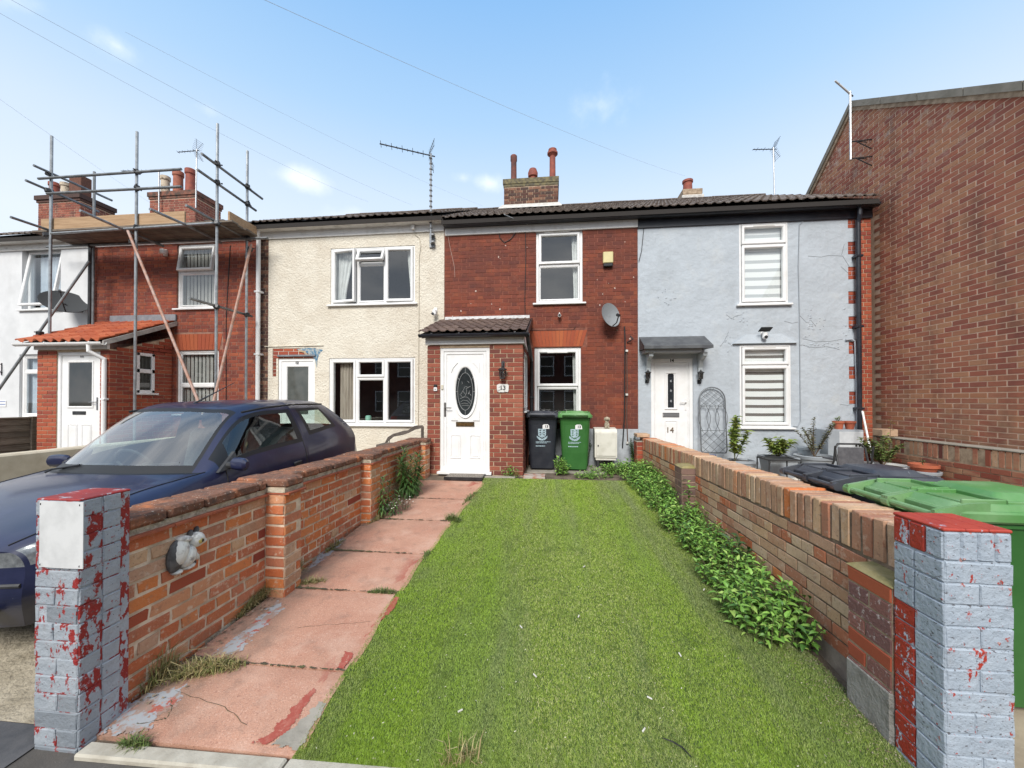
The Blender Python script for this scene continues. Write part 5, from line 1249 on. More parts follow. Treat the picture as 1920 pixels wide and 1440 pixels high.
# =================================================================== gate pillars
def pillar(label, x0, x1, y0, y1, zb, zt, course, front, side, sidesign, mort, seed, top=None, holes=(), L=.215):
    t = thing('gate_pillar', label, 'pillar', ((x0 + x1) / 2, (y0 + y1) / 2, zb))
    m = MB(); m.box(x0 + .004, x1 - .004, y0 + .004, y1 - .004, zb, zt - .004); m.build('core', mort, t)
    return t
pl = pillar('grey and red flaking painted brick gate pillar with a blank plate, beside the car', -2.322, -2.10, 1.517, 1.732, -.42, .80, .0785, None, None, 1, PAINT_LR, 1)
zc = .80 - 15 * .0785; kw = dict(course=.0785, gap=.005, proud=.006, ch=.0035, irr=.0028, jit=.001)
bricks(pl, (0, 1.521), 0, -2.320, -2.102, zc, .80 - .0785 * 11, PAINT_LG, seed=81, limit=30, mats=[(PAINT_LG, .9), (PAINT_L, .1)], **kw)
bricks(pl, (0, 1.521), 0, -2.320, -2.102, .80 - .0785 * 11, .80, PAINT_L, seed=82, limit=40, holes=[(-2.33, -2.262, .80 - .0785 * 7 + .01, .80 - .0785 * 6 - .01)], mats=[(PAINT_L, .8), (PAINT_LG, .2)], **kw)
SL = [(0, .088, [(PAINT_LR, .6), (PAINT_L, .4)]), (.092, .168, [(PAINT_LM, 1)]), (.172, .211, [(PAINT_LR, 1)])]
for i, (a, b, mm) in enumerate(SL):
    bricks(pl, (-2.104, 1.519), rad(90), a, b, zc, .80, PAINT_L, seed=83 + i, limit=20, mats=mm, **{**kw, 'L': 1.0})
bricks(pl, (-2.318, 1.73), rad(-90), 0, .21, zc, .80, PAINT_L, seed=87, limit=0, **kw)
m = MB(); m.box(-2.3215, -2.1005, 1.5175, 1.732, .795, .806, .004); m.build('cap', PAINT_REDL, pl)
q0, q1 = aty(71, 940, 1.50), aty(152, 1068, 1.50)
sp = thing('blank_plate', 'blank white metal plate screwed to the grey and red gate pillar', 'plate', ((q0.x + q1.x) / 2, 1.505, (q0.z + q1.z) / 2))
m = MB(); n = 8
vs = []
for i in range(n + 1):
    for j in (0, 1): vs.append((q0.x + (q1.x - q0.x) * i / n, 1.506 - .004 * math.sin(i / n * math.pi), (q0.z, q1.z)[j]))
m.add(vs, [(2 * i, 2 * i + 1, 2 * i + 3, 2 * i + 2) for i in range(n)])
m.box(q0.x, q1.x, 1.5065, 1.509, q1.z, q0.z); m.build('plate', M('dull white plate', (.62, .63, .63), (.50, .51, .51), 8, .45, .7, rough=.5, layers=[((.42, .40, .38), 30, .62, .8, .4)]), sp)
for x in (q0.x + .012, q1.x - .012):
    for z in (q0.z - .012, q1.z + .012): m = MB(); m.lathe([(.005, 0), (.004, .003), (.001, .004)], (0, 0, 0), 8, tr=lambda p, x=x, z=z: Vector((x, 1.503 - p.z, z + p.y))); m.build('screw', METALD, sp)
# right pillar
px0, px1, py0, py1, pzt = 1.50, 1.735, 1.662, 1.885, .745
pr = pillar('pale blue painted brick gate pillar with red top in front of the green bin', px0, px1, py0, py1, -.42, pzt, .083, None, None, -1, PAINT_R, 2)
kw = dict(course=.082, gap=.005, proud=.006, ch=.0035, irr=.0028, jit=.001)
zb = pzt - .118; zc = zb - 13 * .082
bricks(pr, (0, py0 + .004), 0, px0 + .003, px1 - .003, zc, zb, PAINT_R, seed=91, limit=40, bond='stretch', **kw)
for i in range(4):
    w = (px1 - px0) / 4; m = MB(); m.box(px0 + w * i + .002, px0 + w * (i + 1) - .002, py0 - .003, py0 + .05, zb + .004, pzt - .004, .006); m.build('brick', PAINT_R, pr)
R1 = [(PAINT_RR, 1)]; G1 = [(PAINT_R, 1)]
for a, b, z0_, z1_, mm, sd in ((0, .095, zc, zc + 2 * .082, G1, 1), (0, .095, zc + 2 * .082, zb - 3 * .082, R1, 2), (0, .095, zb - 3 * .082, zb, G1, 3), (.099, .22, zc, zb, G1, 4)):
    bricks(pr, (px0 + .004, py1 - .002), rad(-90), a, b, z0_, z1_, PAINT_R, seed=94 + sd, limit=20, mats=mm, **{**kw, 'L': 1.0})
for i, mm in ((0, PAINT_RR), (1, PAINT_RR), (2, PAINT_R)):
    w = (py1 - py0) / 3; m = MB(); m.box(px0 - .003, px0 + .05, py1 - w * (i + 1) + .002, py1 - w * i - .002, zb + .004, pzt - .004, .006); m.build('brick', mm, pr)
for i in range(3):
    w = (px1 - px0 + .004) / 3; m = MB(); m.box(px0 - .002 + w * i + .0005, px0 - .002 + w * (i + 1) - .0005, py0 - .002, py1 + .002, pzt - .003, pzt + .010, .004); m.build('cap', PAINT_RED, pr)
bricks(pr, (px1 - .004, py0), rad(90), 0, py1 - py0, zc, zb, PAINT_R, seed=99, limit=0, **kw)
# =================================================================== right garden wall of pink brick with soldier coping
rw = thing('garden_wall', 'pink brick garden wall topped by upright bricks along the green plants', 'wall', (1.71, 4.6, 0))
RX, RB, RY0, RY1 = 1.605, 1.83, 1.90, 7.36
rtop = lambda y: .665 - .0185 * (y - 2)
m = MB(); corebox(m, RX, RB, RY0, RY1, lambda y: rtop(y) - .02); m.build('wall', M('black old mortar', (.12, .085, .06), (.24, .18, .13), 12, rough=1, bump=.7), rw)
n = int((RY1 - RY0) / .0755); w = (RY1 - RY0) / n
r_ = random.Random(8)
sold = []
for v in range(6):
    mb = MB(); mb.box(-.119, .119, -(w - .012) / 2, (w - .012) / 2, -.104, .104, .004 + .0015 * (v % 3), tr=lambda p: p + Vector((r_.uniform(-.003, .003), r_.uniform(-.002, .002), r_.uniform(-.004, .004))))
    sold.append(mesh('brick', mb.v, mb.f, [BRR, BRR, BRR, BRR, BRR, BRO][v]))
for i in range(n):
    y = RY0 + w * (i + .5)
    o = link('brick', r_.choice(sold), rw, ((RX + RB) / 2 + r_.uniform(-.004, .004), y, rtop(y) - .106 + r_.uniform(-.005, .005))); o.rotation_euler = (math.atan(-.0185) + r_.uniform(-.015, .015), r_.uniform(-.012, .012), r_.uniform(-.01, .01))
zt = rtop(RY1) - .222
bricks(rw, (RX, RY1), rad(-90), 0, RY1 - RY0, zt - 9 * .0765, zt, BRR, course=.0765, L=.215, gap=.010, proud=.006, ch=.003, irr=.003, jit=.001, bond='garden', limit=220, seed=101, slope=.0185, hide=[(1196, 880, 1240, 1000)],
       drop=lambda x, y, z: z < g(y) - .04, mats=[(BRR, .88), (BRO, .12)])
bricks(rw, (RB, RY0), rad(90), 0, RY1 - RY0, zt - 9 * .0765, zt, BRR, limit=0, seed=102, slope=-.0185, proud=.005)
def pier(x0, x1, y0, y1, zt, mat, seed, capm=MOSS, dome=.03, mats=None, course=.0765):
    m = MB(); m.box(x0, x1, y0, y1, -.42, zt); p = m.build('pier', MORT_DARK, rw)
    n = int((zt + .35) / course)
    bricks(p, (0, y0), 0, x0 + .003, x1 - .003, zt - n * course, zt, mat, course=course, proud=.006, irr=.003, limit=16, seed=seed, mats=mats, drop=lambda x, y, z: z < g(y) - .03)
    bricks(p, (x0, y1), rad(-90), .003, y1 - y0 - .003, zt - n * course, zt, mat, course=course, proud=.006, irr=.003, limit=24, seed=seed + 1, mats=mats, drop=lambda x, y, z: z < g(y) - .03)
    m = MB(); e = .008
    m.add([(x0 - e, y0 - e, zt), (x1, y0 - e, zt), (x1, y1 + e, zt), (x0 - e, y1 + e, zt), (x0 + .02, y0 + .02, zt + dome * .7), (x1, y0 + .02, zt + dome), (x1, y1 - .02, zt + dome), (x0 + .02, y1 - .02, zt + dome * .7)],
          [(0, 1, 5, 4), (1, 2, 6, 5), (2, 3, 7, 6), (3, 0, 4, 7), (4, 5, 6, 7)]); m.build('cap', capm, p)
    return p
PURP = M('purple brick with white bloom', (1, 1, 1), ramp=[(.20, .095, .08), (.165, .08, .075), (.26, .11, .085)], layers=[((.58, .52, .50), 34, .56, .66, .8), ((.07, .05, .05), 60, .6, .75, .7)], rough=.95, bump=1, bscale=70, bdist=.006)
pier(1.50, 1.603, 1.893, 2.15, .415, PURP, 111, MOSS, .025, mats=[(PURP, .8), (BR11P, .2)])
m = MB(); m.box(1.488, 1.604, 1.889, 2.16, -.42, -.05, .012); m.build('render_base', M('crumbling grey render', (.30, .29, .27), (.20, .19, .17), 8, rough=1, bump=1.2, bscale=40, bdist=.012, layers=[((.36, .22, .17), 9, .6, .7, .6)]), rw)
m = MB(); m.add([(1.56, 2.16, g(2.16) - .1), (1.603, 2.16, g(2.16) + .10), (1.603, 4.2, g(4.2) + .07), (1.57, 4.2, g(4.2) - .1)], [(0, 1, 2, 3)]); m.build('footing', M('footing concrete', (.30, .25, .20), (.2, .16, .13), 8, rough=1, bump=1, bscale=40), rw)
pier(1.455, 1.603, 4.56, 4.80, atx(1290, 880, 1.5).z, M('sooty garden brick', (1, 1, 1), ramp=[(.17, .11, .095), (.22, .13, .10), (.14, .09, .08)], layers=[((.08, .06, .05), 14, .5, .7, .6)], rough=.95, bump=.7), 121, MOSS, .03)
pier(1.50, 1.603, 7.12, 7.36, .50, BR11P, 131, CONC, .02)
m = MB(); m.box(1.50, 1.72, 7.10, 7.37, rtop(7.2) + .012, rtop(7.2) + .075, .006); m.box(1.53, 1.69, 7.085, 7.10, rtop(7.2) + .018, rtop(7.2) + .06, .004); m.build('cap_stone', M('cast buff block', (.52, .36, .24), (.42, .28, .18), 9, rough=.9), rw)
# =================================================================== low wall on the far side of the grey house's yard
yw = thing('garden_wall', 'low brick wall with upright coping at the foot of the tall brick building', 'wall', (5.6, 5, 0))
YX, YY0, YY1 = 5.50, 3.9, 7.30
m = MB(); m.box(YX, YX + .22, YY0, YY1, -.4, .60); m.build('wall', MORT_DARK, yw)
n = int((YY1 - YY0) / .0755); w = (YY1 - YY0) / n
mb = MB(); mb.box(-.112, .112, -(w - .01) / 2, (w - .01) / 2, -.104, .104, .006); sm = [mesh('brick', mb.v, mb.f, mt) for mt in (BRP, BRB, BRR)]
for i in range(n): link('brick', r_.choice(sm), yw, (YX + .11 + r_.uniform(-.004, .004), YY0 + w * (i + .5), .515 + r_.uniform(-.003, .003)))
bricks(yw, (YX, YY1), rad(-90), 0, YY1 - YY0, -.28, .40, BRP, limit=150, seed=141, mats=[(BRP, .5), (BRB, .5)])
m = MB(); m.box(YX - .012, YX + .23, YY0, YY1, .622, .64, .005); m.build('mortar_cap', CONC, yw)
# =================================================================== cream party wall behind the car
cw = thing('garden_wall', 'low cream rendered wall on the far side of the blue car', 'wall', (-6.1, 5, 0))
m = MB(); m.box(-6.22, -6.02, 1.9, 7.30, -.5, .645, .02); m.build('wall', REND_C, cw)
# wooden fence panel at the left edge
fp = thing('fence_panel', 'weathered grey lapped wooden fence panel in front of the white house', 'fence', (-10.15, 6, 0))
fx = -10.12; r_ = random.Random(3)
for i in range(8):
    z = -.05 + i * .118; m = MB(); n = 8
    m.add([(fx + (.012 if zz else .03) + .004 * math.sin(k * 2.1 + i), 4.85 + (6.5 - 4.85) * k / n, z + zz + r_.uniform(-.008, .008)) for k in range(n + 1) for zz in (0, .14)] + [(fx - .004, 4.85 + (6.5 - 4.85) * k / n, z + zz) for k in range(n + 1) for zz in (0, .14)],
          [(2 * k, 2 * k + 2, 2 * k + 3, 2 * k + 1) for k in range(n)] + [(2 * k + 1, 2 * k + 3, 2 * (n + 1) + 2 * k + 3, 2 * (n + 1) + 2 * k + 1) for k in range(n)])
    m.build('slat', WOOD_G, fp)
m = MB(); m.box(fx - .03, fx + .06, 6.5, 6.58, -.1, .93, .006); m.build('post', WOOD_G, fp)
m = MB(); m.box(fx - .02, fx + .05, 4.85, 6.5, .89, .925, .006); m.build('capping', WOOD_G, fp)
# =================================================================== the car
CX0, CY0, CZ0 = -3.55, 1.72, -.245
car = thing('parked_car', 'dark blue three door hatchback parked nose to the street', 'car', (CX0, CY0, CZ0), local=True)
car.rotation_euler = (rad(2.6), 0, 0)
CARB = M('faded navy car paint', (.009, .013, .042), (.018, .022, .062), 2.5, rough=.34, spec=.5, layers=[((.10, .105, .17), 3.2, .60, .80, .4), ((.35, .37, .42), 34, .70, .74, .8)])
CARB.node_tree.nodes['Principled BSDF'].inputs['Coat Weight'].default_value = .4
CARB.node_tree.nodes['Principled BSDF'].inputs['Coat Roughness'].default_value = .08
SEAL = M('window rubber', (.010, .010, .011), rough=.5); TRIM = M('grey car plastic', (.03, .031, .034), (.045, .046, .048), 20, rough=.6)
LAMP = M('car lamp lens', (.26, .28, .29), (.14, .15, .16), 22, rough=.10, metal=.25, spec=.9); REDL = M('red lamp lens', (.42, .012, .012), rough=.2); AMB = M('clear indicator lens', (.5, .42, .36), rough=.2)
G_ = [
 [(.56, .20, .20), (.66, .13, .40), (.66, .15, .57), (.60, .13, .655), (.42, .08, .67), (.2, .05, .675), (0, .04, .68)],
 [(.69, .40, .20), (.775, .32, .42), (.78, .32, .60), (.70, .31, .715), (.48, .29, .745), (.24, .28, .755), (0, .27, .76)],
 [(.735, .75, .20), (.80, .75, .42), (.80, .75, .62), (.73, .75, .785), (.5, .72, .825), (.25, .70, .84), (0, .70, .845)],
 [(.74, 1.22, .2), (.795, 1.22, .42), (.80, 1.22, .62), (.745, 1.25, .83), (.665, 1.18, .85), (.36, 1.02, .875), (0, .97, .885)],
 [(.74, 1.65, .2), (.79, 1.65, .42), (.805, 1.65, .62), (.765, 1.65, .865), (.555, 1.75, 1.275), (.32, 1.68, 1.335), (0, 1.66, 1.345)],
 [(.74, 2.38, .2), (.79, 2.38, .42), (.805, 2.38, .62), (.775, 2.38, .885), (.575, 2.36, 1.315), (.33, 2.34, 1.375), (0, 2.34, 1.385)],
 [(.74, 2.50, .2), (.79, 2.50, .42), (.805, 2.50, .62), (.775, 2.50, .89), (.575, 2.46, 1.315), (.33, 2.46, 1.375), (0, 2.46, 1.385)],
 [(.73, 3.02, .2), (.78, 3.06, .42), (.79, 3.12, .64), (.755, 3.20, .945), (.565, 3.0, 1.29), (.33, 3.06, 1.35), (0, 3.08, 1.36)],
 [(.70, 3.40, .22), (.75, 3.48, .42), (.765, 3.54, .66), (.71, 3.56, .92), (.535, 3.22, 1.26), (.32, 3.2, 1.315), (0, 3.22, 1.325)],
 [(.60, 3.64, .24), (.68, 3.72, .42), (.68, 3.73, .64), (.64, 3.67, .90), (.46, 3.60, .95), (.25, 3.62, .96), (0, 3.63, .96)]]
A = np.array(G_)
A = np.concatenate([A, (A[:, 5:6] * np.array([-1, 1, 1]))], 1)     # mirrored neighbour of the centre line
def crm(p0, p1, p2, p3, t):
    return .5 * (2 * p1 + (p2 - p0) * t + (2 * p0 - 5 * p1 + 4 * p2 - p3) * t * t + (3 * p1 - p0 - 3 * p2 + p3) * t ** 3)
SEG = [(0, 3), (3, 8), (8, 9)]
def colat(j, s):
    i = min(int(s), 8); lo, hi = next(q for q in SEG if q[0] <= i < q[1]); t = s - i
    P = lambda k: A[k, j] if lo <= k <= hi else (2 * A[lo, j] - A[lo + 1, j] if k < lo else 2 * A[hi, j] - A[hi - 1, j])
    return crm(P(i - 1), P(i), P(i + 1), P(i + 2), t)
def surf(s, t):
    j = min(int(t), 5); f = t - j
    if j >= 4 and False: pass
    P = lambda k: colat(k, s) if k >= 0 else 2 * colat(0, s) - colat(1, s)
    return crm(P(j - 1), P(j), P(j + 1), P(j + 2), f)
ND = 10
def classify(s, t):
    if 3 < s < 4 and t > 4.0:
        return ('windscreen' if 3.1 < s < 3.9 and t > 4.2 else 'seal') if t > 4.1 else 'body'
    if 3.2 < s < 5 and 3.1 < t < 3.9:
        return 'door_window' if s > 3.45 and s < 4.88 and 3.2 < t < 3.8 else 'seal'
    if 6.05 < s < 6.95 and 3.15 < t < 3.9:
        return 'quarter_window' if 6.15 < s < 6.85 and 3.25 < t < 3.8 else 'seal'
    if 8.1 < s and 4.15 < t: return 'rear_window' if 8.2 < s < 8.9 and 4.3 < t else 'seal'
    if s < .95 and 2.0 < t < 3.0 and s > .05: return 'headlamp'
    if 8.5 < s and 2.0 < t < 3.05: return 'tail_lamp'
    if 5 < s < 5.1 and 3.1 < t < 3.9: return 'seal'
    if 2.92 < s < 3.0 and t > 3.5: return 'seal'
    return 'body'
S_, T_ = 9 * ND, 6 * ND
PT = [[surf(i / ND, j / ND) for j in range(T_ + 1)] for i in range(S_ + 1)]
for sg in (1, -1):
    pool = {}
    for i in range(S_):
        for j in range(T_):
            c = classify((i + .5) / ND, (j + .5) / ND)
            ctr = (PT[i][j] + PT[i + 1][j + 1]) / 2
            if (j + .5) / ND < 2.4 and any((ctr[1] - wy) ** 2 + (ctr[2] - .29) ** 2 < .315 ** 2 for wy in (.70, 3.06)): continue
            pool.setdefault(c, []).append((i, j))
    for c, cells in pool.items():
        idx, vs, fs = {}, [], []
        for i, j in cells:
            q = []
            for a, b in ((i, j), (i + 1, j), (i + 1, j + 1), (i, j + 1)):
                if (a, b) not in idx: idx[a, b] = len(vs); p = PT[a][b]; vs.append((p[0] * sg, p[1], p[2]))
                q.append(idx[a, b])
            fs.append(tuple(q if sg > 0 else q[::-1]))
        mb = MB(); mb.add(vs, fs)
        mt = {'body': CARB, 'seal': SEAL, 'headlamp': LAMP, 'tail_lamp': REDL, 'windscreen': PANEC}.get(c, PANED)
        o = mb.build({'body': 'body_shell', 'seal': 'window_seal'}.get(c, c), mt, car, smooth=True)
# nose and tail closed across the car
for col, nm in ((0, 'nose'), (9, 'tail')):
    nx = 16; cells = {}
    for j in range(T_):
        for k in range(nx):
            f0, f1 = -1 + 2 * k / nx, -1 + 2 * (k + 1) / nx; t = (j + .5) / ND
            fm_ = abs((f0 + f1) / 2)
            c = 'headlamp' if (col == 0 and 2.0 < t < 3.0 and fm_ > .45) else 'grille' if (col == 0 and ((.35 < t < 1.0 and fm_ < .8) or (2.2 < t < 2.7 and fm_ < .4))) else 'tail_lamp' if (col == 9 and 2 < t < 3.05 and fm_ > .7) else 'bumper'
            cells.setdefault((c, f0 >= 0 if 'lamp' in c else 0), []).append((j, k))
    def bp(j, k):
        p = surf(float(col), j / ND) if col == 0 else surf(9.0, j / ND); f = -1 + 2 * k / nx
        return (p[0] * f, p[1] + (-.09 if col == 0 else .05) * (1 - f * f) * (p[0] / .66) , p[2])
    for (c, _s), q in cells.items():
        mb = MB()
        for j, k in q: mb.add([bp(j, k), bp(j + 1, k), bp(j + 1, k + 1), bp(j, k + 1)], [(0, 1, 2, 3)])
        mb.build(c, {'headlamp': LAMP, 'grille': BLACKP, 'tail_lamp': REDL, 'bumper': CARB}[c], car)
m = MB()
for sg in (1, -1):
    m.tube([(sg * (.665 + .0), .16, .475), (sg * .735, .24, .478), (sg * .79, .33, .48)], .012, 6)
m.tube([(-.66, .13, .475), (-.4, .075, .478), (0, .045, .48), (.4, .075, .478), (.66, .13, .475)], .012, 6); m.build('bumper_strip', TRIM, car)
for sg in (1, -1):
    m = MB(); m.lathe([(.001, -.03), (.045, -.02), (.05, 0), (.04, .012)], (0, 0, 0), 14, tr=lambda p, sg=sg: Vector((sg * .50 + p.x, .085 - p.z, .33 + p.y))); m.build('fog_lamp', LAMP, car)
TYRE = M('tyre rubber', (.014, .014, .015), (.025, .024, .023), 20, rough=.85)
for wy in (.70, 3.06):
    for sg in (1, -1):
        m = MB(); m.lathe([(.17, -.08), (.255, -.085), (.278, -.06), (.282, 0), (.278, .06), (.255, .085), (.17, .08)], (0, 0, 0), 28, tr=lambda p: Vector((sg * .69 + p.z, wy + p.x, .285 + p.y))); w_ = m.build('wheel', TYRE, car, smooth=True)
        m = MB(); m.lathe([(.001, .055), (.05, .06), (.10, .045), (.165, .065), (.175, .08), (.178, .06)], (0, 0, 0), 24, tr=lambda p: Vector((sg * (.69 + p.z), wy + p.x, .285 + p.y))); m.build('rim', M('wheel trim silver', (.3, .31, .32), rough=.4, metal=.5) if 'wheel trim silver' not in bpy.data.materials else bpy.data.materials['wheel trim silver'], w_, smooth=True)
        m = MB(); m.tube([(sg * .795, wy + .322 * math.cos(a), .29 + .322 * math.sin(a)) for a in [math.pi * (-.12 + 1.24 * k / 20) for k in range(21)]], .014, 6); m.build('wheel_arch', TRIM, car)
        m = MB(); m.lathe([(.31, -.16), (.31, .09)], (0, 0, 0), 20, tr=lambda p: Vector((sg * .68 + p.z, wy + p.x, .285 + p.y))); m.build('arch_liner', BLACKP, car)
for st in ([(.25 + 2.7 * k / 24, 3.42) for k in range(25)], [(3.33, .3 + 2.75 * k / 16) for k in range(17)], [(5.05, .3 + 2.85 * k / 16) for k in range(17)], [(3.33 + 1.72 * k / 12, .42) for k in range(13)], [(.97, .9 + 2.3 * k / 10) for k in range(11)], [(3.4 + 4.3 * k / 30, 2.02) for k in range(31)]):
    for sg in (1, -1):
        m = MB(); m.tube([(p[0] * sg * 1.001, p[1], p[2] + .001 * (t > 3)) for p, t in ((surf(a, b), b) for a, b in st)], .0045 if st[0][1] != 2.02 else .006, 5); m.build('shut_line' if st[0][1] != 2.02 else 'body_crease', SEAL if st[0][1] != 2.02 else CARB, car)
m = MB(); m.box(-.70, .70, .5, 3.4, .17, .21); m.build('floor_pan', BLACKP, car)
m = MB(); m.prism([(-.66, 1.10, .60), (-.66, 1.05, .80), (-.66, 1.30, .865), (-.66, 1.48, .82), (-.66, 1.5, .6)], (1.32, 0, 0)); m.build('dashboard', M('dashboard grey', (.20, .215, .22), rough=.7), car)
m = MB(); c = Vector((-.36, 1.58, .80)); e1, e2 = Vector((1, 0, 0)), Vector((0, -.42, .9)); m.tube([c + (e1 * math.cos(a) + e2 * math.sin(a)) * .185 for a in [2 * math.pi * k / 28 for k in range(29)]], .014, 8)
for a in (.3, math.pi - .3, -math.pi / 2): m.tube([c + Vector((0, -.06, -.03)), c + (e1 * math.cos(a) + e2 * math.sin(a)) * .18], .012, 6)
m.tube([c + Vector((0, -.06, -.03)), c + Vector((0, -.25, -.12))], .025, 8); m.build('steering_wheel', M('steering wheel plastic', (.04, .042, .045), rough=.5), car)
SEATF = M('grey seat cloth', (.11, .12, .13), (.15, .16, .17), 30, rough=.9)
for sx in (-.36, .36):
    m = MB(); m.box(sx - .24, sx + .24, 1.75, 2.25, .40, .56, .05)
    m.box(sx - .23, sx + .23, -.07, .07, 0, .56, .05, tr=lambda p, sx=sx: Vector((p.x, 2.24 + p.y + p.z * .28, .50 + p.z))); s_ = m.build('seat', SEATF, car)
    m = MB(); m.box(sx - .12, sx + .12, 2.36, 2.46, 1.07, 1.25, .04); m.build('headrest', SEATF, s_)
m = MB(); m.box(-.6, .6, 2.75, 3.1, .42, .58, .05); m.box(-.6, .6, -.07, .07, 0, .48, .05, tr=lambda p: Vector((p.x, 3.10 + p.y + p.z * .25, .50 + p.z))); m.build('rear_seat', SEATF, car)
m = MB(); m.box(-.56, .56, 3.2, 3.5, .84, .87, .01); m.build('parcel_shelf', SEATF, car)
m = MB(); m.box(-.11, .11, 1.80, 1.82, 1.215, 1.28, .02); m.tube([(0, 1.80, 1.27), (0, 1.76, 1.33)], .008, 6); m.build('rear_mirror', BLACKP, car)
for sg in (1, -1):
    m = MB(); secs = []
    for t, sc in ((0, .55), (.15, .9), (.5, 1), (.85, .92), (1, .5)):
        secs.append([(sg * (.80 + .17 * t), 1.36 + .045 * sc * math.cos(a) + .03 * (1 - t), .885 + .058 * sc * math.sin(a)) for a in [2 * math.pi * k / 12 for k in range(12)]])
    m.loft(secs); mm_ = m.build('door_mirror', CARB, car, smooth=True)
    m = MB(); m.prism([(sg * .745, 1.28, .83), (sg * .70, 1.50, .97), (sg * .755, 1.50, .85)], (sg * .03, 0, 0)); m.tube([(sg * .74, 1.40, .87), (sg * .83, 1.375, .875)], .028, 8); m.build('mirror_foot', TRIM, car)
for x0, x1 in ((-.44, .02), (.05, .52)):
    a0, a1 = Vector((x0, 1.02, .895)), Vector((x1, 1.19 if x1 > .3 else 1.10, .925 if x1 > .3 else .93))
    m = MB(); m.tube([Vector((x0 - .02, .99, .875)), a0, a0.lerp(a1, .5) + Vector((0, -.02, .018))], .008, 6); m.tube([a0 + Vector((0, .03, .0)), a0.lerp(a1, .5) + Vector((0, .0, .012)), a1], .009, 6); m.build('wiper', BLACKP, car)
m = MB(); b0 = Vector((.02, 1.79, 1.365)); m.box(-.02, .06, 1.75, 1.83, 1.35, 1.372, .006); m.tube([b0, b0 + Vector((.02, .06, .035)), b0 + Vector((.10, .42, .22))], [.010, .008, .0025], 6); m.build('aerial', BLACKP, car)
m = MB(); m.box(.795, .825, 2.18, 2.30, .70, .735, .01); m.build('door_handle', BLACKP, car)
m = MB(); m.tube([(.80, .5 + 0 * k, .5) for k in range(1)] + [(.808, 1.3, .50), (.812, 2.3, .50), (.805, 2.8, .51)], .016, 6) if False else m.box(.800, .818, 1.25, 2.36, .47, .52, .006); m.build('rubbing_strip', TRIM, car)
m = MB(); m.tube([(.60, 1.74, 1.30), (.615, 2.0, 1.325), (.62, 2.4, 1.335), (.61, 3.0, 1.31)], .010, 6); m.tube([(-.60, 1.74, 1.30), (-.615, 2.0, 1.325), (-.62, 2.4, 1.335), (-.61, 3.0, 1.31)], .010, 6); m.build('drip_rail', SEAL, car)
# =================================================================== scaffolding
sc = thing('scaffold', 'galvanised tube scaffolding with a boarded platform in front of the red brick house', 'scaffolding', (-8, 6.8, 0))
SY, SR = 6.56, 7.22
def pole(a, b, mat=GALV, r=.024, name='pole'):
    m = MB(); m.tube([a, b], r, 10); return m.build(name, mat, sc)
def post(px, py, Y, base=0):
    t = aty(px, py, Y); return pole(t, Vector((t.x, Y, base)))
A_ = post(97, 255, SY); B_ = post(257, 247, SY); C_ = post(408, 232, SY); D_ = post(464, 283, SR); 
t = aty(177, 322, SR); pole(t, Vector((t.x, SR, .0)), GALVD)
def rail(p, q, Y, m=GALVD): pole(aty(*p, Y), aty(*q, Y), m)
rail((72, 335), (340, 317), SY - .05); rail((88, 363), (340, 350), SY - .05)
rail((96, 438), (410, 418), SY - .05, GALV); rail((88, 463), (502, 446), SR - .05)
rail((405, 419), (475, 417), SY - .0, GALV) if False else None
def along(p, q, X, m=GALVD): pole(atx(*p, X), atx(*q, X), m)
along((20, 407), (176, 460), -9.86); along((63, 310), (210, 376), -9.86); along((48, 338), (185, 397), -9.86)
along((378, 288), (492, 373), -6.20); along((370, 318), (480, 395), -6.20); along((349, 385), (470, 452), -6.24); along((355, 559), (472, 593), -6.20)
for p, q in (((150, 395), (226, 428)), ((281, 392), (345, 420))):
    X = aty(q[0], q[1], SY - .1).x; a = atx(*p, X); b = atx(*q, X); pole(a, b, GALV); pole(b, Vector((X, SR + .05, b.z - .02)), GALVD)
pole(aty(167, 490, 7.1), aty(-60, 812, 6.1), GALVD)
pole(aty(240, 433, SY - .06), aty(378, 768, SY - .4), RUSTY); pole(aty(471, 458, SR - .06), aty(397, 768, 6.4), RUSTY)
# couplers
mb = MB(); mb.box(-.04, .04, -.045, .045, -.04, .04, .012); mb.tube([(.045, 0, -.02), (.075, 0, -.02)], .012, 6); mb.tube([(-.01, -.04, .02), (-.01, -.08, .02)], .010, 6)
cm = mesh('coupler', mb.v, mb.f, METALD)
for px, py, Y in ((91, 326, SY), (90, 357, SY), (87, 440, SY), (257, 322, SY), (257, 352, SY), (256, 426, SY), (408, 307, SY), (408, 342, SY), (407, 419, SY), (464, 350, SR), (464, 382, SR), (464, 446, SR), (463, 590, SR), (406, 575, SY), (248, 454, SY), (170, 461, SR), (75, 625, SY - .1), (469, 467, SR)):
    o = link('coupler', cm, sc, aty(px, py, Y - .03)); o.rotation_euler = (R.uniform(-.3, .3), R.uniform(-.3, .3), R.uniform(0, 3))
zb = aty(250, 428, SY).z + .03
x0, x1 = aty(80, 430, SY).x - .25, C_.location.x + 9999 if False else aty(420, 425, SY).x + .10
for i in range(4):
    y = SY - .0 + i * .17; m = MB(); m.box(x0 + R.uniform(-.05, .05), x1 + R.uniform(-.05, .05), y + .01, y + .165, zb, zb + .038, .004); m.build('board', WOOD_G, sc)
ta, tb = aty(70, 420, SY - .02), aty(341, 405, SY - .02)
m = MB(); m.box(ta.x, tb.x, SY + .03, SY + .068, zb + .042, zb + .265, .005); m.build('toe_board', WOOD_B, sc)
m = MB(); m.box(x1 - .10, x1 - .06, SY + .08, SR + .1, zb + .042, zb + .24, .005); m.build('toe_board', WOOD_B, sc)
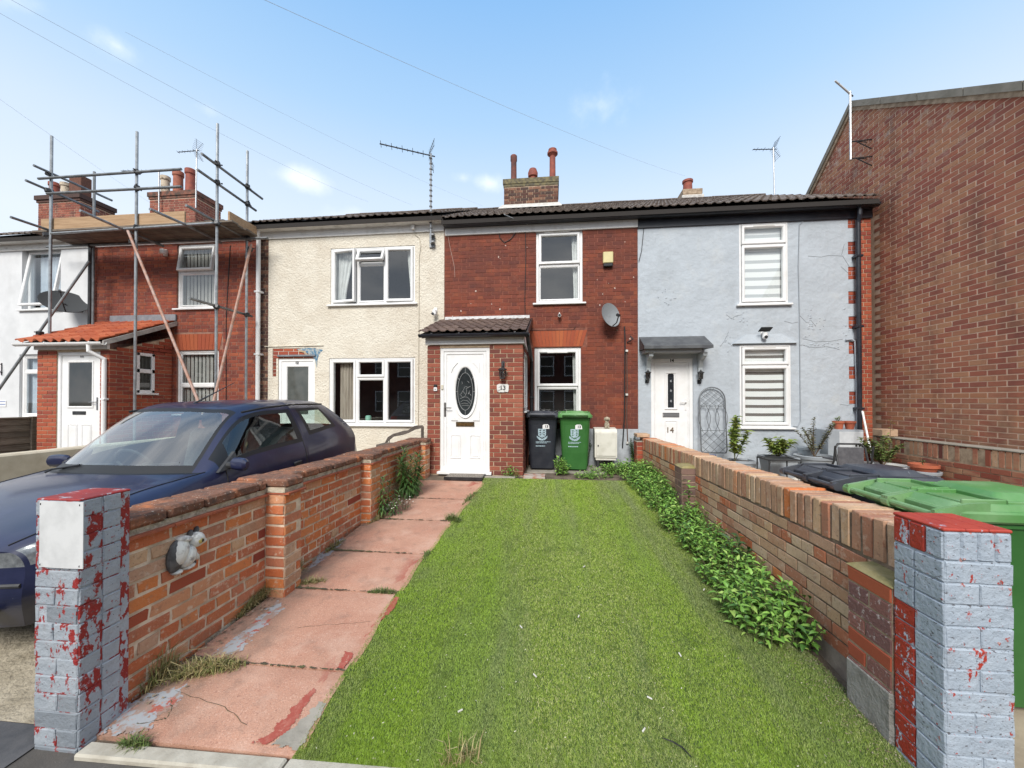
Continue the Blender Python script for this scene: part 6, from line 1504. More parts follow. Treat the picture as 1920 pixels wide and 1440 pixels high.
# =================================================================== TV aerials, dishes, cameras, lamps, alarm
def yagi(name, label, base, top, d, n, blen, tilt=0, rad_=.011, reflector=True, el=.11, group=None, mastcol=ALU):
    """mast base -> top; boom from the mast head along d"""
    t = thing(name, label, 'aerial', base)
    m = MB(); m.tube([base, top], rad_ * 1.6, 8); m.build('mast', mastcol, t)
    d = Vector(d).normalized(); side = d.cross(Vector((0, 0, 1))).normalized()
    m = MB(); b0 = Vector(top) - Vector((0, 0, .04)) - d * .08; m.tube([b0, b0 + d * blen], rad_, 6); bm = m.build('boom', METALD, t)
    for i in range(n):
        m = MB(); c = b0 + d * (blen * (.22 + .76 * i / max(1, n - 1))); s = side + Vector((0, 0, .25 * (1 if i % 2 else -1))); m.tube([c - s * el, c + s * el], .005, 5)
        m.build('element', METALD, t)
    if reflector:
        m = MB(); c = b0 + d * (blen * .12); u = Vector((0, 0, 1))
        for sg in (1, -1):
            dirv = (u * sg * .9 - d * .35).normalized()
            for k in range(6): m.tube([c + dirv * (.05 * k + .03) - side * .14, c + dirv * (.05 * k + .03) + side * .14], .0035, 4)
            m.tube([c, c + dirv * .3 - side * .1], .004, 4); m.tube([c, c + dirv * .3 + side * .1], .004, 4)
        m.build('reflector', METALD, t)
    return t
# the tall one clipped to the cream house
b, tp = aty(808, 456, YF - .12), aty(808, 288, YF - .12); b = Vector((tp.x, YF - .12, b.z))
a1 = yagi('tv_aerial', 'tv aerial on a tall mast bracketed to the cream house', b, tp, (-.95, -.32, .10), 9, 1.05, reflector=True, el=.075, rad_=.012)
m = MB(); m.box(b.x - .06, b.x + .05, YF - .03, YF - .002, b.z - .05, b.z + .22, .004); m.box(b.x - .03, b.x + .06, YF - .13, YF - .03, b.z + .02, b.z + .05, .004); m.box(b.x - .03, b.x + .06, YF - .13, YF - .03, b.z + .16, b.z + .19, .004); m.build('bracket', M('grey bracket', (.25, .26, .27), rough=.5, metal=.5), a1)
m = MB()
for k in range(14): z = b.z + .3 + (tp.z - b.z - .4) * k / 13; m.box(b.x - .024, b.x + .024, YF - .145, YF - .10, z - .012, z + .012)
m.build('tape_band', METALD, a1)
yagi('tv_aerial', 'tv aerial rising behind the roof of the grey house', Vector(aty(1452, 366, 11.2)), Vector(aty(1450, 277, 11.2)), (-1, -.05, .02), 6, .62, el=.06, rad_=.012)
yagi('tv_aerial', 'long thin tv aerial on the chimney with three tall pots', Vector(aty(298, 398, 10.5)), Vector(aty(298, 318, 10.5)), (-1, .1, .12), 14, 1.55, reflector=False, el=.05, rad_=.012)
yagi('tv_aerial', 'short tv aerial to the right of the three tall pots', Vector(aty(367, 390, 10.5)), Vector(aty(369, 280, 10.5)), (-1, .05, .03), 7, .75, reflector=True, el=.05, rad_=.012)
bt, bb = atx(1594, 172, XB - .35), atx(1597, 298, XB - .35); bb = Vector((bt.x, bt.y, bb.z))
a5 = yagi('tv_aerial', 'flat bar aerial on a mast bracketed to the tall brick gable', bb, bt, (-.8, -.35, .32), 2, .42, reflector=False, el=.02, rad_=.012)
m = MB()
for py in (264, 296):
    c = atx(1597, py, XB - .35); c = Vector((bt.x, bt.y, c.z)); m.tube([c, c + Vector((.36, 0, .02))], .012, 6); m.tube([c + Vector((.1, 0, 0)), c + Vector((.355, .12, .05))], .010, 6); m.tube([c + Vector((.1, 0, 0)), c + Vector((.355, 0, -.15))], .010, 6)
m.build('bracket', METALD, a5)
m = MB(); n0 = bt - Vector((0, 0, .04)); d_ = Vector((-.8, -.35, .32)).normalized(); m.tube([n0, n0 + d_ * .42], .016, 8); m.build('bar', M('white aerial bar', (.6, .6, .6), rough=.4), a5)
def dish(name, label, c, Y, aim, r, sx=1.0, arm=True, mat=None):
    t = thing(name, label, 'satellite dish', c)
    f = Vector(aim).normalized(); u = Vector((0, 0, 1)); s = f.cross(u).normalized(); u = s.cross(f)
    mat = mat or M('grey dish enamel', (.20, .215, .225), (.25, .265, .275), 4, rough=.4, spec=.5)
    P = lambda a, b, d: Vector(c) + s * a + u * b + f * d
    m = MB(); n = 30; rings = 7; vs, fs = [], []
    for side_, off in ((0, 0), (1, -.012)):
        base = len(vs)
        vs.append(P(0, 0, -.07 * r / .22 * .6 + off))
        for i in range(1, rings + 1):
            q = i / rings
            for k in range(n):
                a = 2 * math.pi * k / n; vs.append(P(r * q * sx * math.cos(a), r * q * math.sin(a), -.055 * (1 - q * q) * r / .25 + off))
        for k in range(n): fs.append((base, base + 1 + k, base + 1 + (k + 1) % n))
        for i in range(rings - 1):
            for k in range(n): fs.append((base + 1 + i * n + k, base + 1 + (i + 1) * n + k, base + 1 + (i + 1) * n + (k + 1) % n, base + 1 + i * n + (k + 1) % n))
    o0 = 1 + (rings - 1) * n; o1 = o0 + 1 + rings * n
    for k in range(n): fs.append((o0 + k, o1 + k, o1 + (k + 1) % n, o0 + (k + 1) % n))
    m.add(vs, fs); m.build('reflector', mat, t, smooth=True)
    m = MB(); e = P(r * .25, -r * .55, r * 1.05); m.tube([P(0, -r * .93, -.01), P(r * .15, -r * .95, r * .6), e], .011, 6); m.build('feed_arm', BLACKP, t)
    m = MB(); q = P(0, 0, r * .2) - e; q.normalize(); m.tube([e - q * .03, e + q * .05], [.022, .03], 10); m.build('lnb', BLACKP, t)
    m = MB(); b_ = P(0, 0, -.06); w_ = Vector((b_.x + .03, Y - .002, b_.z - .04)); m.tube([b_, b_ + Vector((.02, .04, -.05)), w_ - Vector((0, .06, 0)), w_], .018, 8); m.box(w_.x - .05, w_.x + .05, Y - .012, Y - .001, w_.z - .09, w_.z + .09, .003); m.build('wall_mount', METALD, t)
    return t
dish('satellite_dish', 'grey satellite dish on the worn red brick front beside the grey house', aty(1146, 590, YF - .22), YF, (.50, -.80, .22), .235, .88)
dish('satellite_dish', 'dark satellite dish on the white rendered house behind the scaffold', aty(121, 565, YF - .30), YF, (.60, -.36, .70), .37, 1.0, mat=M('dark dish enamel', (.06, .064, .068), rough=.85, spec=.2))
# CCTV cameras
def ptz(label, px, py, Y, solar=False, dirx=0):
    p = aty(px, py, Y - .07); t = thing('cctv_camera', label, 'camera', p)
    m = MB(); m.box(p.x - .035, p.x + .035, Y - .02, Y - .002, p.z + .01, p.z + .10, .006); m.box(p.x - .025, p.x + .025, Y - .09, Y - .02, p.z + .03, p.z + .055, .006); m.build('mount', UPVC, t)
    m = MB(); m.lathe([(.001, -.06), (.03, -.055), (.045, -.03), (.045, .0), (.04, .02), (.042, .05), (.025, .06)], p + Vector((0, -.025, -.02)), 16); m.build('body', UPVC, t, smooth=True)
    m = MB(); m.lathe([(.001, .0), (.028, -.002), (.03, -.012)], (0, 0, 0), 14, tr=lambda q: p + Vector((q.x + dirx * .02, -.072 - q.z, -.045 + q.y))); m.build('lens', BLACKP, t)
    if solar: m = MB(); m.box(-.10, .10, -.07, .07, 0, .012, .003, tr=lambda q: p + Vector((q.x - .01, q.y * .8 - .06, .085 + q.z + q.y * -.4))); m.build('solar_panel', INK, t)
ptz('white dome camera with small dark panel on the grey house', 1433, 628, YF, True)
ptz('small white camera on the cream pebbledash beside the porch roof', 815, 585, YF, False, -1)
p = aty(1049, 591, YF - .07); t = thing('cctv_camera', 'small white camera on the worn red brick below the upper window', 'camera', p)
m = MB(); m.tube([p + Vector((0, .07, .05)), p + Vector((0, .02, .05)), p + Vector((0, .01, .0))], .010, 6); m.build('mount', UPVC, t)
m = MB(); m.lathe([(.03, -.04), (.034, 0), (.03, .05)], (0, 0, 0), 14, tr=lambda q: p + Vector((q.x, -q.z * 1, q.y - .01))); m.build('body', UPVC, t, smooth=True)
m = MB(); m.lathe([(.001, .053), (.026, .052), (.026, .048)], (0, 0, 0), 12, tr=lambda q: p + Vector((q.x, -q.z, q.y - .01))); m.build('lens', INK, t)
# alarm box
a = bx(1130, 474, 1149, 502, YF); t = thing('alarm_box', 'cream yellow alarm box on the worn red brick front', 'alarm', ((a[0] + a[1]) / 2, YF - .04, a[2]))
m = MB(); m.box(a[0], a[1], YF - .07, YF - .002, a[2] + .07, a[3], .012); m.build('cover', M('sun yellowed plastic', (.62, .54, .26), (.55, .48, .24), 5, rough=.45), t)
m = MB(); m.box(a[0] + .006, a[1] - .006, YF - .078, YF - .003, a[2], a[2] + .068, .014); m.build('strobe', M('black strobe', (.015, .017, .02), rough=.25), t)
# floodlight on the scaffolded house
p = aty(304, 470, YF - .1); t = thing('security_light', 'small white security light under the eaves of the red brick house', 'light', p)
m = MB(); m.box(p.x - .04, p.x + .04, YF - .05, YF - .002, p.z - .09, p.z + .05, .008); m.build('base', GUTW, t); m = MB(); m.box(p.x - .02, p.x + .07, YF - .15, YF - .052, p.z - .07, p.z + .03, .015); m.build('head', UPVC, t)
# lanterns
def lantern(label, px, pyt, pyb, Y, kind=0):
    a, b = aty(px, pyt, Y - .09), aty(px, pyb, Y - .09); h = a.z - b.z; x = a.x; t = thing('wall_lantern', label, 'lantern', (x, Y - .09, b.z))
    m = MB(); r = h * .17
    zb_, zt_ = (b.z, b.z + h * .45) if kind == 0 else (b.z + h * .38, b.z + h * .78)
    for k in range(6):
        q = 2 * math.pi * k / 6; m.tube([(x + r * .8 * math.cos(q), Y - .09 + r * .8 * math.sin(q), zb_), (x + r * math.cos(q), Y - .09 + r * math.sin(q), zt_)], .006, 5)
    m.lathe([(.001, zb_ - .015), (r * .9, zb_ - .01), (r * .9, zb_ + .008), (.01, zb_ + .01)], (x, Y - .09, 0), 12)
    m.lathe([(r * 1.5, zt_), (r * 1.5, zt_ + .01), (r * .9, zt_ + h * .10), (.012, zt_ + h * .17), (.012, zt_ + h * .24), (.001, zt_ + h * .26)], (x, Y - .09, 0), 12)
    if kind == 0: m.tube([(x, Y - .09, zt_ + h * .15), (x, Y - .06, zt_ + h * .42), (x, Y - .02, zt_ + h * .40), (x, Y - .002, zt_ + h * .3)], .010, 6); m.prism([(x - .025, Y - .012, zt_ + h * .12), (x + .025, Y - .012, zt_ + h * .12), (x + .03, Y - .012, zt_ + h * .45), (x, Y - .012, a.z), (x - .03, Y - .012, zt_ + h * .45)], (0, .010, 0))
    else: m.tube([(x, Y - .09, zb_ - .01), (x, Y - .09, b.z + h * .15), (x, Y - .03, b.z + h * .10), (x, Y - .004, b.z + h * .12)], .012, 6); m.box(x - .035, x + .035, Y - .02, Y - .002, b.z, b.z + h * .34, .008)
    m.build('cage', METALD, t)
    m = MB(); m.lathe([(r * .72, zb_), (r * .9, zt_)], (x, Y - .09, 0), 6); m.build('pane', glass('lantern glass', (.8, .78, .72), 1, .05, .1) if 'lantern glass' not in bpy.data.materials else bpy.data.materials['lantern glass'], t)
lantern('black lantern with scrolled top on the red brick porch', 942, 675, 709, YP)
lantern('black lantern to the left of the white door numbered 14', 1215, 694, 718, YF, 1)
lantern('black lantern between the door numbered 14 and the trellis', 1314, 694, 719, YF, 1)
# number plaque and doorbell
a = bx(932, 720, 954, 735.5, YP); t = thing('number_plaque', 'white marbled plaque with number 13 on the porch brick', 'plaque', ((a[0] + a[1]) / 2, YP - .02, a[2]))
m = MB(); n = 16; cx, cz = (a[0] + a[1]) / 2, (a[2] + a[3]) / 2
m.prism([(cx + (a[1] - a[0]) / 2 * math.copysign(abs(math.cos(q)) ** .35, math.cos(q)) * (1 + .03 * math.sin(5 * q)), YP - .024, cz + (a[3] - a[2]) / 2 * math.copysign(abs(math.sin(q)) ** .35, math.sin(q)) * (1 + .04 * math.cos(7 * q))) for q in [2 * math.pi * k / 28 for k in range(28)]], (0, .016, 0))
m.build('slate', M('white marbled slate', (.66, .65, .62), (.32, .32, .31), 18, .52, .6, rough=.5, stretch=(1, 1, 2)), t)
text('13', .105, INK, (cx, YP - .026, cz), t, 'numeral', bold=.002)
p = aty(817, 727.5, YP); t = thing('doorbell', 'black topped white doorbell on the brick left of the oval door', 'doorbell', p)
m = MB(); m.box(p.x - .03, p.x + .03, YP - .03, YP - .008, p.z - .055, p.z + .01, .008); m.build('case', UPVC, t); m = MB(); m.box(p.x - .03, p.x + .03, YP - .031, YP - .008, p.z + .011, p.z + .06, .008); m.build('eye', INK, t); m = MB(); m.lathe([(.012, 0), (.010, .004)], (0, 0, 0), 12, tr=lambda q: Vector((p.x + q.x, YP - .03 - q.z, p.z - .02 + q.y))); m.build('button', CHROME, t)
# small blue-edged sign and wrought bracket at the far left
p = aty(8, 757, YF); t = thing('wall_sign', 'small white and blue sign on the white house at the left edge', 'sign', p)
m = MB(); m.box(p.x - .16, p.x + .06, YF - .012, YF - .001, p.z - .07, p.z + .07, .003); m.build('panel', UPVC, t); m = MB(); m.box(p.x - .15, p.x + .05, YF - .0135, YF - .0125, p.z - .02, p.z - .005); m.box(p.x - .15, p.x + .05, YF - .0135, YF - .0125, p.z + .045, p.z + .058); m.build('stripe', M('sign blue', (.02, .10, .35), rough=.5), t)
p = aty(4, 693, YF); t = thing('basket_bracket', 'black scrolled hanging bracket on the white house', 'bracket', p)
m = MB(); m.tube([(p.x, YF - .008, p.z - .13), (p.x, YF - .008, p.z + .15)], .009, 6); m.tube([(p.x, YF - .01, p.z + .12), (p.x - .0, YF - .30, p.z + .12)], .009, 6); m.tube([(p.x, YF - .01, p.z - .1)] + [(p.x, YF - .02 - .10 * (1 - math.cos(q)), p.z - .1 + .1 * math.sin(q) + .02 * q) for q in [k * .4 for k in range(1, 8)]], .007, 6); m.build('scroll', METALD, t)
# overhead wires
def wire(label, a, b, ya, yb, sag, r=.0016):
    A1_, B1_ = aty(*a, ya), aty(*b, yb)
    t = thing('overhead_cable', label, 'cable', A1_)
    n = 24; m = MB(); m.tube([A1_.lerp(B1_, k / n) - Vector((0, 0, sag * 4 * (k / n) * (1 - k / n))) for k in range(n + 1)], r, 5); m.build('wire', WIRE, t)
wire('upper of the two long wires crossing the sky to the cream house', (0, -12), (772, 384), 3.0, 10.9, .12) 
wire('lower of the two long wires crossing the sky above the scaffold', (-30, 8), (690, 378), 3.2, 10.9, .14)
wire('thin wire high over the middle chimney falling to the grey house', (470, -12), (1285, 330), 2.6, 11.2, .10)
wire('faint wire at the left falling behind the scaffold', (-20, 172), (345, 420), 4.5, 10.6, .05, .0014)
wire('faint wire in mid sky falling toward the chimney of the middle house', (235, 60), (905, 386), 3.4, 11.0, .10, .0012)
wire('short lead-in wire at the eaves of the middle red house', (945, 402), (990, 421), 7.2, 7.47, .0, .005)
# =================================================================== wheelie bins
def rr(w, d, r, z, cx=0, cy=0, n=4):
    P = []
    for sx, sy, a0 in ((1, 1, 0), (-1, 1, 90), (-1, -1, 180), (1, -1, 270)):
        for k in range(n + 1):
            a = rad(a0 + 90 * k / n); P.append((cx + sx * (w / 2 - r) + r * math.cos(a), cy + sy * (d / 2 - r) + r * math.sin(a), z))
    return P
def wheelie(label, x, y, z0, rz, body, lid, sticker=True, crest=True, group=None, scale=1.0, lidlines=0):
    """front of the bin faces -Y when rz = 0; hinge and wheels at +Y"""
    t = thing('wheelie_bin', label, 'bin', (x, y, z0), rz=rz if rz else 1e-7, group=group, local=True)
    t.scale = (scale,) * 3
    m = MB(); m.loft([rr(.42, .50, .05, .03, 0, .0), rr(.44, .52, .05, .10, 0, .0), rr(.52, .62, .06, .86, 0, .02), rr(.54, .64, .06, .90, 0, .02), rr(.56, .67, .06, .905, 0, .02), rr(.56, .67, .06, .945, 0, .02)])
    m.prism([(-.15, -.254, .07), (.15, -.254, .07), (.175, -.297, .80), (-.175, -.297, .80)], (0, .02, 0))
    m.build('body', body, t, smooth=True)
    m = MB(); m.loft([rr(.585, .70, .06, .93, 0, .01), rr(.60, .72, .06, .94, 0, .01), rr(.60, .72, .06, .975, 0, .01), rr(.585, .705, .06, .984, 0, .01), rr(.565, .685, .06, .986, 0, .01), rr(.535, .645, .06, 1.012, 0, .005), rr(.525, .635, .06, 1.015, 0, .005), rr(.515, .625, .06, 1.012, 0, .005)])
    l = m.build('lid', lid, t, smooth=True)
    m = MB(); m.loft([rr(.37, .36, .025, 1.010, 0, -.08), rr(.30, .29, .02, 1.045, 0, -.08), rr(.29, .28, .02, 1.048, 0, -.08)])
    m.build('raised_panel', lid, t, smooth=True)
    m = MB()
    for sx in (-.135, .135):      # two moulded bays by the hinge with a rib round each
        for a_, b_ in (((sx - .115, .12), (sx + .115, .12)), ((sx - .115, .12), (sx - .115, .30)), ((sx + .115, .12), (sx + .115, .30))):
            m.box(min(a_[0], b_[0]) - .007, max(a_[0], b_[0]) + .007, min(a_[1], b_[1]) - .007, max(a_[1], b_[1]) + .007, 1.008, 1.034, .004)
        m.box(sx - .09, sx + .09, .15, .29, 1.006, 1.020, .004)
    for sx in (-.235, .235): m.box(sx - .006, sx + .006, -.28, .10, 1.006, 1.022, .003)
    m.build('lid_rib', lid, t)
    m = MB(); m.box(-.22, .22, -.385, -.345, .955, .985, .008); m.build('front_lip', lid, t, smooth=True)
    m = MB()
    m.tube([(-.27, .43, .955), (.27, .43, .955)], .016, 10)
    for xx in (-.28, -.012, .012, .28):
        m.prism([(xx - .010, .33, .90), (xx - .010, .455, .945), (xx - .010, .452, .985), (xx - .010, .30, 1.02), (xx - .010, .22, 1.025), (xx - .010, .22, .95)], (.02, 0, 0))
    for xx in (-.29, 0, .29): m.tube([(xx - .022, .43, .955), (xx + .022, .43, .955)], .028, 12)
    m.box(-.27, .27, .29, .36, .90, .93, .01); m.build('hinge_handle', lid, t, smooth=True)
    for sx in (-1, 1):
        m = MB(); m.lathe([(.03, -.025), (.085, -.025), (.10, -.015), (.10, .015), (.085, .025), (.03, .025)], (0, 0, 0), 20, tr=lambda p, sx=sx: Vector((sx * .235 + p.z, .29 + p.x, .10 + p.y))); w_ = m.build('wheel', TYRE, t, smooth=True)
        m = MB(); m.lathe([(.001, .027), (.055, .03), (.06, .024)], (0, 0, 0), 16, tr=lambda p, sx=sx: Vector((sx * (.235 + p.z), .29 + p.x, .10 + p.y))); m.build('hub', BLACKP, w_)
    if sticker:
        m = MB(); q = [(.005, .735), (.125, .735), (.118, .79), (.10, .815), (.03, .815), (.005, .80)]
        yy = lambda z: -.250 - (.047) * (z - .07) / .73 - .003
        m.add([(a, yy(b) - .001, b) for a, b in q] , [tuple(range(len(q)))]); m.build('sticker', UPVC, t)
        text('13', .062, INK, (.072, yy(.775) - .004, .775), t, 'numeral', bold=.0018, rot=(rad(94), 0, 0), ext=.001)
    if crest:
        CR = M('pale crest print', (.40, .52, .58), (.20, .28, .32), 60, .48, .58, rough=.7) if 'pale crest print' not in bpy.data.materials else bpy.data.materials['pale crest print']
        yy = lambda z: -.250 - (.047) * (z - .07) / .73 - .0025
        m = MB(); q = [(-.075, .735), (.065, .735), (.065, .63), (.05, .60), (-.005, .575), (-.06, .60), (-.075, .63)]
        m.add([(a, yy(b), b) for a, b in q], [tuple(range(len(q)))])
        q = [(-.10, .615), (-.08, .60), (-.005, .553), (.07, .60), (.09, .615), (.085, .575), (.04, .535), (-.005, .525), (-.05, .535), (-.095, .575)]
        m.add([(a, yy(b) - .0006, b) for a, b in q], [tuple(range(len(q)))]); m.build('crest', CR, t)
        m = MB()
        for k in range(3):      # charges on the shield: fish-tailed beasts, as dark blots
            for s in (-1, 1): z = .705 - .038 * k; xx = -.005 + s * .033; m.add([(xx - .016, yy(z) - .0012, z - .004), (xx + .008, yy(z) - .0012, z - .010), (xx + .018, yy(z) - .0012, z + .004), (xx - .002, yy(z) - .0012, z + .012)], [(0, 1, 2, 3)])
        m.build('crest_charge', body, t)
        m = MB()
        for row, z, n in ((0, .505, 11), (1, .485, 9), (2, .43, 8)):
            xx = -.115
            for k in range(n):
                w_ = R.uniform(.008, .022); hh = .006 if row < 2 else .009
                m.add([(xx, yy(z) - .001, z - hh), (xx + w_, yy(z) - .001, z - hh), (xx + w_, yy(z) - .001, z + hh), (xx, yy(z) - .001, z + hh)], [(0, 1, 2, 3)]); xx += w_ + .006
        m.build('worn_lettering', CR, t)
    return t
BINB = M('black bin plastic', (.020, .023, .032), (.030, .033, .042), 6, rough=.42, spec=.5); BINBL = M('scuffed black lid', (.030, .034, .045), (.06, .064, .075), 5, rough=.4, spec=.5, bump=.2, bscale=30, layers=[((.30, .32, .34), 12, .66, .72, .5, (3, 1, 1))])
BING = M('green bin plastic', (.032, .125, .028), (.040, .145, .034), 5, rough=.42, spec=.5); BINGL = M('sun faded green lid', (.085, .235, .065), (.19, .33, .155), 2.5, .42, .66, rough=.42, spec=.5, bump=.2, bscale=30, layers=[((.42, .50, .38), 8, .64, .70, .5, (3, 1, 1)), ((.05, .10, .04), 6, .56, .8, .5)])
qa, qb = aty(1016, 880, 6.85), aty(1079, 883, 6.82)
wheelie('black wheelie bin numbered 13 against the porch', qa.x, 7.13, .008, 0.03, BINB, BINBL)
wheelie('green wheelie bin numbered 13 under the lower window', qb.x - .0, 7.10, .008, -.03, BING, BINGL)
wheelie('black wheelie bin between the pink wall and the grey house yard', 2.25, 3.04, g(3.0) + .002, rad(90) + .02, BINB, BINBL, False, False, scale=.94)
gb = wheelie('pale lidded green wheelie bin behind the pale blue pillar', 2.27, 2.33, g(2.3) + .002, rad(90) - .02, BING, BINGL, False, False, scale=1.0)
m = MB(); q = [atx(1683, 0, 1)] ; 
P_ = [(-.05, .12), (-.05, .28), (-.02, .30), (.01, .28), (.01, .22), (-.045, .20)]
# painted letter on the black bin's side is faint; left as a pale ring
# white electricity bracket box seen between the two bins
p = aty(1047, 789, 7.2); t = thing('meter_cover', 'small white box on the wall between the black and green bins', 'box', p)
m = MB(); m.box(p.x - .055, p.x + .055, 7.42, 7.49, p.z - .05, p.z + .06, .02); m.build('cover', UPVC, t)
# gas meter box with a little dog on top
a = bx(1115, 806, 1157, 860, 7.22); t = thing('meter_box', 'white gas meter box standing against the painted plinth', 'meter box', ((a[0] + a[1]) / 2, 7.3, a[2]))
WB = M('aged white plastic', (.66, .64, .57), (.55, .53, .46), 6, .5, .7, rough=.5)
m = MB(); m.prism([(a[0], 7.21, a[2] + .02), (a[0], 7.21, a[3] - .05), (a[0], 7.26, a[3] + .012), (a[0], 7.49, a[3] + .03), (a[0], 7.49, a[2] + .02)], (a[1] - a[0], 0, 0)); m.box(a[0] + .02, a[1] - .02, 7.23, 7.48, a[2] - .03, a[2] + .0195); m.build('case', WB, t)
m = MB(); m.box(a[0] + .03, a[1] - .022, 7.196, 7.209, a[2] + .05, a[3] - .06, .004); d_ = m.build('door', WB, t); m = MB(); m.box(a[0] + .05, a[0] + .07, 7.188, 7.1955, (a[2] + a[3]) / 2 - .04, (a[2] + a[3]) / 2 - .01); m.build('latch', METALD, d_)
m = MB()
for xx in (a[0] + .05, a[1] - .08): m.box(xx, xx + .03, 7.25, 7.47, -.02, a[2] - .03)
m.tube([((a[0] + a[1]) / 2, 7.36, a[2] - .03), ((a[0] + a[1]) / 2, 7.36, 0)], .02, 8); m.build('leg', METALD, t)
p = aty(1138, 806, 7.33); zt = a[3] + .02
DOGM = M('weathered plaster dog', (.46, .40, .30), (.24, .20, .15), 24, .45, .62, rough=.9, bump=.5)
t = thing('dog_statue', 'small weathered sitting dog statue on the white meter box', 'statue', (p.x, 7.33, zt))
sph = lambda m, c, r: m.lathe([(max(.001, r[0] * math.sin(math.pi * k / 8)), -r[2] * math.cos(math.pi * k / 8)) for k in range(9)], c, 12, sy=r[1] / r[0])
m = MB(); sph(m, (p.x, 7.34, zt + .062), (.048, .050, .068)); sph(m, (p.x, 7.325, zt + .115), (.034, .034, .045)); m.build('body', DOGM, t, smooth=True)
m = MB(); sph(m, (p.x, 7.312, zt + .178), (.042, .040, .040)); sph(m, (p.x, 7.272, zt + .166), (.018, .022, .016)); hd = m.build('head', DOGM, t, smooth=True)
for s in (-1, 1):
    m = MB(); sph(m, (p.x + s * .042, 7.318, zt + .172), (.013, .018, .032)); m.build('ear', DOGM, hd, smooth=True)
    m = MB(); m.tube([(p.x + s * .024, 7.30, zt + .09), (p.x + s * .026, 7.285, zt + .04), (p.x + s * .026, 7.28, zt + .004)], [.016, .013, .015], 8); m.build('leg', DOGM, t, smooth=True)
m = MB(); sph(m, (p.x, 7.252, zt + .170), (.006, .005, .005)); m.build('nose', INK, hd)
# doormat
a, b = atg(832, 903), atg(905, 903); t = thing('doormat', 'speckled grey doormat below the oval glazed door', 'mat', (-1.4, 6.1, .02))
m = MB(); m.box(a.x, b.x - .02, 5.985, 6.30, g(6.0) + .016, .034, .005); m.build('mat', M('bristly grey mat', (.30, .27, .23), (.12, .10, .085), 55, .46, .56, rough=1, bump=1, bscale=70, bdist=.01), t)
m = MB(); m.box(a.x - .012, b.x - .008, 5.975, 5.985, g(6) + .012, .036); m.box(b.x - .02, b.x - .008, 5.985, 6.3, g(6) + .012, .038); m.build('edging', BLACKP, t)
# garden bench back behind the wall
q = [(722, 833), (728, 823), (738, 816), (755, 812), (766, 809), (778, 802), (792, 800)]
t = thing('garden_chair', 'dark curved wooden chair back showing above the orange brick wall', 'chair', aty(757, 840, 7.15))
m = MB(); P0 = [aty(a, b, 7.10 + .012 * i) for i, (a, b) in enumerate(q)]; secs = []
for i, p in enumerate(P0): h = .028 + .010 * math.sin(i * 1.6) ** 2; secs.append([p + Vector((0, -.02, h)), p + Vector((0, .02, h)), p + Vector((0, .02, -h)), p + Vector((0, -.02, -h))])
m.loft(secs); m.build('backrest', WOOD_D, t)
for p in (P0[0], P0[-1]): m = MB(); m.box(p.x - .022, p.x + .022, p.y - .025, p.y + .025, 0, p.z + .01, .006); m.build('leg', WOOD_D, t)
m = MB(); m.tube([(P0[0].x + .06, 7.12, .2), (P0[1].x + .02, 7.12, P0[1].z)], .008, 6); m.box(P0[0].x, P0[-1].x, 6.72, 7.09, .40, .44); m.build('seat', WOOD_D, t)
# =================================================================== leaves and plants
def leaf(L, w, fold=.25, droop=.25):
    v = [(0, 0, 0), (L * .35, w * .5, w * fold), (L * .35, 0, -.0), (L * .35, -w * .5, w * fold), (L * .7, w * .36, w * fold - L * droop * .4), (L * .7, 0, -L * droop * .4), (L * .7, -w * .36, w * fold - L * droop * .4), (L, 0, -L * droop)]
    f = [(0, 2, 1), (0, 3, 2), (1, 2, 5, 4), (2, 3, 6, 5), (4, 5, 7), (5, 6, 7)]
    return v, f
MINT = M('mint leaf', (1, 1, 1), ramp=[(0.163, 0.324, 0.050), (0.124, 0.258, 0.042), (0.221, 0.396, 0.072), (0.182, 0.336, 0.066), (0.286, 0.420, 0.099), (0.098, 0.216, 0.035), (0.065, 0.156, 0.033), (0.143, 0.300, 0.050)], rough=.5, spec=.4)
MINT.node_tree.nodes['Principled BSDF'].inputs['Subsurface Weight'].default_value = 0
STEM = M('green stem', (.10, .13, .045), (.08, .06, .03), 8, rough=.8)
STEMB = M('woody stem', (.16, .11, .07), (.10, .07, .045), 12, rough=.9)
DARKG = M('dark weed leaf', (1, 1, 1), ramp=[(.035, .085, .022), (.05, .115, .03), (.028, .065, .02)], rough=.55)
YELG = M('yellow green leaf', (1, 1, 1), ramp=[(.22, .28, .05), (.16, .24, .045), (.28, .30, .07), (.12, .20, .04)], rough=.5)
lr = random.Random(21)
lmesh = []
for i in range(6):
    v, f = leaf(lr.uniform(.040, .062), lr.uniform(.018, .027), lr.uniform(.15, .4), lr.uniform(.1, .5)); lmesh.append(mesh('leaf', v, f, MINT))
def place(me, parent, p, az, el, roll=0, s=1.0, name='leaf'):
    o = link(name, me, parent, p); o.rotation_euler = (Matrix.Rotation(az, 3, 'Z') @ Matrix.Rotation(-el, 3, 'Y') @ Matrix.Rotation(roll, 3, 'X')).to_euler(); o.scale = (s, s, s); return o
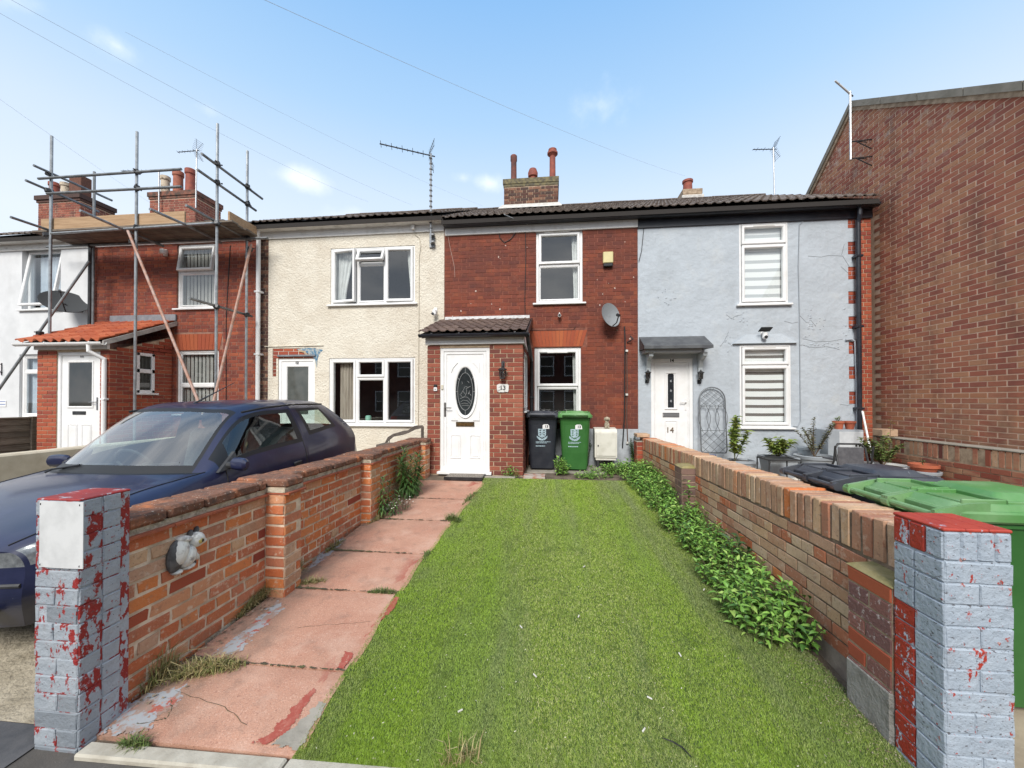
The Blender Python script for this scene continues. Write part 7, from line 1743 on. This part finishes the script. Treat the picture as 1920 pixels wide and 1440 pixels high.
def mint(label, x, y, rx, ry, h, nst, parts, s=1.0, seed=1, mats=None, group='leafy green plants along the pink wall', cat='plant', clampx=1.59, name='leafy_plant'):
    r = random.Random(seed); z0 = g(y)
    t = thing(name, label, cat, (x, y, z0), group=group)
    sm = MB(); bulk = MB(); np_ = 0; cand = []
    for k in range(nst):
        a = r.uniform(0, 6.283); q = math.sqrt(r.random()); sx, sy = x + rx * q * math.cos(a), y + ry * q * math.sin(a)
        if sx > clampx - .02: sx = clampx - .02 - r.random() * .04
        hh = h * (1 - .45 * q * q) * r.uniform(.7, 1.12); lx, ly = .35 * hh * math.cos(a) * q + r.uniform(-.04, .04), .35 * hh * math.sin(a) * q + r.uniform(-.04, .04)
        base = Vector((sx, sy, g(sy) - .01)); tip = Vector((min(sx + lx, clampx), sy + ly, g(sy) + hh))
        mid = base.lerp(tip, .5) + Vector((lx * -.15, ly * -.15, 0)); sm.tube([base, mid, tip], [.0035, .003, .0015], 4, cap=False)
        nn = max(4, int(hh / .026)); az = r.uniform(0, 6.283)
        for i in range(nn):
            f = .18 + .82 * i / (nn - 1); p = (base.lerp(mid, f * 2) if f < .5 else mid.lerp(tip, f * 2 - 1)); az += 1.571 + r.uniform(-.25, .25)
            for sgn in (0, math.pi):
                if p.x > clampx - .05 and math.cos(az + sgn) > .2: continue
                cand.append((p, az + sgn, r.uniform(-.1, .5) + .5 * (f > .9), s * (1.08 - .35 * abs(f - .6)) * r.uniform(.6, 1.25)))
    sm.build('stem', STEM, t)
    if parts:   # leaves nearest the camera and highest are each an object
        cand.sort(key=lambda c: (c[0] - CAM).length - c[0].z * .8)
        cand, rest = cand[:parts], cand[parts:]
        for p, az, el, sc_ in cand: place(r.choice(lmesh), t, p, az, el, r.uniform(-.3, .3), sc_)
    else: rest = cand
    for p, az, el, sc_ in rest:
        v, f = leaf(.052 * sc_, .024 * sc_, .25, .3); R_ = Matrix.Rotation(az, 3, 'Z') @ Matrix.Rotation(-el, 3, 'Y') @ Matrix.Rotation(r.uniform(-.3, .3), 3, 'X')
        bulk.add(v, f, lambda q, p=p, R_=R_: p + R_ @ q)
    if bulk.v: bulk.build('foliage', MINT, t, kind='stuff')
    return t
spots = [  # pixel of the base centre on the ground, rx, ry, height, stems, parts
    (1490, 1195, .20, .22, .30, 40, 170, 1.15, 'large leaved nearest green plant at the street end of the pink wall'),
    (1405, 1110, .17, .25, .27, 42, 90, 1.0, 'bright green plant next to the large leaved nearest one'),
    (1362, 1045, .17, .28, .27, 46, 40, 1.0, 'green plant beside the dark thistle on the pink wall'),
    (1322, 1000, .18, .30, .27, 46, 0, 1.0, 'green plant between the thistle and the upright sapling'),
    (1290, 965, .18, .32, .27, 46, 0, 1.05, 'green plant just before the mid wall pier'),
    (1262, 938, .19, .34, .26, 46, 0, 1.05, 'green plant at the foot of the mid wall pier'),
    (1238, 918, .22, .36, .25, 46, 0, 1.05, 'green plant beyond the mid wall pier'),
    (1215, 902, .25, .36, .25, 46, 0, 1.1, 'green plant near the end of the pink wall'),
    (1190, 890, .30, .30, .22, 44, 0, 1.1, 'low green plant at the house end of the pink wall'),
    (1155, 888, .30, .18, .15, 36, 0, 1.1, 'low spreading green plant below the meter box')]
for i, (px, py, rx, ry, h, n, parts, s, lab) in enumerate(spots):
    p = atg(px, py); mint(lab, min(p.x, 1.42), p.y + .08, rx * 1.3, ry * 1.1, h, int(n * 1.5), parts, s, 30 + i)
p = atg(1110, 894); mint('low green weeds before the green wheelie bin', p.x, 6.42, .34, .13, .07, 50, 0, .8, 51, clampx=9, group=None)
p = atg(1050, 890); mint('leafy weed growing between the black and green bins', p.x + .02, 6.56, .10, .09, .26, 26, 0, 1.1, 52, clampx=9, group=None)
p = atg(960, 893); mint('straggling weed at the foot of the porch brick', p.x, 6.30, .12, .05, .16, 14, 0, .8, 53, clampx=9, group=None)
# upright sapling and the dark thistle by the wall
def sprig(label, name, base, h, n, L, w, mat, seed, lean=(0, 0), twigs=1, spread=.08, cat='plant', wood=None, el=(.0, .8), r0=.006):
    r = random.Random(seed); t = thing(name, label, cat, base)
    sm, fm = MB(), MB(); b = Vector(base)
    for k in range(twigs):
        a = r.uniform(0, 6.283); hh = h * (1 if k == 0 else r.uniform(.6, .95)); tip = b + Vector((lean[0] * hh + spread * math.cos(a) * (k > 0), lean[1] * hh + spread * math.sin(a) * (k > 0), hh))
        mid = b.lerp(tip, .5) + Vector((r.uniform(-.02, .02), r.uniform(-.02, .02), .02)); sm.tube([b, mid, tip], [r0, r0 * .8, r0 * .35], 5)
        for i in range(n):
            f = .2 + .8 * (i + r.random()) / n; p = b.lerp(mid, f * 2) if f < .5 else mid.lerp(tip, f * 2 - 1)
            l_, w_ = L * r.uniform(.6, 1.15), w * r.uniform(.7, 1.1); v, fc = leaf(l_, w_, .2, r.uniform(.1, .5))
            R_ = Matrix.Rotation(i * 2.4 + r.uniform(-.4, .4), 3, 'Z') @ Matrix.Rotation(-r.uniform(*el), 3, 'Y') @ Matrix.Rotation(r.uniform(-.4, .4), 3, 'X')
            fm.add(v, fc, lambda q, p=p, R_=R_: p + R_ @ q)
    sm.build('stem', wood or STEM, t); fm.build('foliage', mat, t, kind='stuff'); return t
p = atg(1297, 985); sprig('tall pale green sapling standing up beside the mid wall pier', 'sapling', (1.50, p.y, g(p.y)), .50, 18, .085, .035, MINT, 3, (-.05, 0), 1)
p = atg(1440, 1110); sprig('dark spiky thistle growing against the pink brick wall', 'thistle', (1.53, p.y + .25, g(p.y)), .36, 16, .10, .035, DARKG, 4, (0, 0), 3, .07)
# spurge clumps by the left wall
SPUR = M('spurge leaf', (1, 1, 1), ramp=[(.045, .115, .022), (.065, .15, .028), (.035, .085, .02), (.10, .20, .04)], rough=.55)
for lab, px, py, h, tw, n, sd in (('tall dark spurge clump leaning on the orange brick wall', 766, 930, .68, 15, 60, 5), ('slender spurge beside the second wall pilaster', 722, 968, .48, 5, 46, 6)):
    p = atg(px, py); r = random.Random(sd); t = thing('spurge', lab, 'plant', (p.x, p.y, g(p.y)), group='spurge by the left wall'); sm, fm = MB(), MB()
    for k in range(tw):
        a = r.uniform(0, 6.283); b = Vector((p.x + .06 * math.cos(a), p.y + .10 * math.sin(a), g(p.y))); hh = h * (1 if k == 0 else r.uniform(.55, .9)); tip = b + Vector((max(-.02, .10 * math.cos(a)), .14 * math.sin(a), hh)) if k else b + Vector((.0, 0, hh))
        sm.tube([b, b.lerp(tip, .5), tip], [.007, .006, .004], 6)
        for i in range(n):
            f = i / n; q = b.lerp(tip, .15 + .85 * f); az = i * 2.4; droop = .9 - 1.9 * (1 - f); l_ = (.125 if tw > 5 else .085) * r.uniform(.8, 1.15)
            v, fc = leaf(l_, .016, .1, .45 if f < .7 else .1); R_ = Matrix.Rotation(az, 3, 'Z') @ Matrix.Rotation(-droop * .6 - .1, 3, 'Y')
            if q.x + l_ * math.cos(az) < LWX - .0: continue
            fm.add(v, fc, lambda w_, q=q, R_=R_: q + R_ @ w_)
    sm.build('stem', STEM, t); fm.build('foliage', SPUR, t, kind='stuff')
# daisy-like weed with white heads
p = atg(742, 962); t = thing('flowering_weed', 'low brown weed with tiny white flower heads beside the spurge', 'plant', (p.x, p.y, g(p.y))); r = random.Random(9); sm, fm, fl = MB(), MB(), MB()
for k in range(60):
    a = r.uniform(0, 6.28); q = math.sqrt(r.random()) * .26; b = Vector((max(LWX + .02, p.x + .45 * q * math.cos(a)), p.y + q * math.sin(a) + .05, 0)); b.z = g(b.y); tip = b + Vector((r.uniform(-.04, .06), r.uniform(-.05, .05), r.uniform(.05, .17)))
    sm.tube([b, tip], .0022, 4); v, fc = leaf(.04, .014, .2, .4); R_ = Matrix.Rotation(a, 3, 'Z'); fm.add(v, fc, lambda w_, q=b.lerp(tip, .5), R_=R_: q + R_ @ w_)
    if k % 2 == 0: fl.lathe([(.001, .006), (.009, .004), (.009, 0), (.001, -.003)], tip, 6)
sm.build('stem', STEMB, t); fm.build('foliage', DARKG, t, kind='stuff'); fl.build('flowers', M('white flower', (.72, .70, .62), rough=.8), t, kind='stuff')
# dry grass tufts along the wall and small weeds in the joints
STRAW = M('dry grass', (1, 1, 1), ramp=[(.32, .26, .11), (.22, .21, .07), (.40, .34, .17), (.16, .18, .05), (.26, .20, .09)], rough=.8)
GRN = M('weed green', (1, 1, 1), ramp=[(.10, .15, .035), (.13, .19, .04), (.07, .11, .03), (.20, .20, .07)], rough=.7)
def tuft(label, px0, py0, px1, py1, n, h, mat, seed, spread=.05, name='grass_tuft', group=None):
    r = random.Random(seed); a, b = atg(px0, py0), atg(px1, py1); c = a.lerp(b, .5); t = thing(name, label, 'grass tuft', (c.x, c.y, g(c.y)), group=group); m = MB()
    for i in range(n):
        f = r.random(); p = a.lerp(b, f); p.x += r.gauss(0, spread * .6); p.y += r.gauss(0, spread * .6); p.x = max(p.x, LWX + .012); p.z = g(p.y)
        az = r.uniform(0, 6.283); l = h * r.uniform(.4, 1.15) * (.55 + .9 * math.sin(f * math.pi)); ln = r.uniform(.2, 1.25); w = r.uniform(.0015, .0035)
        d = Vector((math.cos(az), math.sin(az), 0)); s = Vector((-d.y, d.x, 0)) * w; q1 = p + d * l * .35 * math.sin(ln) + Vector((0, 0, l * .55 * math.cos(ln * .6))); q2 = p + d * l * math.sin(ln) + Vector((0, 0, l * max(.12, math.cos(ln)) * .8))
        if q2.x < LWX + .01: q2.x = LWX + .01; q1.x = max(q1.x, LWX + .01)
        m.add([p - s, p + s, q1 + s * .8, q1 - s * .8, q2], [(0, 1, 2, 3), (3, 2, 4)])
    m.build('blades', mat, t, kind='stuff'); return t
tuft('yellow dry grass mound on the red path near the grey pillar', 318, 1275, 448, 1252, 900, .085, STRAW, 1, .035)
tuft('dry grass along the foot of the wall before the first pilaster', 430, 1160, 520, 1095, 620, .11, STRAW, 2, .03)
tuft('dry straw grass growing out beside the first wall pilaster', 505, 1120, 545, 1072, 420, .20, STRAW, 3, .03)
tuft('thin straggling dry weed on the wall foot next to the grey pillar', 275, 1300, 330, 1255, 130, .19, STRAW, 4, .02)
tuft('dry grass in the path joint by the first pilaster', 560, 1098, 610, 1092, 220, .06, STRAW, 5, .02)
tuft('green weed in the crack by the lawn edge', 690, 1112, 745, 1113, 260, .045, GRN, 6, .012)
tuft('low weeds at the wall foot between the pilasters', 610, 1040, 645, 1015, 200, .07, STRAW, 7, .02)
tuft('bushy weed where the second path joint meets the lawn', 838, 975, 862, 980, 300, .10, GRN, 8, .03)
tuft('weeds at the foot of the second wall pilaster', 690, 985, 722, 968, 260, .07, STRAW, 10, .02)
tuft('weed tuft on the lawn edge near the doormat', 868, 948, 892, 925, 220, .07, GRN, 11, .02)
tuft('small weed on the lawn edge midway up the path', 792, 1052, 806, 1036, 120, .05, GRN, 12, .015)
tuft('weed growing at the kerb beside the grey pillar', 225, 1402, 275, 1408, 200, .06, GRN, 13, .012)
tuft('dry wisps at the near edge of the lawn', 830, 1440, 890, 1425, 70, .10, STRAW, 14, .03)
# ivy-like creeper at the far end of the plinth
p = aty(1187, 840, 7.40); sprig('dark creeper climbing the plinth behind the wall end', 'creeper', (p.x, 7.36, 0), .62, 60, .045, .035, DARKG, 14, (.05, .03), 4, .09)
p = aty(1112, 850, 7.42); sprig('dark creeper beside the green bin under the red bricks', 'creeper', (p.x - .10, 7.44, 0), .5, 34, .03, .022, DARKG, 15, (.1, 0), 2, .05)
# litter and a black twig on the lawn
SCR = M('dirty white scrap', (.62, .60, .55), (.45, .43, .38), 40, rough=.8)
for i, (px, py, lab) in enumerate(((1003, 1266, 'white scrap in the middle of the lawn between the path and the black twig'), (863, 1332, 'white scrap nearest the street on the path side of the lawn'), (1218, 1308, 'white scrap on the lawn a little above the black twig'), (1207, 1368, 'white scrap on the lawn right beside the black twig'), (1320, 1105, 'white scrap on the lawn closest to the green plants'), (1275, 1227, 'white scrap on the lawn between the black twig and the nearest green plant'), (977, 1175, 'white scrap halfway up the lawn on its path side'), (1085, 1155, 'white scrap halfway up the lawn in its middle'), (1095, 1062, 'white scrap lying furthest up the lawn toward the houses'))):
    p = atg(px, py, .02); q = random.Random(i); t = thing('litter_scrap', lab, 'litter', p, group='white scraps on the lawn'); az = q.uniform(0, 3); l = q.uniform(.007, .013); m = MB()
    m.box(-l, l, -.0035, .0035, -.004, .002, .001, tr=lambda v: p + Vector((v.x * math.cos(az) - v.y * math.sin(az), v.x * math.sin(az) + v.y * math.cos(az), v.z + .004 * math.sin(v.x * 200)))); m.build('scrap', SCR, t)
q = [atg(a, b, .022) for a, b in ((1243, 1384), (1262, 1391), (1280, 1402), (1297, 1420))]; t = thing('twig', 'thin black twig on the lawn near the street', 'twig', q[1]); m = MB(); m.tube(q, [.002, .003, .003, .0015], 5); m.build('stick', CABLE, t)
# fine pale debris over the turf
r = random.Random(31); m = MB()
for i in range(520):
    y = 1.6 + 4.4 * r.random() ** 1.5; x = r.uniform(-1.05, 1.45); s = r.uniform(.0012, .0032); z = g(y) + r.uniform(.010, .017); a = r.uniform(0, 3); c_, s_ = math.cos(a), math.sin(a)
    m.add([(x + (u * c_ - v * s_) * s, y + (u * s_ + v * c_) * s, z + w) for u, v, w in ((-1.6, -.6, 0), (1.6, -.6, .001), (1.6, .6, .002), (-1.6, .6, .001))], [(0, 1, 2, 3)])
m.build('debris', M('pale bits', (.58, .55, .42), (.40, .38, .22), 30, rough=.8), kind='stuff')
# dead leaves and grit along the wall feet
m = MB()
for i in range(900):
    if r.random() < .5: x, y = LWX + abs(r.gauss(0, .07)) + .01, 1.75 + 4.4 * r.random()
    else: x, y = 1.50 - abs(r.gauss(0, .12)), 1.7 + .9 * r.random()
    s = r.uniform(.003, .010) if x < 0 else r.uniform(.0015, .0045); z = g(y) + (.016 if x < 0 else .02) + r.uniform(0, .006); a = r.uniform(0, 3); c_, s_ = math.cos(a), math.sin(a)
    m.add([(x + (u * c_ - v * s_) * s, y + (u * s_ + v * c_) * s, z + w * s) for u, v, w in ((-1, -.6, 0), (1, -.6, .4), (1, .6, .1), (-1, .6, .5))], [(0, 1, 2, 3)])
m.build('grit', M('brown leaf litter', (1, 1, 1), ramp=[(.16, .11, .07), (.28, .22, .15), (.09, .065, .045), (.42, .37, .28)], rough=.95), kind='stuff')
# =================================================================== the grey house's front yard
GPOT = M('pale grey plastic planter', (.34, .37, .40), (.28, .31, .34), 5, rough=.5); SOILP = M('potting soil', (.05, .035, .025), rough=1)
def trough(label, px, py, Y, w, d, h, round_=False, mat=GPOT, rim=.03):
    c = aty(px, py, Y); z0 = g(Y) + .002; t = thing('planter', label, 'planter', (c.x, Y, z0)); m = MB(); cx, cy = c.x, Y
    if round_: m.lathe([(w * .34, 0), (w * .36, .01), (w * .47, h * .82), (w * .5, h * .83), (w * .52, h * .98), (w * .50, h), (w * .44, h), (w * .43, h * .86)], (cx, cy, z0), 26); b = m.build('pot', mat, t, smooth=True)
    else:
        m.loft([rr(w * .78, d * .74, .02, z0, cx, cy), rr(w * .92, d * .9, .02, z0 + h * .82, cx, cy), rr(w, d, .02, z0 + h * .83, cx, cy), rr(w, d, .02, z0 + h, cx, cy), rr(w - .05, d - .05, .02, z0 + h, cx, cy), rr(w - .06, d - .06, .02, z0 + h * .85, cx, cy)]); b = m.build('pot', mat, t)
    m = MB(); (m.lathe([(.001, h * .90), (w * .43, h * .88)], (cx, cy, z0), 16) if round_ else m.box(cx - w * .44, cx + w * .44, cy - d * .42, cy + d * .42, z0 + h * .84, z0 + h * .9)); m.build('soil', SOILP, t)
    return c.x, z0 + h * .9
x, z = trough('rectangular grey planter holding the leafy sapling by the trellis', 1378, 880, 6.75, .58, .34, .26)
sprig('yellow green leafy sapling in the rectangular grey planter', 'sapling', (x, 6.75, z), .74, 62, .105, .065, YELG, 61, (.03, 0), 5, .20, wood=STEM)
x, z = trough('square grey planter holding the small yellow green shrub', 1459, 885, 6.75, .46, .40, .33)
sprig('small yellow green shrub in the square grey planter', 'shrub', (x, 6.75, z), .34, 40, .11, .045, YELG, 62, (.05, 0), 10, .18, wood=STEM)
x, z = trough('round grey pot with a spindly shrub left of the folded chair', 1527, 870, 6.95, .56, .56, .33, True)
RUSS = M('dull olive leaf', (1, 1, 1), ramp=[(.11, .13, .055), (.15, .12, .06), (.08, .10, .045)], rough=.6)
sprig('spindly olive leaved shrub in the round grey pot', 'shrub', (x, 6.95, z), .66, 46, .055, .036, RUSS, 63, (.0, 0), 8, .26, wood=STEMB)
x, z = trough('white rimmed round pot behind the folded chair', 1655, 880, 6.55, .66, .66, .25, True, UPVC)
sprig('straggling low plant in the white rimmed round pot', 'shrub', (x, 6.55, z), .46, 46, .07, .036, GRN, 64, (.05, 0), 12, .28, wood=STEMB)
x, z = trough('grey pot under the red pot by the low brick wall', 1732, 880, 6.15, .36, .36, .25, True)
t = thing('flower_pot', 'red plastic pot standing in the grey pot by the low wall', 'pot', (x, 6.15, z)); m = MB(); m.lathe([(.12, 0), (.145, .07), (.165, .075), (.168, .12), (.15, .12), (.14, .06)], (x, 6.15, z - .0), 22); m.build('pot', TERRA, t, smooth=True); m = MB(); m.lathe([(.001, .09), (.14, .085)], (x, 6.15, z), 14); m.build('soil', SOILP, t)
sprig('tiny green shoots in the red pot', 'seedling', (x, 6.15, z + .08), .08, 10, .04, .02, GRN, 65)
# grey cupboard box with two terracotta pots
a = bx(1553, 806, 1620, 880, 7.1); cb = thing('storage_box', 'pale grey box in the corner below the drainpipe', 'box', ((a[0] + a[1]) / 2, 7.3, 0))
m = MB(); m.box(a[0], a[1], 7.1, 7.46, .0, a[3], .008); m.build('case', GPOT, cb); m = MB(); m.box(a[0] + .17, a[1] - .01, 7.092, 7.099, .05, a[3] - .03, .003); d_ = m.build('door', M('streaked white panel', (.56, .58, .60), (.46, .48, .5), 6, rough=.5), cb); m = MB(); m.box(a[1] - .14, a[1] - .11, 7.085, 7.091, a[3] - .28, a[3] - .25); m.box(a[1] - .09, a[1] - .06, 7.085, 7.091, a[3] - .28, a[3] - .25); m.build('vent', INK, d_)
for px, lab, seed in ((1572, 'terracotta pot with seedlings, left on the grey box', 71), (1593, 'empty looking terracotta pot, right on the grey box', 0)):
    c = aty(px, 800, 7.28); t = thing('flower_pot', lab, 'pot', (c.x, 7.28, a[3])); m = MB(); m.lathe([(.055, 0), (.075, .10), (.088, .105), (.09, .14), (.08, .14), (.075, .09)], (c.x, 7.28, a[3]), 18); m.build('pot', TERRA, t, smooth=True)
    m = MB(); m.lathe([(.001, .12), (.075, .115)], (c.x, 7.28, a[3]), 12); m.build('soil', SOILP, t)
    if seed: sprig('small seedlings in the left terracotta pot', 'seedling', (c.x, 7.28, a[3] + .115), .09, 9, .045, .02, GRN, seed, twigs=3, spread=.05)
# drum beside the wall
c = aty(1516, 850, 7.25); t = thing('plastic_drum', 'small grey lidded drum against the grey house wall', 'drum', (c.x, 7.25, 0)); m = MB(); m.lathe([(.13, 0), (.15, .02), (.155, .38), (.165, .385), (.165, .42), (.15, .43), (.001, .435)], (c.x, 7.25, .0), 20); m.build('drum', M('grey blue drum', (.36, .41, .45), rough=.5), t, smooth=True)
# folded garden chair
t = thing('folding_chair', 'black framed garden chair with grey mesh back facing the wall', 'chair', aty(1590, 860, 6.2)); a, b = aty(1557, 850, 6.15), aty(1620, 850, 6.15); zb, zt = g(6.1), aty(1590, 832, 6.15).z
m = MB(); x0, x1 = a.x + .03, b.x - .02
m.tube([(x0, 5.95, zb), (x0, 6.1, zt - .06), (x0 + .05, 6.12, zt), (x1 - .05, 6.12, zt), (x1, 6.1, zt - .06), (x1, 5.95, zb)], .014, 8); m.build('frame', METALD, t)
for xx in (x0 - .05, x1 + .05): m = MB(); m.tube([(xx, 6.28, zb), (xx, 6.05, zt * .6), (xx, 6.02, zt - .02)], .013, 8); m.build('leg', METALD, t)
m = MB(); m.box(x0 + .03, x1 - .03, 6.085, 6.092, zb + .22, zt - .045); m.build('backrest', M('grey mesh fabric', (.075, .075, .085), (.11, .11, .12), 14, rough=.9), t); m = MB(); m.box(x0 + .02, x1 - .02, 6.10, 6.4, zb + .38, zb + .395); m.build('seat', bpy.data.materials['grey mesh fabric'], t)
# little black metal table
a, b = aty(1441, 862, 6.1), aty(1500, 858, 6.1); t = thing('side_table', 'low black metal tray table in front of the planters', 'table', ((a.x + b.x) / 2, 6.25, g(6.25))); zt = aty(1470, 860, 6.25).z; x0, x1, y0, y1 = a.x, b.x, 6.08, 6.42
m = MB(); m.box(x0 + .01, x1 - .01, y0 + .01, y1 - .01, zt - .016, zt - .004); m.tube([(x0, y0, zt), (x1, y0, zt), (x1, y1, zt), (x0, y1, zt), (x0, y0, zt)], .010, 6); m.build('tray', METALD, t)
for xx in (x0, x1):
    for yy in (y0, y1): m = MB(); m.tube([(xx, yy, zt), (xx, yy, g(yy))], .010, 6); m.build('leg', METALD, t)
# metal trellis leaning on the wall
t = thing('trellis', 'arched grey metal trellis leaning between the door numbered 14 and the planter', 'trellis', aty(1335, 850, YF - .1)); a = bx(1312, 726, 1360, 848, YF - .08); w = (a[1] - a[0]) / 2; cx = (a[0] + a[1]) / 2; ya = YF - .05; GT = M('grey trellis wire', (.12, .13, .14), (.17, .18, .19), 8, rough=.5, metal=.4)
yz = lambda z: ya - .10 * (a[3] - z) / (a[3] - a[2])
z_s = a[3] - w
m = MB(); m.tube([(a[0] + .02, yz(a[2]), a[2]), (a[0], yz(a[2] + .05), a[2] + .05), (a[0], yz(z_s), z_s)] + [(cx - w * math.cos(q), yz(z_s + w * math.sin(q)), z_s + w * math.sin(q)) for q in [math.pi * k / 14 for k in range(1, 14)]] + [(a[1], yz(z_s), z_s), (a[1], yz(a[2] + .05), a[2] + .05), (a[1] - .02, yz(a[2]), a[2]), (a[0] + .02, yz(a[2]), a[2])], .012, 6); m.build('frame', GT, t)
m = MB(); zA = z_s - .12; zB = a[2] + .40
for z in (zA, zB): m.tube([(a[0], yz(z), z), (a[1], yz(z), z)], .006, 5)
def arcz(x): 
    d = 1 - ((x - cx) / w) ** 2; return z_s + w * math.sqrt(max(0, d))
for k in range(-3, 6):       # diamond lattice head and foot
    for sg in (1, -1):
        xs = a[0] + (a[1] - a[0]) * (k + .5) / 3
        for lo, hi in ((a[2], zB), (zA, None)):
            P = []
            for i in range(15):
                f = i / 14; zz = lo + f * ((hi if hi else a[3]) - lo); xx = xs + sg * (f - .5) * .42
                if a[0] <= xx <= a[1] and zz <= arcz(xx): P.append((xx, yz(zz) - .004, zz))
            if len(P) > 1: m.tube(P, .0045, 4)
for k in range(6):          # long crossing ovals in the middle
    xs = a[0] + (a[1] - a[0]) * (k + .5) / 6; sg = 1 if k % 2 else -1
    m.tube([(xs + sg * .07 * math.sin(math.pi * i / 10), yz(zB + (zA - zB) * i / 10) - .004, zB + (zA - zB) * i / 10) for i in range(11)], .005, 5)
m.build('lattice', GT, t)
# blue bucket and the leaning pole
c = aty(1334, 857, 7.3); t = thing('blue_can', 'dark blue plastic can on the ground under the trellis', 'can', (c.x, 7.25, 0)); m = MB(); m.lathe([(.075, 0), (.08, .01), (.065, .20), (.07, .205), (.06, .21)], (c.x, 7.25, .0), 14); m.build('can', M('blue plastic', (.012, .035, .22), rough=.4), t, smooth=True); m = MB(); m.tube([(c.x - .06, 7.25, .20), (c.x - .05, 7.25, .27), (c.x + .05, 7.25, .27), (c.x + .06, 7.25, .2)], .008, 6); m.build('handle', bpy.data.materials['blue plastic'], t)
a, b = aty(1617, 771, 7.0), aty(1630, 850, 6.6); t = thing('broom_handle', 'white pole leaning in the corner beside the drainpipe', 'pole', (b.x, 6.6, g(6.6))); m = MB(); m.tube([a, Vector((b.x + .03, 6.5, g(6.5)))], .014, 8); m.build('shaft', UPVC, t)
c = aty(1647, 812, 7.2); t = thing('loose_brick', 'buff block lying on the end of the low wall', 'brick', (5.6, 7.2, .64)); m = MB(); m.box(5.46, 5.70, 7.05, 7.26, .642, .76, .008); m.build('block', bpy.data.materials['cast buff block'], t)
p = aty(1655, 800, 7.0); sprig('thin weed with pale leaves at the end of the low wall', 'weed', (5.42, 6.9, 0), .95, 18, .07, .035, YELG, 66, (.05, 0), 2, .08, wood=STEMB)
# the terrace across the road (seen in the window glass)
op = thing('terraced_house', 'brick terrace on the other side of the road, mirrored in the windows', 'house', (0, -13, 0))
WX = [(-13 + 4 * k + d, z0, z1) for k in range(8) for d in (.6, 2.3) for z0, z1 in ((.4, 1.9), (2.9, 4.3))]
m = MB(); m.box(-16, 18, -20, -12, -.6, 5.2); m.build('wall', M('far brick', (.14, .045, .03), (.10, .035, .026), 3, rough=.9), op)
m = MB(); m.prism([(-16.3, -11.7, 5.0), (-16.3, -16, 7.6), (-16.3, -20.3, 5.0)], (34.6, 0, 0)); m.build('roof', SLATE, op)
for x, z0, z1 in WX:
    m = MB(); m.ring(-x - .5, -x + .5, z0, z1, -.0, .06, .07, tr=lambda p: Vector((-p.x, -11.99 - p.y + .06, p.z))); m.box(x - .45, x + .45, -11.99, -11.985, (z0 + z1) / 2 - .03, (z0 + z1) / 2 + .03); w_ = m.build('window', UPVC, op); m = MB(); m.box(x - .45, x + .45, -11.998, -11.992, z0 + .05, z1 - .05); m.build('pane', PANED if False else bpy.data.materials['dim porch glass'], w_)
